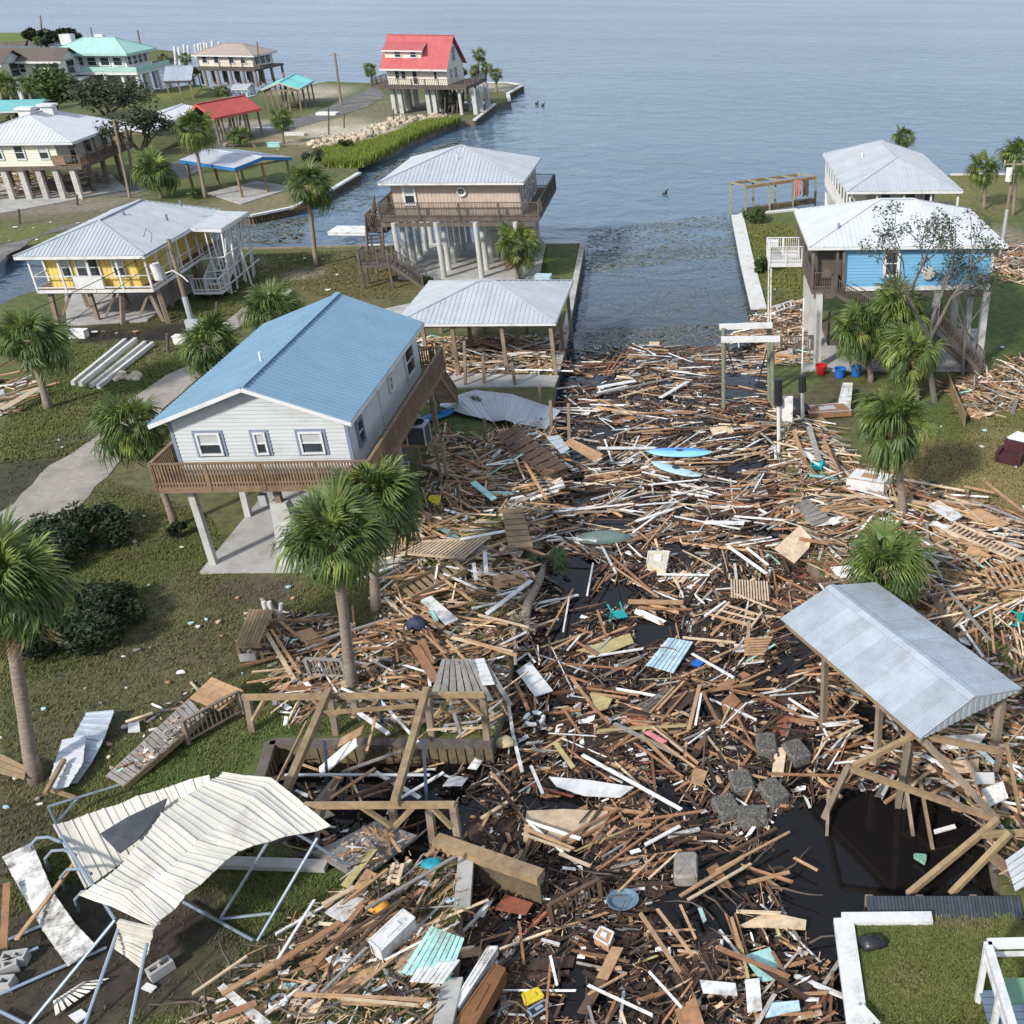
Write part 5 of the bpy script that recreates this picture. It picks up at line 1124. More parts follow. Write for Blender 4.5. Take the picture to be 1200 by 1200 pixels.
# boards picked out one by one in the photograph: x1,y1,x2,y2,width,colour,(height above base, second height)
HB=[(571,719,623,680,.28,'white'),(683,885,799,949,.16,'white'),(689,770,754,760,.13,'white'),(811,766,860,794,.14,'white'),(736,705,800,706,.3,'tan'),(746,713,811,714,.14,'orange-brown'),
(596,826,601,860,.16,'white'),(601,860,612,905,.16,'white'),(570,779,598,826,.22,'grey'),(529,747,600,764,.18,'pale'),(545,749,605,768,.2,'tan'),(648,600,742,590,.1,'white'),(595,590,640,600,.1,'grey'),(654,648,700,650,.1,'orange-brown'),
(724,1110,705,1148,.34,'tan'),(705,1148,682,1188,.3,'mud brown'),(714,848,690,823,.12,'orange-brown'),(797,1060,815,1100,.1,'tan'),(750,1070,797,1140,.16,'tan'),(770,1065,812,1120,.12,'tan'),(760,1030,793,1000,.09,'pale'),(725,1045,770,1000,.1,'tan'),
(700,1020,790,955,.1,'orange-brown'),(738,963,824,950,.1,'orange-brown'),(756,990,797,968,.16,'white'),(797,1050,870,1005,.16,'tan'),(805,1055,880,1012,.12,'pale'),(840,1020,925,975,.1,'tan'),(875,1035,925,1022,.16,'tan'),(820,1064,826,1080,.16,'aqua'),
(760,1138,798,1180,.09,'white'),(690,1165,735,1140,.08,'tan'),(690,1155,765,1190,.1,'white'),(690,1180,700,1215,.1,'grey'),(645,1120,653,1155,.1,'white'),(608,1080,614,1130,.1,'orange-brown'),(640,1185,645,1130,.09,'orange-brown'),
(655,1000,692,1015,.14,'pale'),(616,962,680,983,.14,'white'),(614,970,672,995,.14,'tan'),(612,977,668,997,.1,'pale'),(655,985,725,948,.12,'orange-brown'),(660,992,728,955,.12,'orange-brown'),(690,995,718,950,.1,'orange-brown'),
(593,930,618,966,.1,'mud brown'),(560,965,580,985,.1,'mud brown'),(622,897,636,930,.14,'white'),(575,905,597,930,.1,'tan'),(573,910,605,950,.08,'dark wet'),
(770,832,805,795,.12,'tan'),(775,845,805,810,.12,'orange-brown'),(762,835,790,805,.1,'tan'),(807,855,820,803,.2,'tan'),(823,810,843,850,.16,'orange-brown'),(815,850,822,812,.12,'white'),(845,853,876,823,.08,'white'),(862,837,880,870,.1,'orange-brown'),
(700,856,805,850,.14,'yellowish'),(720,848,795,885,.2,'grey'),(745,872,800,910,.1,'orange-brown'),(752,862,790,900,.14,'tan'),(760,860,815,900,.1,'tan'),(765,852,800,880,.1,'pale'),(770,852,818,895,.12,'tan'),(775,858,810,888,.09,'orange-brown'),
(670,795,700,835,.16,'tan'),(692,812,735,818,.1,'tan'),(661,832,680,860,.1,'orange-brown'),(663,778,740,784,.09,'orange-brown'),(660,790,690,800,.1,'orange-brown'),(650,870,672,900,.22,'yellowish'),(604,800,619,832,.18,'orange-brown'),
(640,745,672,690,.1,'tan'),(594,745,655,725,.16,'pale'),(650,760,685,742,.12,'tan'),(665,762,680,745,.1,'white'),(676,752,700,768,.14,'orange-brown'),(714,650,760,690,.14,'orange-brown'),(720,665,772,700,.12,'tan'),(735,685,770,668,.1,'orange-brown'),(705,640,722,672,.14,'white'),
(700,690,720,660,.09,'orange-brown'),(770,673,832,674,.13,'white'),(853,640,898,672,.2,'white'),(875,642,900,662,.16,'white'),(800,645,846,668,.08,'pale'),(862,696,910,715,.1,'pale'),(825,718,878,733,.14,'tan'),(826,722,850,705,.14,'white'),
(800,747,862,753,.14,'pale'),(832,773,868,757,.1,'tan'),(870,778,895,775,.08,'white'),(867,800,900,785,.1,'tan'),(855,808,895,815,.1,'orange-brown'),(688,698,695,660,.1,'white'),(667,700,660,740,.1,'white'),(710,745,700,715,.14,'orange-brown'),
(745,611,790,596,.22,'white'),(787,581,830,570,.12,'white'),(745,592,795,588,.1,'white'),(753,553,785,560,.13,'white'),(660,655,700,600,.01,'white'),(860,605,925,610,.14,'white'),(826,612,872,613,.34,'white'),(790,605,868,620,.1,'white'),(752,644,790,600,.1,'tan'),(742,624,775,600,.12,'white'),(736,616,770,595,.12,'tan'),
(700,454,745,446,.34,'white'),(694,463,788,443,.22,'grey'),(700,460,735,452,.1,'white'),(774,466,806,447,.3,'white'),(745,485,818,483,.16,'orange-brown'),(702,468,742,485,.16,'tan'),(720,510,772,490,.1,'pale'),(735,507,790,502,.14,'tan'),(700,525,768,525,.34,'white'),(760,568,820,562,.1,'white'),(790,543,860,541,.14,'tan'),
(883,576,895,555,.1,'white'),(862,570,888,550,.1,'tan'),(853,500,892,480,.1,'orange-brown'),(860,530,900,522,.1,'tan'),(875,515,910,495,.1,'tan'),(910,600,930,580,.1,'orange-brown'),
(637,528,668,548,.45,'white'),(620,535,660,560,.2,'tan'),(624,515,690,552,.2,'orange-brown'),(600,545,650,552,.12,'orange-brown'),(570,545,600,538,.1,'white'),(605,525,640,585,.2,'tan'),(590,515,612,555,.14,'orange-brown'),(640,505,668,535,.14,'grey'),(576,700,612,690,.14,'white'),(560,720,620,735,.12,'pale'),
(524,712,560,704,.1,'tan'),(540,632,594,622,.22,'white'),(500,620,548,600,.14,'tan'),(528,750,560,600,.01,'tan'),(555,660,558,680,.2,'white'),(568,645,570,672,.24,'white'),(586,650,598,640,.2,'orange-brown'),(600,655,625,660,.12,'tan'),(520,672,560,690,.14,'white'),(530,690,590,700,.1,'orange-brown'),
(505,778,493,750,.3,'orange-brown'),(511,798,486,757,.34,'orange-brown'),(504,804,500,777,.14,'white'),(312,741,345,797,.2,'pale'),(318,738,352,790,.14,'tan'),(290,800,340,792,.1,'tan'),(382,748,455,725,.14,'grey'),(460,730,466,775,.12,'orange-brown'),(473,735,478,790,.1,'mud brown'),(495,740,520,765,.1,'tan'),(500,735,540,800,.12,'orange-brown'),
(523,750,560,790,.12,'tan'),(492,720,520,735,.2,'tan'),(505,716,512,728,.22,'aqua'),(440,730,505,720,.14,'tan'),(520,800,540,862,.14,'grey'),(420,835,455,860,.2,'white'),(440,815,490,870,.12,'white'),(520,850,560,845,.1,'grey'),(500,855,580,852,.12,'pale'),
(1000,572,1060,590,.14,'white'),(1020,555,1130,575,.18,'pale'),(1130,570,1165,577,.16,'tan'),(1060,575,1145,600,.2,'orange-brown'),(1060,582,1095,570,.12,'tan'),(955,578,1055,585,.24,'pale'),(950,600,1040,593,.2,'tan'),(965,595,1020,612,.16,'tan'),(917,634,972,628,.01,'tan'),(916,628,972,637,.28,'orange-brown'),(930,585,927,607,.14,'white'),
(1155,565,1200,600,.24,'tan'),(1140,587,1200,610,.18,'grey'),(1095,612,1125,630,.3,'white'),(1090,640,1130,625,.16,'pale'),(1100,625,1180,650,.2,'tan'),(1060,600,1050,620,.16,'orange-brown'),(1082,605,1065,628,.14,'reddish'),(1090,650,1105,680,.14,'grey'),(1040,610,1000,625,.14,'tan'),(1110,660,1180,640,.1,'tan'),(1120,690,1190,680,.1,'orange-brown'),(1120,700,1185,715,.12,'tan'),
(1150,640,1210,660,.3,'grey'),(1080,720,1100,780,.3,'grey'),(1095,700,1125,760,.3,'mud brown'),(1110,690,1160,750,.2,'grey'),(1126,733,1152,770,.14,'white'),(1122,745,1150,735,.2,'tan'),(1160,715,1165,765,.14,'tan'),(1090,690,1080,640,.1,'tan'),(930,505,945,545,.28,'tan'),(948,500,960,540,.3,'grey'),(965,515,985,555,.24,'tan'),(935,530,955,555,.2,'orange-brown'),(975,530,990,560,.2,'mud brown'),
(1065,905,1090,870,.3,'orange-brown'),(1046,868,1068,840,.12,'tan'),(1000,870,1040,850,.1,'tan'),(985,862,1010,850,.14,'pale'),(1090,915,1160,895,.14,'tan'),(1098,925,1150,900,.14,'orange-brown'),(1140,870,1165,895,.2,'pale blue'),(1095,975,1120,968,.2,'white'),(1063,1049,1115,1008,.2,'white'),
(862,905,900,912,.1,'tan'),(900,907,985,909,.12,'orange-brown'),(958,1020,930,1005,.1,'tan'),(857,1075,868,1112,.14,'tan'),(863,1068,915,1070,.14,'pale'),(880,1125,945,1170,.16,'dark wet'),(840,1110,925,1145,.18,'orange-brown'),(822,1120,842,1190,.01,'tan'),(905,1115,922,1145,.12,'orange-brown'),(938,1165,970,1163,.1,'tan'),
(345,1165,500,1172,.14,'tan'),(400,1170,490,1178,.1,'pale'),(260,1165,320,1130,.2,'tan'),(300,1145,400,1080,.28,'orange-brown'),(370,1130,425,1060,.22,'orange-brown'),(380,1110,470,1055,.12,'mud brown'),(405,1118,475,1052,.14,'mud brown'),(378,1060,415,1040,.2,'pale'),(400,1060,455,1018,.12,'tan'),(250,1195,300,1175,.28,'orange-brown'),
(428,1065,535,1003,.14,'grey'),(360,1180,430,1110,.12,'grey'),(20,1100,102,992,.17,'tan'),(4,1110,8,1035,.24,'orange-brown'),(225,1165,290,1120,.1,'pale'),(325,1125,368,1055,.1,'white'),(0,430,40,420,.2,'orange-brown'),(0,440,60,428,.2,'tan'),(5,478,45,455,.4,'pale'),
(560,700,590,665,.01,'tan'),(655,432,700,428,.12,'dark wet'),(645,450,690,448,.2,'dark wet'),(708,440,720,418,.14,'reddish'),(712,440,728,416,.14,'orange-brown'),(716,438,735,420,.14,'orange-brown'),(1052,700,1100,640,.01,'grey')]
def land_z(x,y):
    return 0 if any(inside(x,y,LANDW[k]) for k in('left_lots','right_lots')) else WL
for k_,(x1,y1,x2,y2,w,cn) in enumerate(HB):
    if w<.05: continue
    if w<.3: w*=.72
    g=P((x1+x2)/2,(y1+y2)/2,0); zb=land_z(g.x,g.y); z=zb+(.30 if zb<0 else .55)+.015*(k_%7)
    a,b=P(x1,y1,z),P(x2,y2,z+rg.uniform(-.03,.03)); c=(a+b)/2; d=b-a; L_=d.length
    BOARDS.append((c,board_verts(None,math.atan2(d.y,d.x),L_,w,.05 if w<.25 else .035,math.asin(max(-1,min(1,d.z/L_))),rg.gauss(0,.08),rg,.03),cn,L_,w,1))
def vis(c):
    x,y,d=proj(c); return -10<x<1210 and -10<y<1210
sc_=[]
for i,b in enumerate(BOARDS):
    x,y,d=proj(b[0]); s=b[3]*b[4]**.6/d/d if vis(b[0]) else 0
    if y>1185 or x<5 or x>1195: s*=.3
    sc_.append((1e3 if b[5] else 0)+s*1000 if s else 0)
order=sorted(range(len(BOARDS)),key=lambda i:-sc_[i]); big=set(order[:300])
V=[];F=[];C=[]
for i,(c,vs,cn,L_,w,fo) in enumerate(BOARDS):
    if i in big:
        me=bpy.data.meshes.new('loose_board'); me.from_pydata([tuple(v) for v in vs],[],BF); me.materials.append(M_col[cn])
        o=bpy.data.objects.new('loose_board',me); S.collection.objects.link(o); o.location=c
        d=(vs[4]+vs[6])/2-(vs[0]+vs[2])/2; p1,p2=proj(c-d/2),proj(c+d/2)
        if p1[0]>p2[0]: p1,p2=p2,p1
        an=math.degrees(math.atan2(-(p2[1]-p1[1]),p2[0]-p1[0]))
        ori='lying crosswise' if abs(an)<14 else ('pointing away' if abs(an)>66 else ('rising rightward' if an>0 else 'dropping rightward'))
        sz=('wide ' if w>.26 else ('thin ' if w<.1 else ''))+('long' if L_>2.3 else ('short' if L_<1.1 else 'mid-length'))
        px,py,_=proj(c); cw={'dark wet':'dark brown','mud brown':'muddy brown','yellowish':'dull yellow'}.get(cn,cn)
        lb=f'{sz} {cw} board {ori} {where(px,py)}'; lb=lb if len(lb.replace('-',' ').split())<17 else lb.replace('mid-length ','').replace('well ','').replace('dark brown','brown')
        tag(o,lb,'board','loose boards in the storm debris')
    else:
        n=len(V); V+=[tuple(v+c) for v in vs]; F+=[tuple(k+n for k in f) for f in BF]; q=COL[cn]; f=rg.uniform(.5,1.3); C+=[(q[0]*f,q[1]*f,q[2]*f,1)]*8
# small scraps and slivers between the boards
def add_poly(pts,col):
    n=len(V); V.extend(pts); F.append(tuple(range(n,n+len(pts)))); C.extend([(*col,1)]*len(pts))
def scraps(nm,dens,cols,smin,smax,zr,mat_chance=0):
    poly,zb,ph=REGW[nm]
    for i in range(int(area(poly)*dens)):
        x,y=rand_in(poly)
        if zb<0 and (is_open(x,y) or SLIP_GAP(x,y)>.36) and rg.random()>.05: continue
        s=smin+(smax-smin)*rg.random()**3; a=rg.uniform(0,math.pi); e=s*rg.uniform(.12,.6); z=zb+.02+rg.random()**2*zr
        ca,sa=math.cos(a)*s/2,math.sin(a)*s/2; cb,sb=-math.sin(a)*e/2,math.cos(a)*e/2; t=rg.uniform(-.25,.25)*s
        c=pick(cols); q=COL[c]; f=rg.uniform(.6,1.15)
        add_poly([(x-ca-cb,y-sa-sb,z-t*.5),(x+ca-cb*rg.uniform(.3,1),y+sa-sb,z+t*.5),(x+ca+cb,y+sa+sb,z+t*.5),(x-ca+cb,y-sa+sb*rg.uniform(.3,1),z-t*.5)],(q[0]*f,q[1]*f,q[2]*f))
SC_W=[('dark wet',.50),('black',.22),('mud brown',.10),('orange-brown',.04),('tan',.05),('pale',.05),('white',.10),('grey',.03),('aqua',.005),('reddish',.02)]
SC_D=[('mud brown',.2),('tan',.2),('pale',.2),('white',.2),('grey',.12),('dark wet',.12),('aqua',.01)]
for nm in('upper','mid'): scraps(nm,22,[('white',.1),('pale',.05)]+SC_W,.06,.5,.05)
for nm in('low','bottom'): scraps(nm,42,SC_W,.05,.5,.06)
for nm in('left_bank','right_bank','right_top','lower_right','small_bank','bottom_left','ramp_left','under_boathouse'): scraps(nm,26,SC_D,.05,.45,.25)
scraps('slip',18,SC_W,.05,.4,.05); scraps('near_yard',18,SC_D,.04,.25,.05); scraps('ramp_top',60,SC_D,.03,.2,.08); scraps('platform_top',70,SC_D,.03,.2,.08)
# matted reeds and twigs
for nm,k,cc_ in(('upper',10,0),('mid',14,0),('low',22,0),('bottom',24,0),('left_bank',22,1),('right_bank',26,1),('bottom_left',22,1),('right_top',20,1),('lower_right',20,1),('small_bank',16,1)):
    poly,zb,ph=REGW[nm]
    for i in range(int(area(poly)*k)):
        x,y=rand_in(poly)
        if zb<0 and (is_open(x,y) or SLIP_GAP(x,y)>.34): continue
        l=rg.uniform(.1,.55); a=rg.gauss(0,1)+2*noisy((x,y),.3,51); w=rg.uniform(.006,.016); z=zb+.03+rg.random()**2*(.1 if zb<0 else .3); t=rg.uniform(-.05,.08)
        dx,dy=math.cos(a)*l/2,math.sin(a)*l/2; ex,ey=-math.sin(a)*w,math.cos(a)*w
        q=COL[rg.choice(('tan','mud brown','pale','dark wet','orange-brown') if cc_ else ('mud brown','dark wet','tan','orange-brown','dark wet','pale'))]; f=rg.uniform(.7,1.2)
        add_poly([(x-dx-ex,y-dy-ey,z-t),(x+dx-ex,y+dy-ey,z+t),(x+dx+ex,y+dy+ey,z+t),(x-dx+ex,y-dy+ey,z-t)],(q[0]*f,q[1]*f,q[2]*f))
for i in range(260):
    nm=rg.choice(('upper','mid','low','bottom','left_bank','right_bank','bottom_left')); poly,zb,ph=REGW[nm]; x,y=rand_in(poly)
    if is_open(x,y): continue
    a=rg.uniform(0,6.28); m=MB(); pts=[(x,y,zb+.15)]
    for k in range(4): a+=rg.uniform(-.5,.5); pts.append((pts[-1][0]+math.cos(a)*.4,pts[-1][1]+math.sin(a)*.4,max(zb+.05,pts[-1][2]+rg.uniform(-.05,.12))))
    m.tube(pts,[.04,.035,.03,.02,.01],4); n=len(V); V+=m.v; F+=[tuple(j+n for j in f) for f in m.f]; C+=[(.10,.075,.055,1)]*len(m.v)
# soggy mats of mulch just under the boards
for nm,k in(('mid',.16),('low',.42),('bottom',.5),('upper',.08)):
    poly,zb,ph=REGW[nm]
    for i in range(int(area(poly)*k)):
        x,y=rand_in(poly)
        if is_open(x,y) or SLIP_GAP(x,y)>.3: continue
        r=rg.uniform(.25,1.1); m=9; cc=COL[rg.choice(('black','dark wet','dark wet'))]; z=WL+.004+i%40*.0004
        add_poly([(x+math.cos(t*6.283/m)*r*rg.uniform(.6,1.2),y+math.sin(t*6.283/m)*r*rg.uniform(.4,.9),z) for t in range(m)],cc)
me=bpy.data.meshes.new('storm_debris'); me.from_pydata(V,[],F); me.materials.append(M_wood_attr)
ca=me.color_attributes.new('Col','FLOAT_COLOR','POINT'); ca.data.foreach_set('color',np.array(C,dtype=np.float32).ravel())
o=bpy.data.objects.new('storm_debris',me); S.collection.objects.link(o)
tag(o,'mass of splintered lumber, siding and scraps choking the canal and both banks','debris',kind='stuff')
# floating weed flecks at the canal mouth and out on the water
V=[];F=[];C=[]
WEED=[([(684,300),(862,262),(888,362),(850,405),(690,410),(668,395),(668,350)],9000,(.03,.24)),([(690,270),(850,250),(870,300),(684,320)],4500,(.05,.4)),([(690,385),(870,380),(880,415),(680,418)],4000,(.04,.3)),([(270,262),(360,255),(352,285),(268,286)],1500,(.1,.6)),([(360,210),(430,200),(436,240),(330,262)],900,(.1,.7)),([(434,215),(445,195),(500,175),(560,160),(470,192)],600,(.1,.9))]
for px,n,(s0,s1) in WEED:
    poly=[P(*q,WL) for q in px]
    for i in range(n):
        x,y=rand_in(poly)
        if noisy((x*.5,y),.22,41)+.6*noisy((x*.4,y),.8,42)<rg.uniform(-.75,.35): continue
        s=rg.uniform(s0,s1); a=rg.gauss(0,.7); e=s*rg.uniform(.15,.5); f=rg.uniform(.5,1.2); c=rg.choice(((.22,.25,.21),(.19,.23,.20),(.27,.25,.18)))
        ca_,sa_=math.cos(a)*s/2,math.sin(a)*s/2; cb,sb=-math.sin(a)*e/2,math.cos(a)*e/2; z=WL+.012
        add_poly([(x-ca_-cb,y-sa_-sb,z),(x+ca_-cb,y+sa_-sb,z),(x+ca_+cb,y+sa_+sb,z),(x-ca_+cb*.5,y-sa_+sb,z)],tuple(q*f for q in c))
me=bpy.data.meshes.new('floating_weed'); me.from_pydata(V,[],F); me.materials.append(M_gattr)
ca=me.color_attributes.new('Col','FLOAT_COLOR','POINT'); ca.data.foreach_set('color',np.array(C,dtype=np.float32).ravel())
o=bpy.data.objects.new('floating_weed',me); S.collection.objects.link(o); tag(o,'drifting seagrass flecks on the canal mouth and bay','seagrass',kind='stuff')
# litter on the lawns
LIT=[([(60,680),(300,680),(420,700),(300,800),(100,840)],46),([(0,820),(160,820),(130,920),(0,960)],18),([(60,390),(200,380),(240,430),(60,560)],14),([(270,295),(440,300),(430,350),(250,350)],20),([(0,250),(200,240),(100,300),(0,290)],22),([(420,1040),(540,1020),(520,1190),(330,1190)],20),([(1100,500),(1200,500),(1200,600),(1120,560)],12),([(880,265),(930,262),(945,330),(900,350)],14),([(310,160),(430,150),(330,190),(300,180)],22),([(200,205),(330,200),(330,240),(220,235)],12),([(1110,390),(1180,370),(1190,420),(1130,430)],8),([(150,600),(230,590),(240,640),(140,650)],6)]
for px,n in LIT:
    poly=[P(*q,0) for q in px]
    for i in range(int(n*.7)):
        x,y=rand_in(poly); s=rg.uniform(.06,.2)*(1 if y<60 else 1.6); cn=rg.choice(('white','white','white','tan','pale','grey','pale blue')); m=5; mb=MB()
        pts=[(math.cos(t*6.283/m)*s*rg.uniform(.5,1),math.sin(t*6.283/m)*s*rg.uniform(.3,.8),.06+rg.uniform(0,.05)) for t in range(m)]
        mb.prism(pts,.05,Vector((0,0,1))); o=mb.build('litter_scrap',M_col[cn],None,(x,y,.0)); qx,qy,_=proj(o.location)
        lb=f'small {cn} scrap on the ground {where(qx,qy)}'; lb=lb if len(lb.replace('-',' ').split())<17 else lb.replace('on the ground ','')
        tag(o,lb,'litter','litter scattered on the lawns')
print('BOARDS',len(BOARDS))
# ------------------------------------------------------------ collapsed white carport (bottom left)
def ribbed(root,rows,mt,pw=.42,name='roof_panel',th=.02,wob=0):
    """rows: list of polylines (world points) running across; panels are cut along the length between rows"""
    rows=[[Vector(q) for q in r] for r in rows]
    if wob:
        r2=[rows[0]]
        for a,b in zip(rows,rows[1:]):
            for t in(.34,.67): r2.append([x.lerp(y,t)+Vector((0,0,R.uniform(-wob,wob))) for x,y in zip(a,b)])
            r2.append(b)
        rows=[[q for i,p in enumerate(r) for q in ([p] if i==len(r)-1 else [p,p.lerp(r[i+1],.5)+Vector((0,0,R.uniform(-wob,wob)*.7))])] for r in r2]
    for a,b in zip(rows,rows[1:]):
        L_=sum((a[i]-b[i]).length for i in range(len(a)))/len(a); k=max(1,round(L_/pw))
        for j in range(k):
            f0,f1=j/k,(j+1)/k-(0 if wob else .02/k)
            p=[x.lerp(y,f0) for x,y in zip(a,b)]; q=[x.lerp(y,f1) for x,y in zip(a,b)]; mb=MB()
            n=(p[1]-p[0]).cross(q[0]-p[0]).normalized(); n=n if n.z>0 else -n
            dz=n*R.uniform(0,.012)
            for i in range(len(p)-1):
                A,B,C_,D_=p[i]+dz,p[i+1]+dz,q[i+1]+dz,q[i]+dz; nn=(B-A).cross(D_-A).normalized(); nn=nn if nn.z>0 else -nn
                for g0,g1,hh in((0,.12,.035),(.12,.46,0),(.46,.56,.018),(.56,1,0)):
                    r=[A.lerp(D_,g0)+nn*hh,B.lerp(C_,g0)+nn*hh,B.lerp(C_,g1)+nn*hh,A.lerp(D_,g1)+nn*hh]; r2=[v-nn*(th+hh) for v in r]
                    mb.add(r+r2,[(0,1,2,3),(7,6,5,4),(0,4,5,1),(1,5,6,2),(2,6,7,3),(3,7,4,0)])
            mb.build(name,mt,root)
O0=P(230,1010,0)
h=empty('carport','collapsed cream-white ribbed metal carport with bent tube frame, bottom left','carport',O0)
def Q(x,y,z): return P(x,y,z)-O0
rows=[[Q(262,905,2.45),Q(318,912,2.85),Q(388,968,2.45)],[Q(236,922,2.3),Q(285,945,2.8),Q(335,980,2.42)],[Q(190,953,2.15),Q(232,985,2.75),Q(280,998,2.4)],[Q(160,993,2.1),Q(195,1022,2.55),Q(234,1038,2.25)],[Q(122,1030,1.8),Q(155,1045,2.2),Q(188,1078,2.1)],[Q(92,1049,1.35),Q(130,1062,1.7),Q(180,1086,1.9)]]
ribbed(h,rows,M_carp,.3,wob=.07)
ribbed(h,[[Q(182,1087,1.8),Q(140,1077,1.9)],[Q(177,1102,1.3),Q(136,1094,1.4)],[Q(167,1137,.6),Q(134,1112,.9)]],M_carp,.3,wob=.1)
# slumped back slope with the torn dark sheet
ribbed(h,[[Q(62,967,1.2),Q(100,1042,.5)],[Q(120,948,1.3),Q(150,1005,.7)],[Q(180,928,1.5),Q(200,965,1.0)],[Q(245,908,1.9),Q(250,930,1.6)]],M_carp,.35,wob=.05)
MB().prism([Q(117,977,1.5),Q(148,958,1.6),Q(196,935,1.7),Q(190,952,1.6),Q(160,985,1.5),Q(140,1000,1.35)],.03).build('dark_lining',mat('dark_grey_fabric',(.06,.065,.075),.7,.3,2,bump=.3,bscale=3),h)
fr=[((64,968,1.0),(135,1078,1.6)),((135,1078,1.6),(35,1200,.05)),((140,1085,1.6),(98,1205,.05)),((172,1105,1.6),(152,1205,.05)),((315,985,2.3),(258,1077,.05)),((372,982,2.4),(302,1102,.05)),((215,1057,.15),(297,1102,.1)),((258,1077,.1),(318,1070,.3)),((0,1165,.15),(125,1110,.15)),((0,1105,.15),(60,1080,.15)),((0,1130,.2),(45,1110,.2)),((57,945,.8),(140,920,.6)),((57,945,.8),(66,965,.1)),((0,1185,.1),(30,1200,.1)),((66,965,.1),(92,935,.5)),((345,975,2.4),(410,1015,.6)),((186,1082,2.0),(193,1065,1.9))]
for a,b in fr: MB().cyl(Q(*a),Q(*b),.045,.045,7).build('frame_tube',M_steel,h)
for x,y in((47,985),(65,1000),(83,1022),(100,1048)):
    pts=[Q(x-8,y+20,.1),Q(x-12,y+6,.7),Q(x-4,y-3,1.0),Q(x+10,y-4,1.1),Q(x+24,y+2,1.15)]; MB().tube(pts,.045,7).build('bent_bow',M_steel,h)
h2=empty('metal_sheet','mud-spattered strip of white ribbed siding fallen left of the collapsed carport','siding',P(57,1060,0)); O0=P(57,1060,0)
ribbed(h2,[[Q(3,1005,.35),Q(38,988,.5)],[Q(26,1047,.3),Q(62,1045,.55)],[Q(50,1090,.3),Q(88,1082,.6)],[Q(80,1133,.3),Q(113,1108,.5)]],M_carpm,.9,'siding_panel')
h2=empty('metal_sheet','crumpled slatted white sheet below the mud-spattered siding','siding',P(95,1160,0)); O0=P(95,1160,0)
for k in range(9): MB().prism([Q(62+k*4.0,1168-k*2.6+5,.15+.03*(k%2)),Q(66+k*4.0,1166-k*2.6+5,.2),Q(72+k*7.2-2,1186-k*5.0,.15),Q(68+k*7.2-3,1190-k*5.2,.12)],.02,Vector((0,0,1))).build('slat',M_carp,h2)
# pair of metal sheets on the lawn
for lb,rw,mt in (('long thin corrugated metal sheet lying on the lawn right of the left palm trunk',[[(101,836,.25),(134,833,.35)],[(88,860,.35),(122,866,.3)],[(75,890,.15),(108,893,.15)],[(70,920,.1),(90,918,.1)]],M_galvb),
    ('pale broad sheet of metal half under the corrugated one, timber on its end',[[(73,868,.45),(101,862,.5)],[(64,895,.4),(97,895,.45)],[(54,928,.3),(80,922,.3)]],M_wroof)):
    O0=P(80,890,0); h2=empty('metal_sheet',lb,'metal sheet',O0,0); ribbed(h2,[[Q(*q) for q in r] for r in rw],mt,.7,'sheet_panel')
    if mt is M_wroof: MB().beam(Q(53,930,.5),Q(75,890,.6),.12).beam(Q(58,925,.3),Q(88,935,.2),.1).build('timber',M_tim,h2)
# grey crumpled roof sheet on the grass by the canal
O0=P(560,480,0); h2=empty('metal_sheet','large pale blue-grey metal roof sheet crumpled on the grass by the boathouse','metal sheet',O0,0)
ribbed(h2,[[Q(513,475,.15),Q(545,486,.25)],[Q(534,464,.6),Q(560,489,.2)],[Q(556,457,.3),Q(578,494,.15)],[Q(600,462,.6),Q(592,492,.7)],[Q(618,468,.2),Q(604,496,.15)],[Q(657,481,.3),Q(640,503,.2)]],M_galv,.6,'sheet_panel')
# ------------------------------------------------------------ timber boat lift frames
O0=P(450,880,0); h=empty('boat_hoist','fallen timber boat lift frame over the slip, beams slung with dark straps','boat lift',O0)
def tb(a,b,w=.13,hh=.18,name='beam',mt=None,p=None): return MB().beam(Q(*a),Q(*b),w,hh).build(name,mt or M_tim,p or h)
zT=2.6
tb((284,817,zT),(568,814,zT)); tb((357,944,zT),(533,943,zT))
tb((386,808,zT+.25),(335,927,zT-.3),.2,.24); tb((500,808,zT+.25),(462,942,zT+.2),.2,.24); tb((375,836,2.7),(487,827,2.6),.06,.14)
for xt,yt,xb,yb in((290,819,297,876),(388,820,396,880),(501,820,508,885),(566,816,572,890),(459,945,468,1000),(503,948,508,1000),(531,944,540,1008),(415,820,420,856)):
    b=P(xb,yb,WL); t=HY(xt,yt,b.y); MB().beam(b-O0-Vector((0,0,.8)),t-O0,.2,.2).build('post',M_pwood,h)
for a,b in(((296,845,1.9),(312,817,2.5)),((365,817,2.5),(388,838,1.9)),((392,838,1.9),(412,817,2.5)),((510,840,1.9),(528,817,2.5)),((545,817,2.5),(566,838,1.8)),((423,945,2.5),(458,968,1.9)),((463,968,1.9),(485,945,2.5)),((505,945,2.5),(530,970,1.9))): tb(a,b,.12,.12,'brace')
for x,y0,y1 in((380,868,917),(496,866,938),(444,812,850)): MB().beam(Q(x,y0,1.6),Q(x+4,y1,.1),.10,.02).build('strap',M_navy,h)
MB().cyl(Q(333,908,.5),Q(504,908,.5),.05,.05,8).build('lift_pipe',M_galv,h)
tb((323,920,.4),(360,845,1.6),.05,.1,'loose_stud')
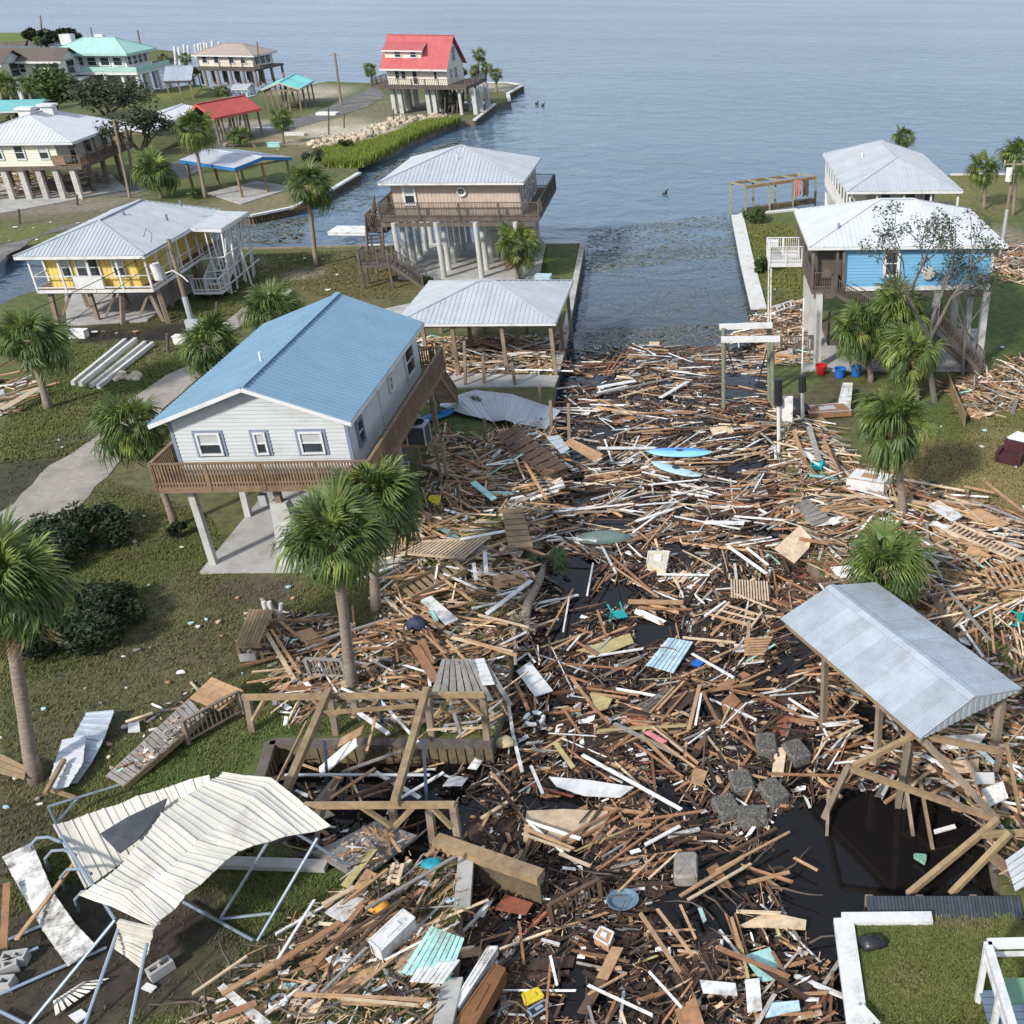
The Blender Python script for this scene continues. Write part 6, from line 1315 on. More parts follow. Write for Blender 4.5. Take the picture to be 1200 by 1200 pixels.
for a_,b_,w_ in(((375,905,.1),(418,868,1.0),.5),((400,905,.1),(470,880,.4),.12),((405,938,.1),(480,905,.3),.14),((430,880,.6),(440,840,1.2),.08),((420,930,.0),(500,900,.2),.1),((350,960,.2),(440,900,.6),.1),((470,935,.1),(520,905,.4),.1),((440,905,.2),(492,935,.0),.14),((398,870,.7),(425,855,1.2),.4)):
    tb(a_,b_,w_,.05,'loose_stud',M_col[R.choice(('grey','tan','pale','mud brown','white'))])
tb((368,1200-255,1.0),(395,912,1.5),.14,.16,'loose_stud',M_pwood); tb((366,1000,.1),(386,925,2.0),.14,.08,'loose_stud',M_pwood)
# bulkhead stub with cap timber
O0=P(570,1005,0); h=empty('bulkhead','broken timber bulkhead with sheet planks and a heavy cap beam in the water','bulkhead',O0)
MB().beam(Q(511,985,.25),Q(634,1028,.25),.4,.28).build('cap_beam',M_tim,h)
a,b=Q(545,1003,.1),Q(630,1033,.1)
for k in range(14): q=a.lerp(b,(k+.5)/14); MB().beam(q-Vector((0,0,1.6)),q,.26,.08+.05*(k%2)).build('plank',M_sheet,h)
# gray-white boat lift at the canal mouth
O0=P(880,450,WL); h=empty('boat_lift','white-beamed boat lift on green posts at the canal mouth','boat lift',O0)
for (xb,yb,xt,yt) in((848,480,848,385),(902,470,901,385),(906,475,905,400)):
    b=P(xb,yb,WL); t=HY(xt,yt,b.y); MB().cyl(b-O0-Vector((0,0,1)),t-O0,.13,.13,8).build('post',mat('green_piling',(.20,.22,.15),.9,.3,4,bump=.3),h)
zb_=HY(848,385,P(848,480,WL).y).z
MB().beam(Q(843,383,zb_),Q(905,381,zb_),.25,.3).build('lift_beam',M_white,h); MB().beam(Q(845,398,zb_-.1),Q(914,397,zb_-.1),.25,.3).build('lift_beam',M_white,h)
for a,b in(((850,400,2.5),(862,440,.1)),((900,405,2.4),(888,450,.1))): MB().beam(Q(*a),Q(*b),.1,.02).build('strap',M_black,h)
# jack posts with black padding
for lb,x,yb,yt in(('white jack post with black padding, nearest the canal edge',913,532,446),('white jack post with black padding, beside the black tarp',941,495,441)):
    b=P(x,yb,0 if x>930 else WL); t=HY(x-1,yt,b.y); T=t-b; h=empty('jack_post',lb,'post',b,0,'jack posts'); MB().cyl((0,0,-.5),T,.1,.1,8).build('white_tube',M_white,h); MB().cyl(T*.68,T*1.02,.24,.2,10).build('black_padding',M_black,h)
    if x<930: MB().box(-.1,.1,T.z*.45,.7,.5,T.z*.75).build('motor_box',M_whitew,h)
def blob(name,label,cat,px,z,r,mt,sq=.7,hh=.5,seed=1,n=12):
    rg=random.Random(seed); mb=MB(); c=P(*px,z); mb.lathe([(r*.6,0),(r,.2*hh),(r*.9,.6*hh),(r*.5,.95*hh),(.02,hh)],(0,0,0),n,sq); mb.v=[(v[0]*(1+rg.uniform(-.2,.2)),v[1]*(1+rg.uniform(-.2,.2)),v[2]+rg.uniform(-.06,.06)*hh*2) for v in mb.v]
    return tag(mb.build(name,mt,None,c,smooth=True),label,cat)
blob('tarpaulin','black plastic tarp heaped beside the white jack post','tarp',(933,487),0,.75,M_black,.8,1.0,2)
blob('plastic_bag','dark shiny plastic bag on the raised lawn','bag',(1021,1108),.02,.42,M_black,.6,.3,5)
blob('cloth','teal crumpled cloth beside the slip bulkhead','cloth',(506,1014),.1,.33,mat('teal_plastic',(.02,.30,.38),.6,.2,3),.8,.16,6)
blob('foam_chunk','orange foam chunk among the boards on the lower left bank','foam',(444,1064),.3,.3,mat('orange_foam',(.62,.30,.05),.8,.2,3),.8,.25,7)
blob('plastic_bag','black sack among timbers behind the palm on the right bank','bag',(1092,575),.1,.35,M_black,.8,.5,8)
blob('rubbish_bag','dark bundle in the debris left of the grey deck slab','bag',(489,736),.2,.42,M_navy,.8,.5,9)
blob('cushion','pale yellow foam cushion near the slip','cushion',(592,872),-.4,.36,mat('old_yellow_foam',(.46,.38,.22),.9,.2,3),.8,.25,10)
0 and blob('tarpaulin','pink cloth draped over the bare dock frame','cloth',(934,232),2.0,.8,mat('pink_cloth',(.50,.22,.20),.9,.2,3),.3,.9,11)
0 and blob('cloth','brown cloth hanging beside the pink one on the dock frame','cloth',(945,232),2.0,.6,M_barkd,.3,.8,12)
for lb,x0_,x1_,mt_ in(('pink cloth draped over the bare dock frame',931,939,mat('pink_cloth',(.50,.22,.20),.9,.2,3)),('brown cloth hanging beside the pink one on the dock frame',941,948,M_barkd)):
    a=P(x0_,210.5,2.45); b=P(x1_,210,2.45); mb=MB(); n=10; vs=[]
    for j in range(7):
        for i in range(n+1): q=a.lerp(b,i/n); vs.append((q.x+R.uniform(-.05,.05),q.y-.12-.16*math.sin(i*1.9)*(j/6)-.02*j,2.45-j*.27-.12*math.sin(i*1.1)*(j/6)))
    mb.add(vs,[(j*(n+1)+i,j*(n+1)+i+1,(j+1)*(n+1)+i+1,(j+1)*(n+1)+i) for j in range(6) for i in range(n)]); single('cloth',mb,mt_,lb,'cloth',smooth=True)
# ------------------------------------------------------------ floats
for i,(x,y,a,lb) in enumerate([(898,873,.5,'tarred dock float, topmost left of the dark cluster'),(933,881,.9,'tarred dock float at the right end of the cluster, top row'),(869,917,.7,'tarred dock float at the left of the cluster, second row'),(906,928,1.0,'tarred dock float just below the rightmost one'),(851,946,.9,'tarred dock float at the far left, lowest but one'),(882,957,-1.1,'tarred dock float at the bottom of the cluster'),(804,1017,.5,'pale worn dock float floating alone left of the open dark water')]):
    b=P(x,y+6,WL); h=empty('dock_float',lb,'float',b,a+1.15,'dock floats'); mb=MB(); w,d_,z_=.5,.36,.5
    rr=random.Random(i); prof=[(0,.9),(.08,1),(.42,1),(z_,.86)]
    vs=[];m=20
    for zz_,k in prof:
        for j in range(m):
            t=2*math.pi*j/m; cx,cy=math.cos(t),math.sin(t); e=.27; sx=math.copysign(abs(cx)**e,cx); sy=math.copysign(abs(cy)**e,cy); jj=1+rr.uniform(-.035,.035); vs.append((sx*w*k*jj,sy*d_*k*jj*1.02,zz_-.08))
    mb.add(vs,[(i_*m+j,i_*m+(j+1)%m,(i_+1)*m+(j+1)%m,(i_+1)*m+j) for i_ in range(3) for j in range(m)]+[tuple(range(m-1,-1,-1)),tuple(range(3*m,4*m))]); mb.build('float_body',M_floatp if i==6 else M_float,h)
    m2=MB().beam((-w*.8,-d_*.7,z_-.085),(w*.8,d_*.7,z_-.07),.05,.02).beam((-w*.8,d_*.7,z_-.07),(w*.8,-d_*.7,z_-.07),.05,.022); m2.build('moulded_ridge',M_floatp if i==6 else M_float,h)
# ------------------------------------------------------------ hulls
def hull(label,a,b,z,w,hh,mt,cat='kayak',name='kayak',upside=False,stripe=None):
    A,B=P(*a,z),P(*b,z); c=(A+B)/2; d=B-A; L_=d.length; h=empty(name,label,cat,c,math.atan2(d.y,d.x)); vs=[];n=10;m=15
    for i in range(m):
        t=-1+2*i/(m-1); k=max(.03,(1-abs(t)**2.6)); 
        for j in range(n+1):
            f=math.pi*j/n; y=math.cos(f)*w/2*k**.8; zz_=math.sin(f)*hh*(k**.7)*(1 if upside else .55)+(abs(t)**3*.12 if not upside else 0)
            vs.append((t*L_/2,y,zz_))
    fs=[(i*(n+1)+j,i*(n+1)+j+1,(i+1)*(n+1)+j+1,(i+1)*(n+1)+j) for i in range(m-1) for j in range(n)]; MB().add(vs,fs).build('hull',mt,h,smooth=True)
    if stripe: MB().tube([(t*L_/2,w*.05,hh*(.6 if not upside else 1.02)*(1-abs(t)**2.6)**.7+.02) for t in[-.8+.1*k for k in range(17)]],.07,6).build('stripe',stripe,h)
    if not upside: MB().lathe([(.18,0),(.24,.05),(.2,.06)],(0,0,hh*.52),10,.7).build('cockpit',M_black,h)
    return h
M_kay=mat('pale_blue_kayak',(.22,.50,.72),.4,.1,2); M_kb=mat('blue_kayak_stripe',(.05,.22,.55),.4,.1,2)
hull('light blue kayak with a darker stripe floating across the canal debris',(757,531),(836,532),WL+.3,.85,.4,M_kay,stripe=M_kb)
hull('second pale blue hull just below the kayak, nosed into boards',(763,543),(822,560),WL+.25,.7,.3,mat('faded_blue_hull',(.36,.55,.68),.5,.15,2,dirt=(.3,.28,.25),dscale=1.5,damt=.4))
hull('overturned grey-green canoe among the boards below the dock section',(675,633),(740,631),WL+.15,.9,.42,mat('grey_green_canoe',(.13,.18,.165),.45,.15,2),'canoe','canoe',True)
hull('bright blue canoe lying on the grass beside the air conditioner',(488,496),(536,480),.1,.75,.4,mat('blue_canoe',(.02,.16,.42),.45,.15,2),'canoe','canoe')
# ------------------------------------------------------------ chairs
def chair(label,px,z,rz,mt,tip=(0,0),cat='chair',name='plastic_chair'):
    h=empty(name,label,cat,P(*px,z),rz); h.rotation_euler=(tip[0],tip[1],rz)
    MB().box(-.27,-.25,.40,.27,.25,.44).build('seat',mt,h); MB().prism([(-.27,.25,.42),(.27,.25,.42),(.24,.36,.92),(-.24,.36,.92)],.03,Vector((0,-1,.2)).normalized()).build('backrest',mt,h)
    for x in(-1,1):
        for y in(-1,1): MB().beam((x*.29,y*.28,0),(x*.25,y*.23,.42),.05).build('leg',mt,h)
        MB().beam((x*.3,-.25,.64),(x*.3,.3,.66),.06,.03).beam((x*.3,-.24,.42),(x*.3,-.24,.64),.045).build('armrest',mt,h)
    return h
M_tq=mat('turquoise_plastic',(.01,.36,.36),.4,.1,2)
chair('turquoise plastic chair floating upturned in mid canal',(717,712),WL+.3,.6,M_tq,(1.9,.2)); chair('teal plastic chair on the right bank among planks',(963,552),.1,2.6,M_tq,(-.5,.3))
chair('teal chair frame in the rubble at the right edge',(1188,725),.3,.4,M_tq,(1.2,.5))
h=empty('armchair','maroon upholstered armchair on the dried grass at the right edge','armchair',P(1183,541),-.5); M_mar=mat('maroon_fabric',(.06,.018,.022),.9,.3,5)
MB().box(-.55,-.5,.08,.55,.45,.45).build('seat',M_mar,h); MB().box(-.5,.35,.3,.55,.6,1.0).build('backrest',M_mar,h); MB().box(-.68,-.5,.1,-.5,.5,.62).build('armrest',M_mar,h); MB().box(.5,-.5,.1,.68,.5,.62).build('armrest',M_mar,h)
# life ring
c=P(626,842,WL+.5); mb=MB(); mb.tube([(math.cos(t*.3142)*.32,math.sin(t*.3142)*.32,0) for t in range(21)],.08,8); o=mb.build('life_ring',M_white,None,c,True); tag(o,'white life ring floating left of centre in the lower canal','life ring')
for k in range(4): MB().tube([(math.cos(1.57*k+.4)*.32,math.sin(1.57*k+.4)*.32,-.005),(math.cos(1.57*k+.75)*.32,math.sin(1.57*k+.75)*.32,-.005)],.088,8).build('dark_band',M_black,o)
mb=MB(); mb.tube([(math.cos(t*.3142)*.2,math.sin(t*.3142)*.2,0) for t in range(21)],.05,8); tag(mb.build('white_ring',M_white,None,P(326,1174,.1),True),'small white ring lying on the grass at the lower left','ring')
# buckets
for lb,x,y,mt in(('red bucket on the lawn under the bright blue house',962,438,mat('red_plastic',(.5,.02,.02),.4,.1,2)),('blue bucket next to the red one, the left blue one',984,442,mat('blue_plastic',(.02,.14,.5),.4,.1,2)),('blue bucket farthest right, by the palm cluster',1003,440,mat('blue_plastic',(0,0,0)))):
    h=empty('bucket',lb,'bucket',P(x,y,.0),0,'buckets'); MB().lathe([(.27,0),(.36,.6),(.39,.6),(.39,.55),(.33,.58),(.25,.04)],(0,0,0),14).build('pail',mt,h); MB().tube([(math.cos(t)*.38,0,.58+math.sin(t)*.2) for t in [k*math.pi/8 for k in range(9)]],.015,5).build('handle',M_steel,h)
# tub, boxes, mats
o=single('tub',MB().lathe([(.36,0),(.44,.16),(.48,.16),(.40,.12),(.34,.03)],P(730,1058,WL+.1),18,.85),mat('blue_grey_plastic',(.12,.19,.25),.4,.2,3),'round blue-grey tub floating below the railing','tub')
def boxy(name,label,cat,pts,z,hh,mt,lid=None,dz=0):
    v=[P(x,y,z+hh) for x,y in pts]; c=(v[0]+v[2])/2; c.z=z; h=empty(name,label,cat,c)
    MB().prism([q-c for q in v],hh,Vector((0,0,1))).build('box_body',mt,h)
    mb=MB()
    for i in range(4): mb.beam(v[i]-c+Vector((0,0,.012)),v[(i+1)%4]-c+Vector((0,0,.012)),.05,.024)
    mb.build('rim',lid or mt,h); MB().prism([(q-c)*.4+Vector((0,0,hh*.6+.035)) for q in v],.03,Vector((0,0,1))).build('lid_plate',lid or mt,h); return h
boxy('freezer','long white freezer cabinet lying on the lower left bank','freezer',[(432,1103),(472,1066),(486,1076),(446,1115)],.1,.5,M_whitew,M_white)
boxy('crate','long orange-brown wooden box at the bottom edge','box',[(528,1205),(580,1130),(592,1136),(552,1210)],-.5,.5,mat('stained_wood',(.22,.10,.04),.6,.3,3,dirt=(.08,.04,.02),dscale=1.5,damt=.4))
boxy('appliance','white panel with bolt holes beside the orange-brown box','panel',[(531,1176),(572,1110),(583,1110),(537,1180)],-.2,.3,M_whitew)
boxy('crate','small white-lined tray box below the floating railing','box',[(696,1098),(704,1086),(719,1093),(713,1108)],WL+.1,.3,M_col['tan'],M_white)
boxy('plastic_mat','bright yellow ridged plastic mat at the bottom edge','mat',[(612,1165),(630,1158),(637,1168),(616,1178)],WL+.25,.06,mat('yellow_plastic',(.62,.48,.03),.5,.15,8))
boxy('tray','black tray right of the yellow mat','tray',[(618,1184),(638,1172),(646,1178),(624,1192)],WL+.15,.1,M_black,M_steel)
boxy('crate','yellow square bin lid by the palm pair, left bank','lid',[(502,585),(504,581),(516,582),(514,591)],.8,.08,mat('yellow_plastic',(0,0,0)))
boxy('crate','white upright appliance box leaning by the black tarp','appliance',[(983,470),(988,449),(999,449),(997,470)],.1,.5,M_whitew)
boxy('crate','low wooden box topped with a grey sheet near the bank','box',[(948,484),(945,476),(988,472),(998,481)],.1,.35,M_col['orange-brown'],M_galv)
boxy('cabinet','white kitchen cabinet run with a tan worktop on the right bank','cabinet',[(992,560),(1003,549),(1047,556),(1036,567)],.15,.65,M_white,M_col['tan'])
boxy('tub','cream curved tub floating near the top centre of the lower canal','tub',[(758,660),(760,646),(784,646),(780,668)],WL+.2,.35,mat('cream_plastic',(.6,.54,.40),.5,.15,3),M_whitew)
boxy('basket','blue plastic tray floating below the aqua wall panel','tray',[(810,778),(815,773),(825,775),(820,780)],WL+.2,.08,mat('blue_plastic',(0,0,0)))
boxy('crate','small green-white patterned box in the dark water','box',[(1071,1003),(1072,1001),(1085,1002),(1084,1011)],WL+.1,.12,mat('green_carton',(.2,.4,.3),.6,.3,8))
# ------------------------------------------------------------ panels, doors, sheets (each planked or framed)
def panel(name,label,cat,pts,z,mt,planks=0,th=.04,dz=None,gap=.012,cross=None,group=None):
    v=[P(x,y,z+(dz[i] if dz else 0)) for i,(x,y) in enumerate(pts)]; c=sum(v,Vector())/len(v); c.z=z-.05; v=[q-c for q in v]
    if not planks: 
        h=tag(MB().prism(v,th).build(name,mt,None,c),label,cat,group); return h
    h=empty(name,label,cat,c,0,group)
    for k in range(planks):
        f0,f1=k/planks,(k+1)/planks-gap*2; a,b,cc,d=v[0].lerp(v[3],f0),v[1].lerp(v[2],f0),v[1].lerp(v[2],f1),v[0].lerp(v[3],f1); up=Vector((0,0,R.uniform(-.012,.012)))
        MB().prism([a+up,b+up,cc+up,d+up],th).build('plank',mt,h)
    if cross:
        for f in(.1,.9): MB().beam(v[0].lerp(v[1],f)-Vector((0,0,th+.05)),v[3].lerp(v[2],f)-Vector((0,0,th+.05)),.08,.08).build('joist',cross,h)
    return h
W2=WL+.32
panel('dock_section','wooden dock section lying tilted on the left bank of the canal','dock section',[(588,597),(612,595),(625,641),(596,643)][::1],.7,M_tim,7,.05,cross=M_tim); 
panel('plywood_sheet','tilted plain plywood sheet at the left side of the upper canal','plywood',[(661,519),(668,513),(707,532),(697,541)],.2,M_col['tan'],0,.03,(.7,.7,.1,.0))
panel('wall_panel','brown planked wall panel slumped at the canal edge','panel',[(583,512),(604,498),(668,548),(640,560)],.6,M_col['mud brown'],8,.04,(.6,.7,-.1,-.1))
panel('wall_panel','pale aqua painted wall panel floating in the canal','panel',[(757,779),(783,747),(813,752),(790,788)],W2,M_col['pale blue'],7,.04)
panel('wall_panel','grey slatted panel half sunk under studs','panel',[(747,827),(782,806),(793,811),(762,836)],W2,M_col['grey'],8,.04,gap=.05)
panel('plywood_sheet','dull plywood sheet afloat left of the aqua wall panel','plywood',[(675,762),(738,742),(743,753),(706,767)],W2-.05,M_col['yellowish'],0,.03)
panel('white_sheet','square white board floating near the left bank','sheet',[(605,786),(621,775),(648,809),(627,816)],W2,M_white)
panel('white_sheet','big jagged white sheet in the lower canal','sheet',[(643,910),(690,914),(743,922),(727,934),(685,932),(652,921)],W2,M_white)
panel('slat_panel','slatted fence panel floating left of the low palm','panel',[(857,678),(898,681),(902,703),(858,700)][::1],W2,M_col['pale'],0,.04) if False else None
h=empty('slat_panel','pale slatted fence panel floating in the right of the canal','panel',P(879,692,W2)); O0=P(879,692,W2)
for k in range(14): MB().beam(Q(857+k*3.2,679+k*.2,W2),Q(857.5+k*3.3,700+k*.3,W2),.07,.05).build('slat',M_col['pale'],h)
for y in(680,699): MB().beam(Q(855,y,W2-.06),Q(903,y+3,W2-.06),.08,.05).build('rail',M_col['mud brown'],h)
h=empty('slat_panel','second slatted panel, yellowish, beside a short post','panel',P(882,757,W2)); O0=P(882,757,W2)
for k in range(7): MB().beam(Q(872,749+k*3.0,W2+.1-k*.02),Q(905-k*1.5,747+k*3.2,W2+.1-k*.02),.09,.04).build('slat',M_col['tan'],h)
MB().beam(Q(876,760,WL),Q(878,727,WL+1.0),.14).build('post',M_pwood,h)
panel('plywood_sheet','large torn plywood sheet on the right side of the canal','plywood',[(907,643),(937,616),(951,630),(948,642),(931,660)],.1,M_col['pale'],0,.03,(.5,.8,.6,.3,.2))
panel('plywood_sheet','curled brown planked sheet against the right bank','panel',[(932,592),(946,584),(977,610),(952,617)],.3,M_col['grey'],6,.03,(.9,.7,.0,.1))
panel('door','white door with dark spots lying on boards beside the right palm','door',[(1087,592),(1100,586),(1129,604),(1116,611)],.75,M_whitew,0,.05)
panel('plywood_sheet','broad tan plywood sheet right of the spotted door','plywood',[(1128,604),(1147,595),(1184,613),(1172,618)],.6,M_col['tan'])
panel('door','muddy white door among boards on the left bank','door',[(493,703),(505,698),(537,725),(522,732)],.6,M_whitew,0,.05)
panel('louvre_panel','white louvred panel beside the grey deck slab','panel',[(553,773),(567,771),(580,802),(566,803)],.7,M_white,6,.03)
panel('deck_slab','large grey weathered deck slab in the debris','deck',[(505,813),(518,772),(553,772),(580,821)],.5,M_col['grey'],7,.05,(.1,.4,.3,0))
panel('shutter','pale aqua shutter lying across boards','shutter',[(551,566),(557,563),(582,583),(576,586)],.75,M_col['aqua'],0,.06)
panel('steel_panel','galvanised panel beside the aqua shutter','panel',[(640,512),(655,510),(668,526),(658,532)],.8,M_galv,4,.02)
panel('wall_panel','pale green-white broken wall sheet on the lower left bank','panel',[(470,1140),(505,1085),(545,1100),(527,1150)],.35,M_col['aqua'],8,.03,(.1,.3,.2,0))
panel('wall_panel','white shattered siding below the aqua sheet','panel',[(480,1150),(500,1120),(540,1125),(520,1152)],.45,M_col['white'],7,.03)
panel('foam_board','rough cream foam board floating under studs','foam',[(613,985),(617,950),(660,948),(712,950),(715,968),(665,985)],WL+.2,M_col['pale'],0,.12)
panel('foam_board','pale board bundle near the lower right, under tan planks','foam',[(865,1085),(900,1068),(945,1078),(944,1088),(900,1085)],WL+.2,M_col['pale'],0,.08)
panel('wall_panel','pale green panel with a brown batten, lower right canal','panel',[(870,1120),(902,1110),(922,1145),(893,1150)],WL+.2,M_col['aqua'],0,.04)
panel('white_sheet','white peeling sheet at the bottom right of the canal','sheet',[(873,1148),(890,1146),(893,1183),(876,1186)],WL+.3,M_whitew)
panel('white_sheet','mottled white door-sized sheet, lower right of the canal','sheet',[(820,1148),(862,1152),(864,1166),(824,1163)],WL+.3,M_whitew)
panel('white_sheet','aqua-white sheet at the bottom, right of the white peeling one','sheet',[(897,1192),(905,1175),(936,1172),(938,1184)],WL+.3,M_col['pale blue'])
panel('panel_board','yellow triangular board fragment, centre of the canal','fragment',[(691,812),(718,818),(712,830),(699,833)],W2,M_col['yellowish'])
panel('board_pink','pink strip of board in the centre left','fragment',[(754,858),(760,856),(782,868),(777,871)],W2+.2,mat('pink_paint',(.6,.2,.22),.6,.2,3))
panel('plywood_sheet','brown plywood square low in the water, centre right','plywood',[(845,822),(858,811),(873,826),(868,842),(850,846)],WL+.12,M_col['orange-brown'])
panel('plywood_sheet','dark red-brown sheet afloat left of the tarred floats','plywood',[(905,860),(918,825),(935,822),(925,862)],WL+.1,M_col['reddish'])
panel('door','brown door slab in the debris by the slip','door',[(580,1065),(592,1048),(625,1058),(616,1072)],WL+.2,M_col['reddish'])
panel('plywood_sheet','tan plywood left of the left-edge palm trunk','plywood',[(-10,878),(31,898),(28,914),(-10,905)],.4,M_tim,3,.03,(.2,.2,0,0))
panel('steel_panel','pale blue ribbed panel with red lettering stains at the right edge','panel',[(1178,1008),(1200,992),(1215,1030),(1190,1045)],1.1,M_galv,5,.02,(0,.3,.2,-.2))
panel('white_sheet','white sheet beside the maroon armchair','sheet',[(1180,512),(1192,505),(1210,510),(1206,530),(1190,527)],.25,M_white,0,.04,(0,.5,.5,0,0))
panel('white_sheet','white flat fragment in the rubble behind the lower right timbers','sheet',[(1142,905),(1165,905),(1166,918),(1143,918)],.9,M_white)
panel('white_sheet','second white fragment right of it, tilted','sheet',[(1150,925),(1175,915),(1182,935),(1160,945)],.9,M_whitew,4,.03,(0,.3,.2,0))
panel('muddy_platform','wood-framed platform topped with grey mud by the freezer box','cloth',[(395,985),(440,962),(489,979),(421,1030),(366,998)],.25,M_col['grey'],0,.12)  # mud-grey top of a wood-framed platform, not a cloth
panel('white_sheet','small white tile on the lawn by the fallen deck ramp','sheet',[(150,848),(163,845),(164,857),(150,858)],.15,M_white)
panel('white_sheet','white square left on the soil beside the carport tube','sheet',[(165,1158),(172,1151),(184,1156),(177,1163)],.06,M_white); panel('white_sheet','white rectangle at the bottom left beside tube feet','sheet',[(80,1190),(95,1182),(104,1189),(90,1199)],.06,M_white)
panel('white_sheet','long narrow plasterboard strip with mud at the lower left','sheet',[(255,1158),(262,1152),(318,1198),(305,1203)],.3,M_whitew)
# ------------------------------------------------------------ decks and rails lying about
def fallen_rail(label,a,b,z,hh,mt,n=12,lean=.25,up=None):
    A,B=P(*a,z),P(*b,z); h=empty('railing',label,'railing',A,0); d=B-A; u=up or Vector((0,-lean,hh))
    MB().beam(u,d+u,.12,.05).build('top_rail',mt,h); MB().beam((0,0,0),d,.08,.06).build('bottom_rail',mt,h)
    for k in range(n): q=d*((k+.5)/n); MB().beam(q,q+u,.04,.04).build('baluster',mt,h)
    for q in(Vector((0,0,-.15)),d+Vector((0,0,-.15))): MB().beam(q,q+u*1.15,.12,.12).build('rail_post',mt,h)
fallen_rail('wooden railing section floating upright in the lower canal',(648,1080),(705,1050),WL,.85,M_col['mud brown'],11,.1)
fallen_rail('wooden railing along the fallen deck ramp',(220,868),(284,832),.25,.8,M_pwood,12,-.05)
fallen_rail('grey railing tilted against the nearer palm trunk',(364,790),(406,792),.3,.8,M_col['grey'],9,.1)
fallen_rail('broken railing right of the nearer palm trunk',(416,788),(438,790),.2,.6,M_tim,5,.3)
fallen_rail('long low grey railing under the bright blue house corner',(915,412),(952,410),.1,1.0,M_deckg,12,0)
O0=P(200,860,0); h=empty('deck_ramp','long fallen deck ramp littered with mulch, plywood at its upper end','ramp',O0)
v=[Q(124,909,.2),Q(144,921,.2),Q(240,838,.75),Q(222,818,.75)]
for k in range(18):
    f0,f1=k/18,(k+1)/18-.008; MB().prism([v[0].lerp(v[3],f0),v[1].lerp(v[2],f0),v[1].lerp(v[2],f1),v[0].lerp(v[3],f1)],.05).build('plank',M_col['grey'],h)
w_=[Q(222,818,.8),Q(248,793,.9),Q(286,809,.9),Q(257,833,.8)]
for k in range(4): f0,f1=k/4,(k+1)/4-.01; MB().prism([w_[0].lerp(w_[1],f0),w_[0].lerp(w_[1],f1),w_[3].lerp(w_[2],f1),w_[3].lerp(w_[2],f0)],.04).build('plywood',M_col['tan'],h)
MB().beam(v[1]-Vector((0,0,.12)),v[2]-Vector((0,0,.12)),.06,.2).build('joist',M_tim,h); MB().beam(v[0]-Vector((0,0,.12)),v[3]-Vector((0,0,.12)),.06,.2).build('joist',M_tim,h)
O0=P(300,745,0); h=empty('picnic_platform','weathered plank platform on short legs with grey blocks beneath','platform',O0)
v=[Q(292,714,.85),Q(321,714,.85),Q(304,754,.85),Q(276,754,.85)]
for k in range(7): f0,f1=k/7,(k+1)/7-.02; MB().prism([v[0].lerp(v[1],f0),v[0].lerp(v[1],f1),v[3].lerp(v[2],f1),v[3].lerp(v[2],f0)],.05).build('plank',M_tim,h)
for q in v: MB().beam(q*.93+Vector((0,0,-.05)),Vector((q.x*.93,q.y*.93,0)),.12).build('leg',M_tim,h)
MB().beam(v[0]-Vector((0,0,.12)),v[3]-Vector((0,0,.12)),.06,.16).build('apron',M_tim,h); MB().beam(v[3]-Vector((0,0,.12)),v[2]-Vector((0,0,.12)),.06,.16).build('apron',M_tim,h)
for i,(x,y,a,lb) in enumerate([(293,772,.1,'larger grey concrete block under the plank platform'),(307,766,.5,'smaller grey concrete block beside the platform legs'),(20,1128,.2,'hollow concrete block at the left margin by the tubes'),(8,1140,.6,'grey concrete block at the very left below the siding strips'),(4,1158,.1,'concrete block lowest at the left margin'),(190,1140,.9,'grey concrete block in the soil below the carport flap'),(313,722,0,'white post stub left of three by the platform'),(320,722,0,'white post stub in the middle of three by the platform'),(328,724,0,'white post stub right of three, leaning')]):
    b=P(x,y,0)
    if i>5: single('post_stub',MB().cyl((b.x,b.y,0),(b.x+(.2 if i==8 else 0),b.y,.7),.08,.08,8),M_white,lb,'post','white post stubs'); continue
    h=empty('concrete_block',lb,'concrete block',b,a,'loose concrete blocks'); M_c=M_galv if False else M_conc
    for q in((-.2,-.1,0,.2,-.05,.2),(-.2,.05,0,.2,.1,.2)): MB().box(*q).build('side_wall',M_c,h)
    for x_ in(-.2,-.02,.16): MB().box(x_,-.049,0.002,x_+.04,.049,.198).build('web',M_c,h)
    h.scale=(1.5,1.6,1.6)
# concrete beams on the grass
for i,(a,b,zz_) in enumerate([((86,452),(148,401),0),((95,453),(160,400),.3),((107,455),(171,404),0),((116,456),(180,405),0)]):
    A,B=P(*a,zz_),P(*b,zz_); mb=MB().beam(A+Vector((0,0,.15)),B+Vector((0,0,.15)),.2,.26); single('concrete_beam',mb,M_cap,['leftmost long concrete beam of the stack on the lawn','concrete beam lying on top of the stack','second concrete beam from the right, on the grass','rightmost long concrete beam, slightly apart'][i],'beam','stacked concrete beams')
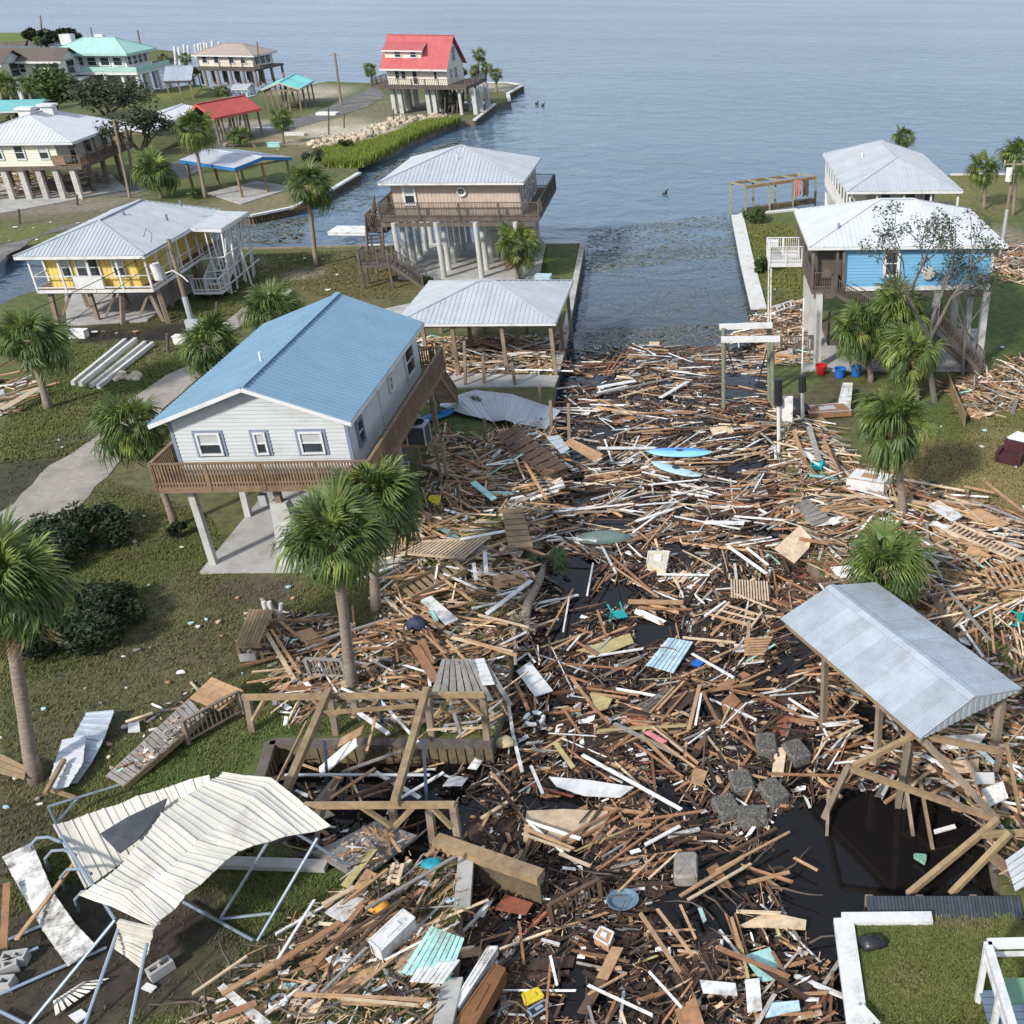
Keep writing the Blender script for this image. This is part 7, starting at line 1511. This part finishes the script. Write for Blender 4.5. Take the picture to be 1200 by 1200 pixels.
# A/C on its stand
b=P(492,560,0); O0=b; b=P(500,600,0); h=empty('equipment_stand','small raised timber stand with slatted top beside the grey house','stand',b); O0=b; zz_=2.4
tp=[Q(462,520,zz_),Q(510,520,zz_),Q(516,512,zz_),Q(470,510,zz_)]
for k in range(10): f0,f1=k/10,(k+1)/10-.02; MB().prism([tp[0].lerp(tp[1],f0),tp[0].lerp(tp[1],f1),tp[3].lerp(tp[2],f1),tp[3].lerp(tp[2],f0)],.05).build('slat',M_tim,h)
for q in tp: MB().beam((q.x,q.y,-.2),(q.x,q.y,zz_-.06),.13).build('leg',M_pwood,h)
MB().beam(tp[0]-Vector((.2,0,.1)),tp[1]+Vector((.4,0,-.1)),.06,.16).build('beam',M_tim,h)
b=P(492,518,zz_+.02); h=empty('air_conditioner','square grey air conditioner with a round fan grille on the slatted stand','air conditioner',b); MB().box(-.42,-.4,.03,.42,.4,.95).build('louvred_case',mat('dark_grey_louvres',(.05,.055,.065),.5,.2,2,stretch=(1,1,30),bump=.6),h)
MB().box(-.46,-.44,.95,.46,.44,1.04).build('top_cover',M_galv,h); MB().lathe([(.34,0),(.36,.05),(.30,.05),(.05,.03)],(0,0,1.045),18).build('fan_grille',M_black,h)
for x in(-1,1):
    for y in(-1,1): MB().beam((x*.44,y*.42,0),(x*.44,y*.42,.95),.05).build('corner_post',M_galv,h)
# stairs stringers lying in the debris
O0=P(500,680,.4); h=empty('stair_flight','fallen stair flight with treads in the left bank debris','stairs',O0); A,B=Q(468,690,.4),Q(536,656,.6); A2,B2=Q(482,702,.4),Q(548,668,.6)
MB().beam(A,B,.08,.24).build('stringer',M_tim,h); MB().beam(A2,B2,.08,.24).build('stringer',M_tim,h)
for k in range(9): MB().beam(A.lerp(B,(k+.5)/9),A2.lerp(B2,(k+.5)/9),.2,.05).build('tread',M_tim,h)
def pallet(label,v,z,n,mt,dz=(0,0,0,0)):
    global O0
    O0=P(*v[0],z); h=empty('framing_panel',label,'frame',O0); q=[Q(x,y,z+dz[i]) for i,(x,y) in enumerate(v)]
    MB().beam(q[0],q[1],.1,.09).build('plate',mt,h); MB().beam(q[3],q[2],.1,.09).build('plate',mt,h)
    for k in range(n): MB().beam(q[0].lerp(q[1],(k+.5)/n),q[3].lerp(q[2],(k+.5)/n),.09,.05).build('stud',mt,h)
pallet('slatted pallet frame on the right bank, dark gaps between studs',[(1118,612),(1200,648),(1188,656),(1106,620)],.75,16,M_col['pale'])
pallet('pale slatted wall frame on the left bank below the yellow lid',[(494,635),(575,630),(545,655),(470,648)],.5,16,M_col['pale'])
pallet('stud wall frame at the right edge above the dark boathouse',[(1150,670),(1215,655),(1225,680),(1165,692)],.7,9,M_col['tan'])
pallet('long stud frame on the grass at the bottom left',[(392,1105),(470,1040),(490,1050),(415,1120)],.15,12,M_col['mud brown'])
pallet('small white frame lying by the wide white seawall',[(905,360),(930,352),(932,358),(908,366)],.3,3,M_white)
pallet('small wooden ladder leaning by the slip',[(455,1035),(462,1012),(472,1013),(466,1036)],.3,4,M_col['pale'])
pallet('white slatted frame in the middle of the canal',[(835,725),(855,706),(893,718),(880,735)],W2,3,M_col['pale'])
# dock box deck, right
O0=P(1118,480,0); h=empty('dock_platform','planked dock wall and platform heaped with debris at the right','dock',O0)
for k in range(8): a=P(1108,447,0).lerp(P(1130,500,0),k/8)-O0; b=P(1108,447,0).lerp(P(1130,500,0),(k+1)/8)-O0; MB().beam(a+Vector((0,0,.35)),b+Vector((0,0,.35)),.08,.8).build('plank',M_tim,h)
# dock by the raised lawn
O0=P(1016,1063,0); h=empty('dock','dark grey decked dock along the raised lawn, bottom right','dock',O0); a0,a1,b0,b1=Q(1015,1050,.05),Q(1195,1050,.05),Q(1018,1076,.05),Q(1200,1076,.05)
M_dk=mat('dark_slate_decking',(.055,.07,.085),.7,.2,2,tint=.15)
for k in range(44): f0,f1=k/44,(k+1)/44-.0035; MB().prism([a0.lerp(a1,f0),a0.lerp(a1,f1),b0.lerp(b1,f1),b0.lerp(b1,f0)],.05).build('plank',M_dk,h)
for f in(.02,.35,.7): q=a0.lerp(a1,f); MB().beam((q.x,q.y,-2),(q.x,q.y,-.02),.22).build('post',M_pwood,h)
# white gazebo frame, bottom right corner
O0=P(1200,1180,0); h=empty('porch_frame','white porch frame with a grey floor at the bottom right corner','porch',O0); zt=2.3
A=Q(1157,1106,zt); B=Q(1330,1102,zt); C_=Q(1190,1215,zt)
MB().beam(A,B,.2,.18).build('top_beam',M_white,h); MB().beam(A,C_,.2,.18).build('top_beam',M_white,h)
MB().beam(A-Vector((0,0,.4)),B-Vector((0,0,.4)),.08,.1).build('rail',M_white,h); MB().beam(A-Vector((0,0,.5)),C_-Vector((0,0,.5)),.08,.1).build('rail',M_white,h)
for q in(A,A.lerp(C_,.5),C_,A.lerp(B,.5)): MB().beam((q.x,q.y,0),q,.14).build('post',M_white,h)
fl=[Vector((A.x,A.y,.5)),Vector((B.x,B.y,.5)),Vector((B.x,C_.y,.5)),Vector((C_.x,C_.y,.5))]
for k in range(12): f0,f1=k/12,(k+1)/12-.01; MB().prism([fl[0].lerp(fl[3],f0),fl[1].lerp(fl[2],f0),fl[1].lerp(fl[2],f1),fl[0].lerp(fl[3],f1)],.05).build('floor_board',mat('slate_blue_floor',(.12,.17,.23),.6,.1,2),h)
MB().prism([fl[0]+Vector((.3,-.5,1.2)),fl[0]+Vector((2,-.5,1.2)),fl[0]+Vector((2,-1.2,1.2)),fl[0]+Vector((.3,-1.2,1.2))],.04).build('shade_panel',mat('green_sheet',(.16,.3,.2),.6,.1,2),h)
single('broken_trim',MB().beam(P(1003,1178,.3),P(1022,1200,.3),.12,.04).beam(P(1010,1178,.33),P(1030,1200,.33),.1,.04),M_white,'splintered white trim boards at the bottom of the raised lawn','trim')
# propped timbers in front of the corrugated boathouse
for i,(a,za,b,zb_,w,lb,mt) in enumerate([((999,898),1.9,(1070,862),2.7,.2,'timber beam propped from a leaning post to the boathouse corner',M_tim),((997,901),1.8,(1164,959),1.2,.2,'long timber beam sloping right from the leaning post',M_tim),((1077,862),2.7,(1166,958),1.2,.2,'grey timber falling diagonally from the boathouse corner',M_pwood),((1080,862),2.6,(1176,881),2.2,.2,'timber beam running right from the boathouse corner',M_tim),
 ((994,898),1.9,(966,958),-.8,.22,'leaning dark post holding two fallen beams',M_pwood),((1064,870),2.5,(1052,945),-.8,.24,'thick dark post under the boathouse corner',M_pwood),((1174,875),2.2,(1166,905),.4,.22,'short post at the right of the fallen beams',M_pwood),((1179,870),2.4,(1195,952),.5,.12,'thin upright stud at the right edge, tied at mid height',M_tim),
 ((1170,960),1.3,(1064,1048),-.3,.22,'timber slanting down into the dark water, white at its foot',M_tim),((1184,976),1.3,(1114,1048),-.3,.22,'second timber slanting into the water beside the dark dock',M_tim),((1062,925),.2,(1070,980),-.8,.14,'thin post in the dark water, left of two',M_pwood),((1078,914),.3,(1093,996),-.8,.14,'thin post in the dark water, right of two',M_tim),((1150,978),1.0,(1200,976),1.0,.2,'horizontal timber at the right edge above the dock',M_tim),((971,925),.1,(969,980),-.8,.14,'dark mooring post at the left of the open water',M_pwood)]):
    single('fallen_timber',MB().beam(P(*a,za),P(*b,zb_),w*.75,w*.85),mt,lb,'timber','fallen boathouse timbers')
# small posts around the near boathouse and slip edge
for i,(x,yb,yt,lb) in enumerate([(520,452,415,'post stub in front of the hip-roofed boathouse, left'),(544,452,400,'post in front of the hip-roofed boathouse, left of centre'),(566,450,418,'thin post before the hip-roofed boathouse, centre'),(604,452,425,'leaning post before the hip-roofed boathouse, right of centre'),(632,476,450,'short post on the gravel by the canal wall'),(645,505,470,'post of a broken step frame at the canal edge'),(666,508,473,'outer post of the broken step frame at the canal edge'),(567,510,490,'tiny stake in the lawn below the grey sheet')]):
    b=P(x,yb); t=HY(x-(4 if i==3 else 0),yt,b.y); single('timber_post',MB().beam((b.x,b.y,-.8),t,.16,.16),M_pwood,lb,'post','posts by the canal wall')
# uprooted palm trunk
A,B=P(637,664,.2),P(613,730,.1); h=empty('uprooted_palm','uprooted palm trunk lying across the bank with its root ball','trunk',A); d=B-A
MB().tube([(0,0,0),d*.3+Vector((.1,0,.1)),d*.7+Vector((-.05,0,.12)),d],[.12,.15,.18,.24],9).build('trunk',M_bark,h,smooth=True)
mb=MB()
for k in range(60): a=R.uniform(0,6.28); mb.beam(d,d+Vector((math.cos(a)*.6,R.uniform(-.7,.1),math.sin(a)*.5)),.05)
tag(mb.build('roots',M_bark,h),kind='stuff')
for k in range(9):
    o=bpy.data.objects.new('frond',FM[8+k%4]); S.collection.objects.link(o); o.parent=h; o.location=(0,.1,.15); s=1.15; o.scale=(s,s,s); o.rotation_euler=(R.uniform(-.5,.5),-R.uniform(-.1,.6),1.2+R.uniform(-1.5,1.5))
# stones and far bits
for i in range(14):
    b=P(150+R.uniform(-14,16),442+R.uniform(-4,4),0); mb=MB().lathe([(.05,-.05),(.22,0),(.2,.15),(.05,.24)],(0,0,0),6); o=mb.build('stone',M_rock,None,b); o.scale=(R.uniform(.7,1.4),R.uniform(.7,1.3),R.uniform(.7,1.2)); tag(o,'pale stone in the small ring on the lawn by the concrete beams','stone','stones in a ring on the lawn')
for i,(x,y,w,l,cn,lb) in enumerate([(93,395,1.1,.5,'white','white chest lying in the mud below the yellow house'),(212,402,.7,.5,'white','white drum on its side near the leaning pole'),(245,345,.5,.5,'yellowish','yellow-green buoy on the lawn right of the yellow house'),(385,165,0,0,'white',None),(215,96,0,0,'white',None),(384,134,3,1.6,'white','white box trailer shell by the road to the red-roofed house'),(215,134,3.2,.8,'white','white slab of siding near the red carport'),(345,158,3,1,'white','white sheet flat on the grass left of the riprap'),(318,152,4,1.2,'white','long white sheet beside the far road'),(412,272,3.4,2.4,'white','white metal sheet leaning at the water behind the tan house stairs'),(545,122,6,2,'white','long white sheet on the ground right of the red-roofed house'),(322,172,1.6,.7,'aqua','small green item on the grass of the marsh point'),(645,345,1,.8,'pale blue',None),(637,330,1.2,.9,'pale blue','blue cooler beside the palm at the tan house'),(1004,458,0,0,'white',None),(905,289,1.0,.8,'white','white crate on the lawn by the seawall bush'),(895,263,1.2,.6,'grey',None)]):
    if not lb: continue
    b=P(x,y,.02); single('storm_item',MB().box(b.x-w/2,b.y-l/2,0,b.x+w/2,b.y+l/2,.5 if w<2.2 else .25).box(b.x-w/2-.04,b.y-l/2-.04,.5 if w<2.2 else .25,b.x+w/2+.04,b.y+l/2+.04,.56 if w<2.2 else .31),M_col[cn],lb,'storm item')
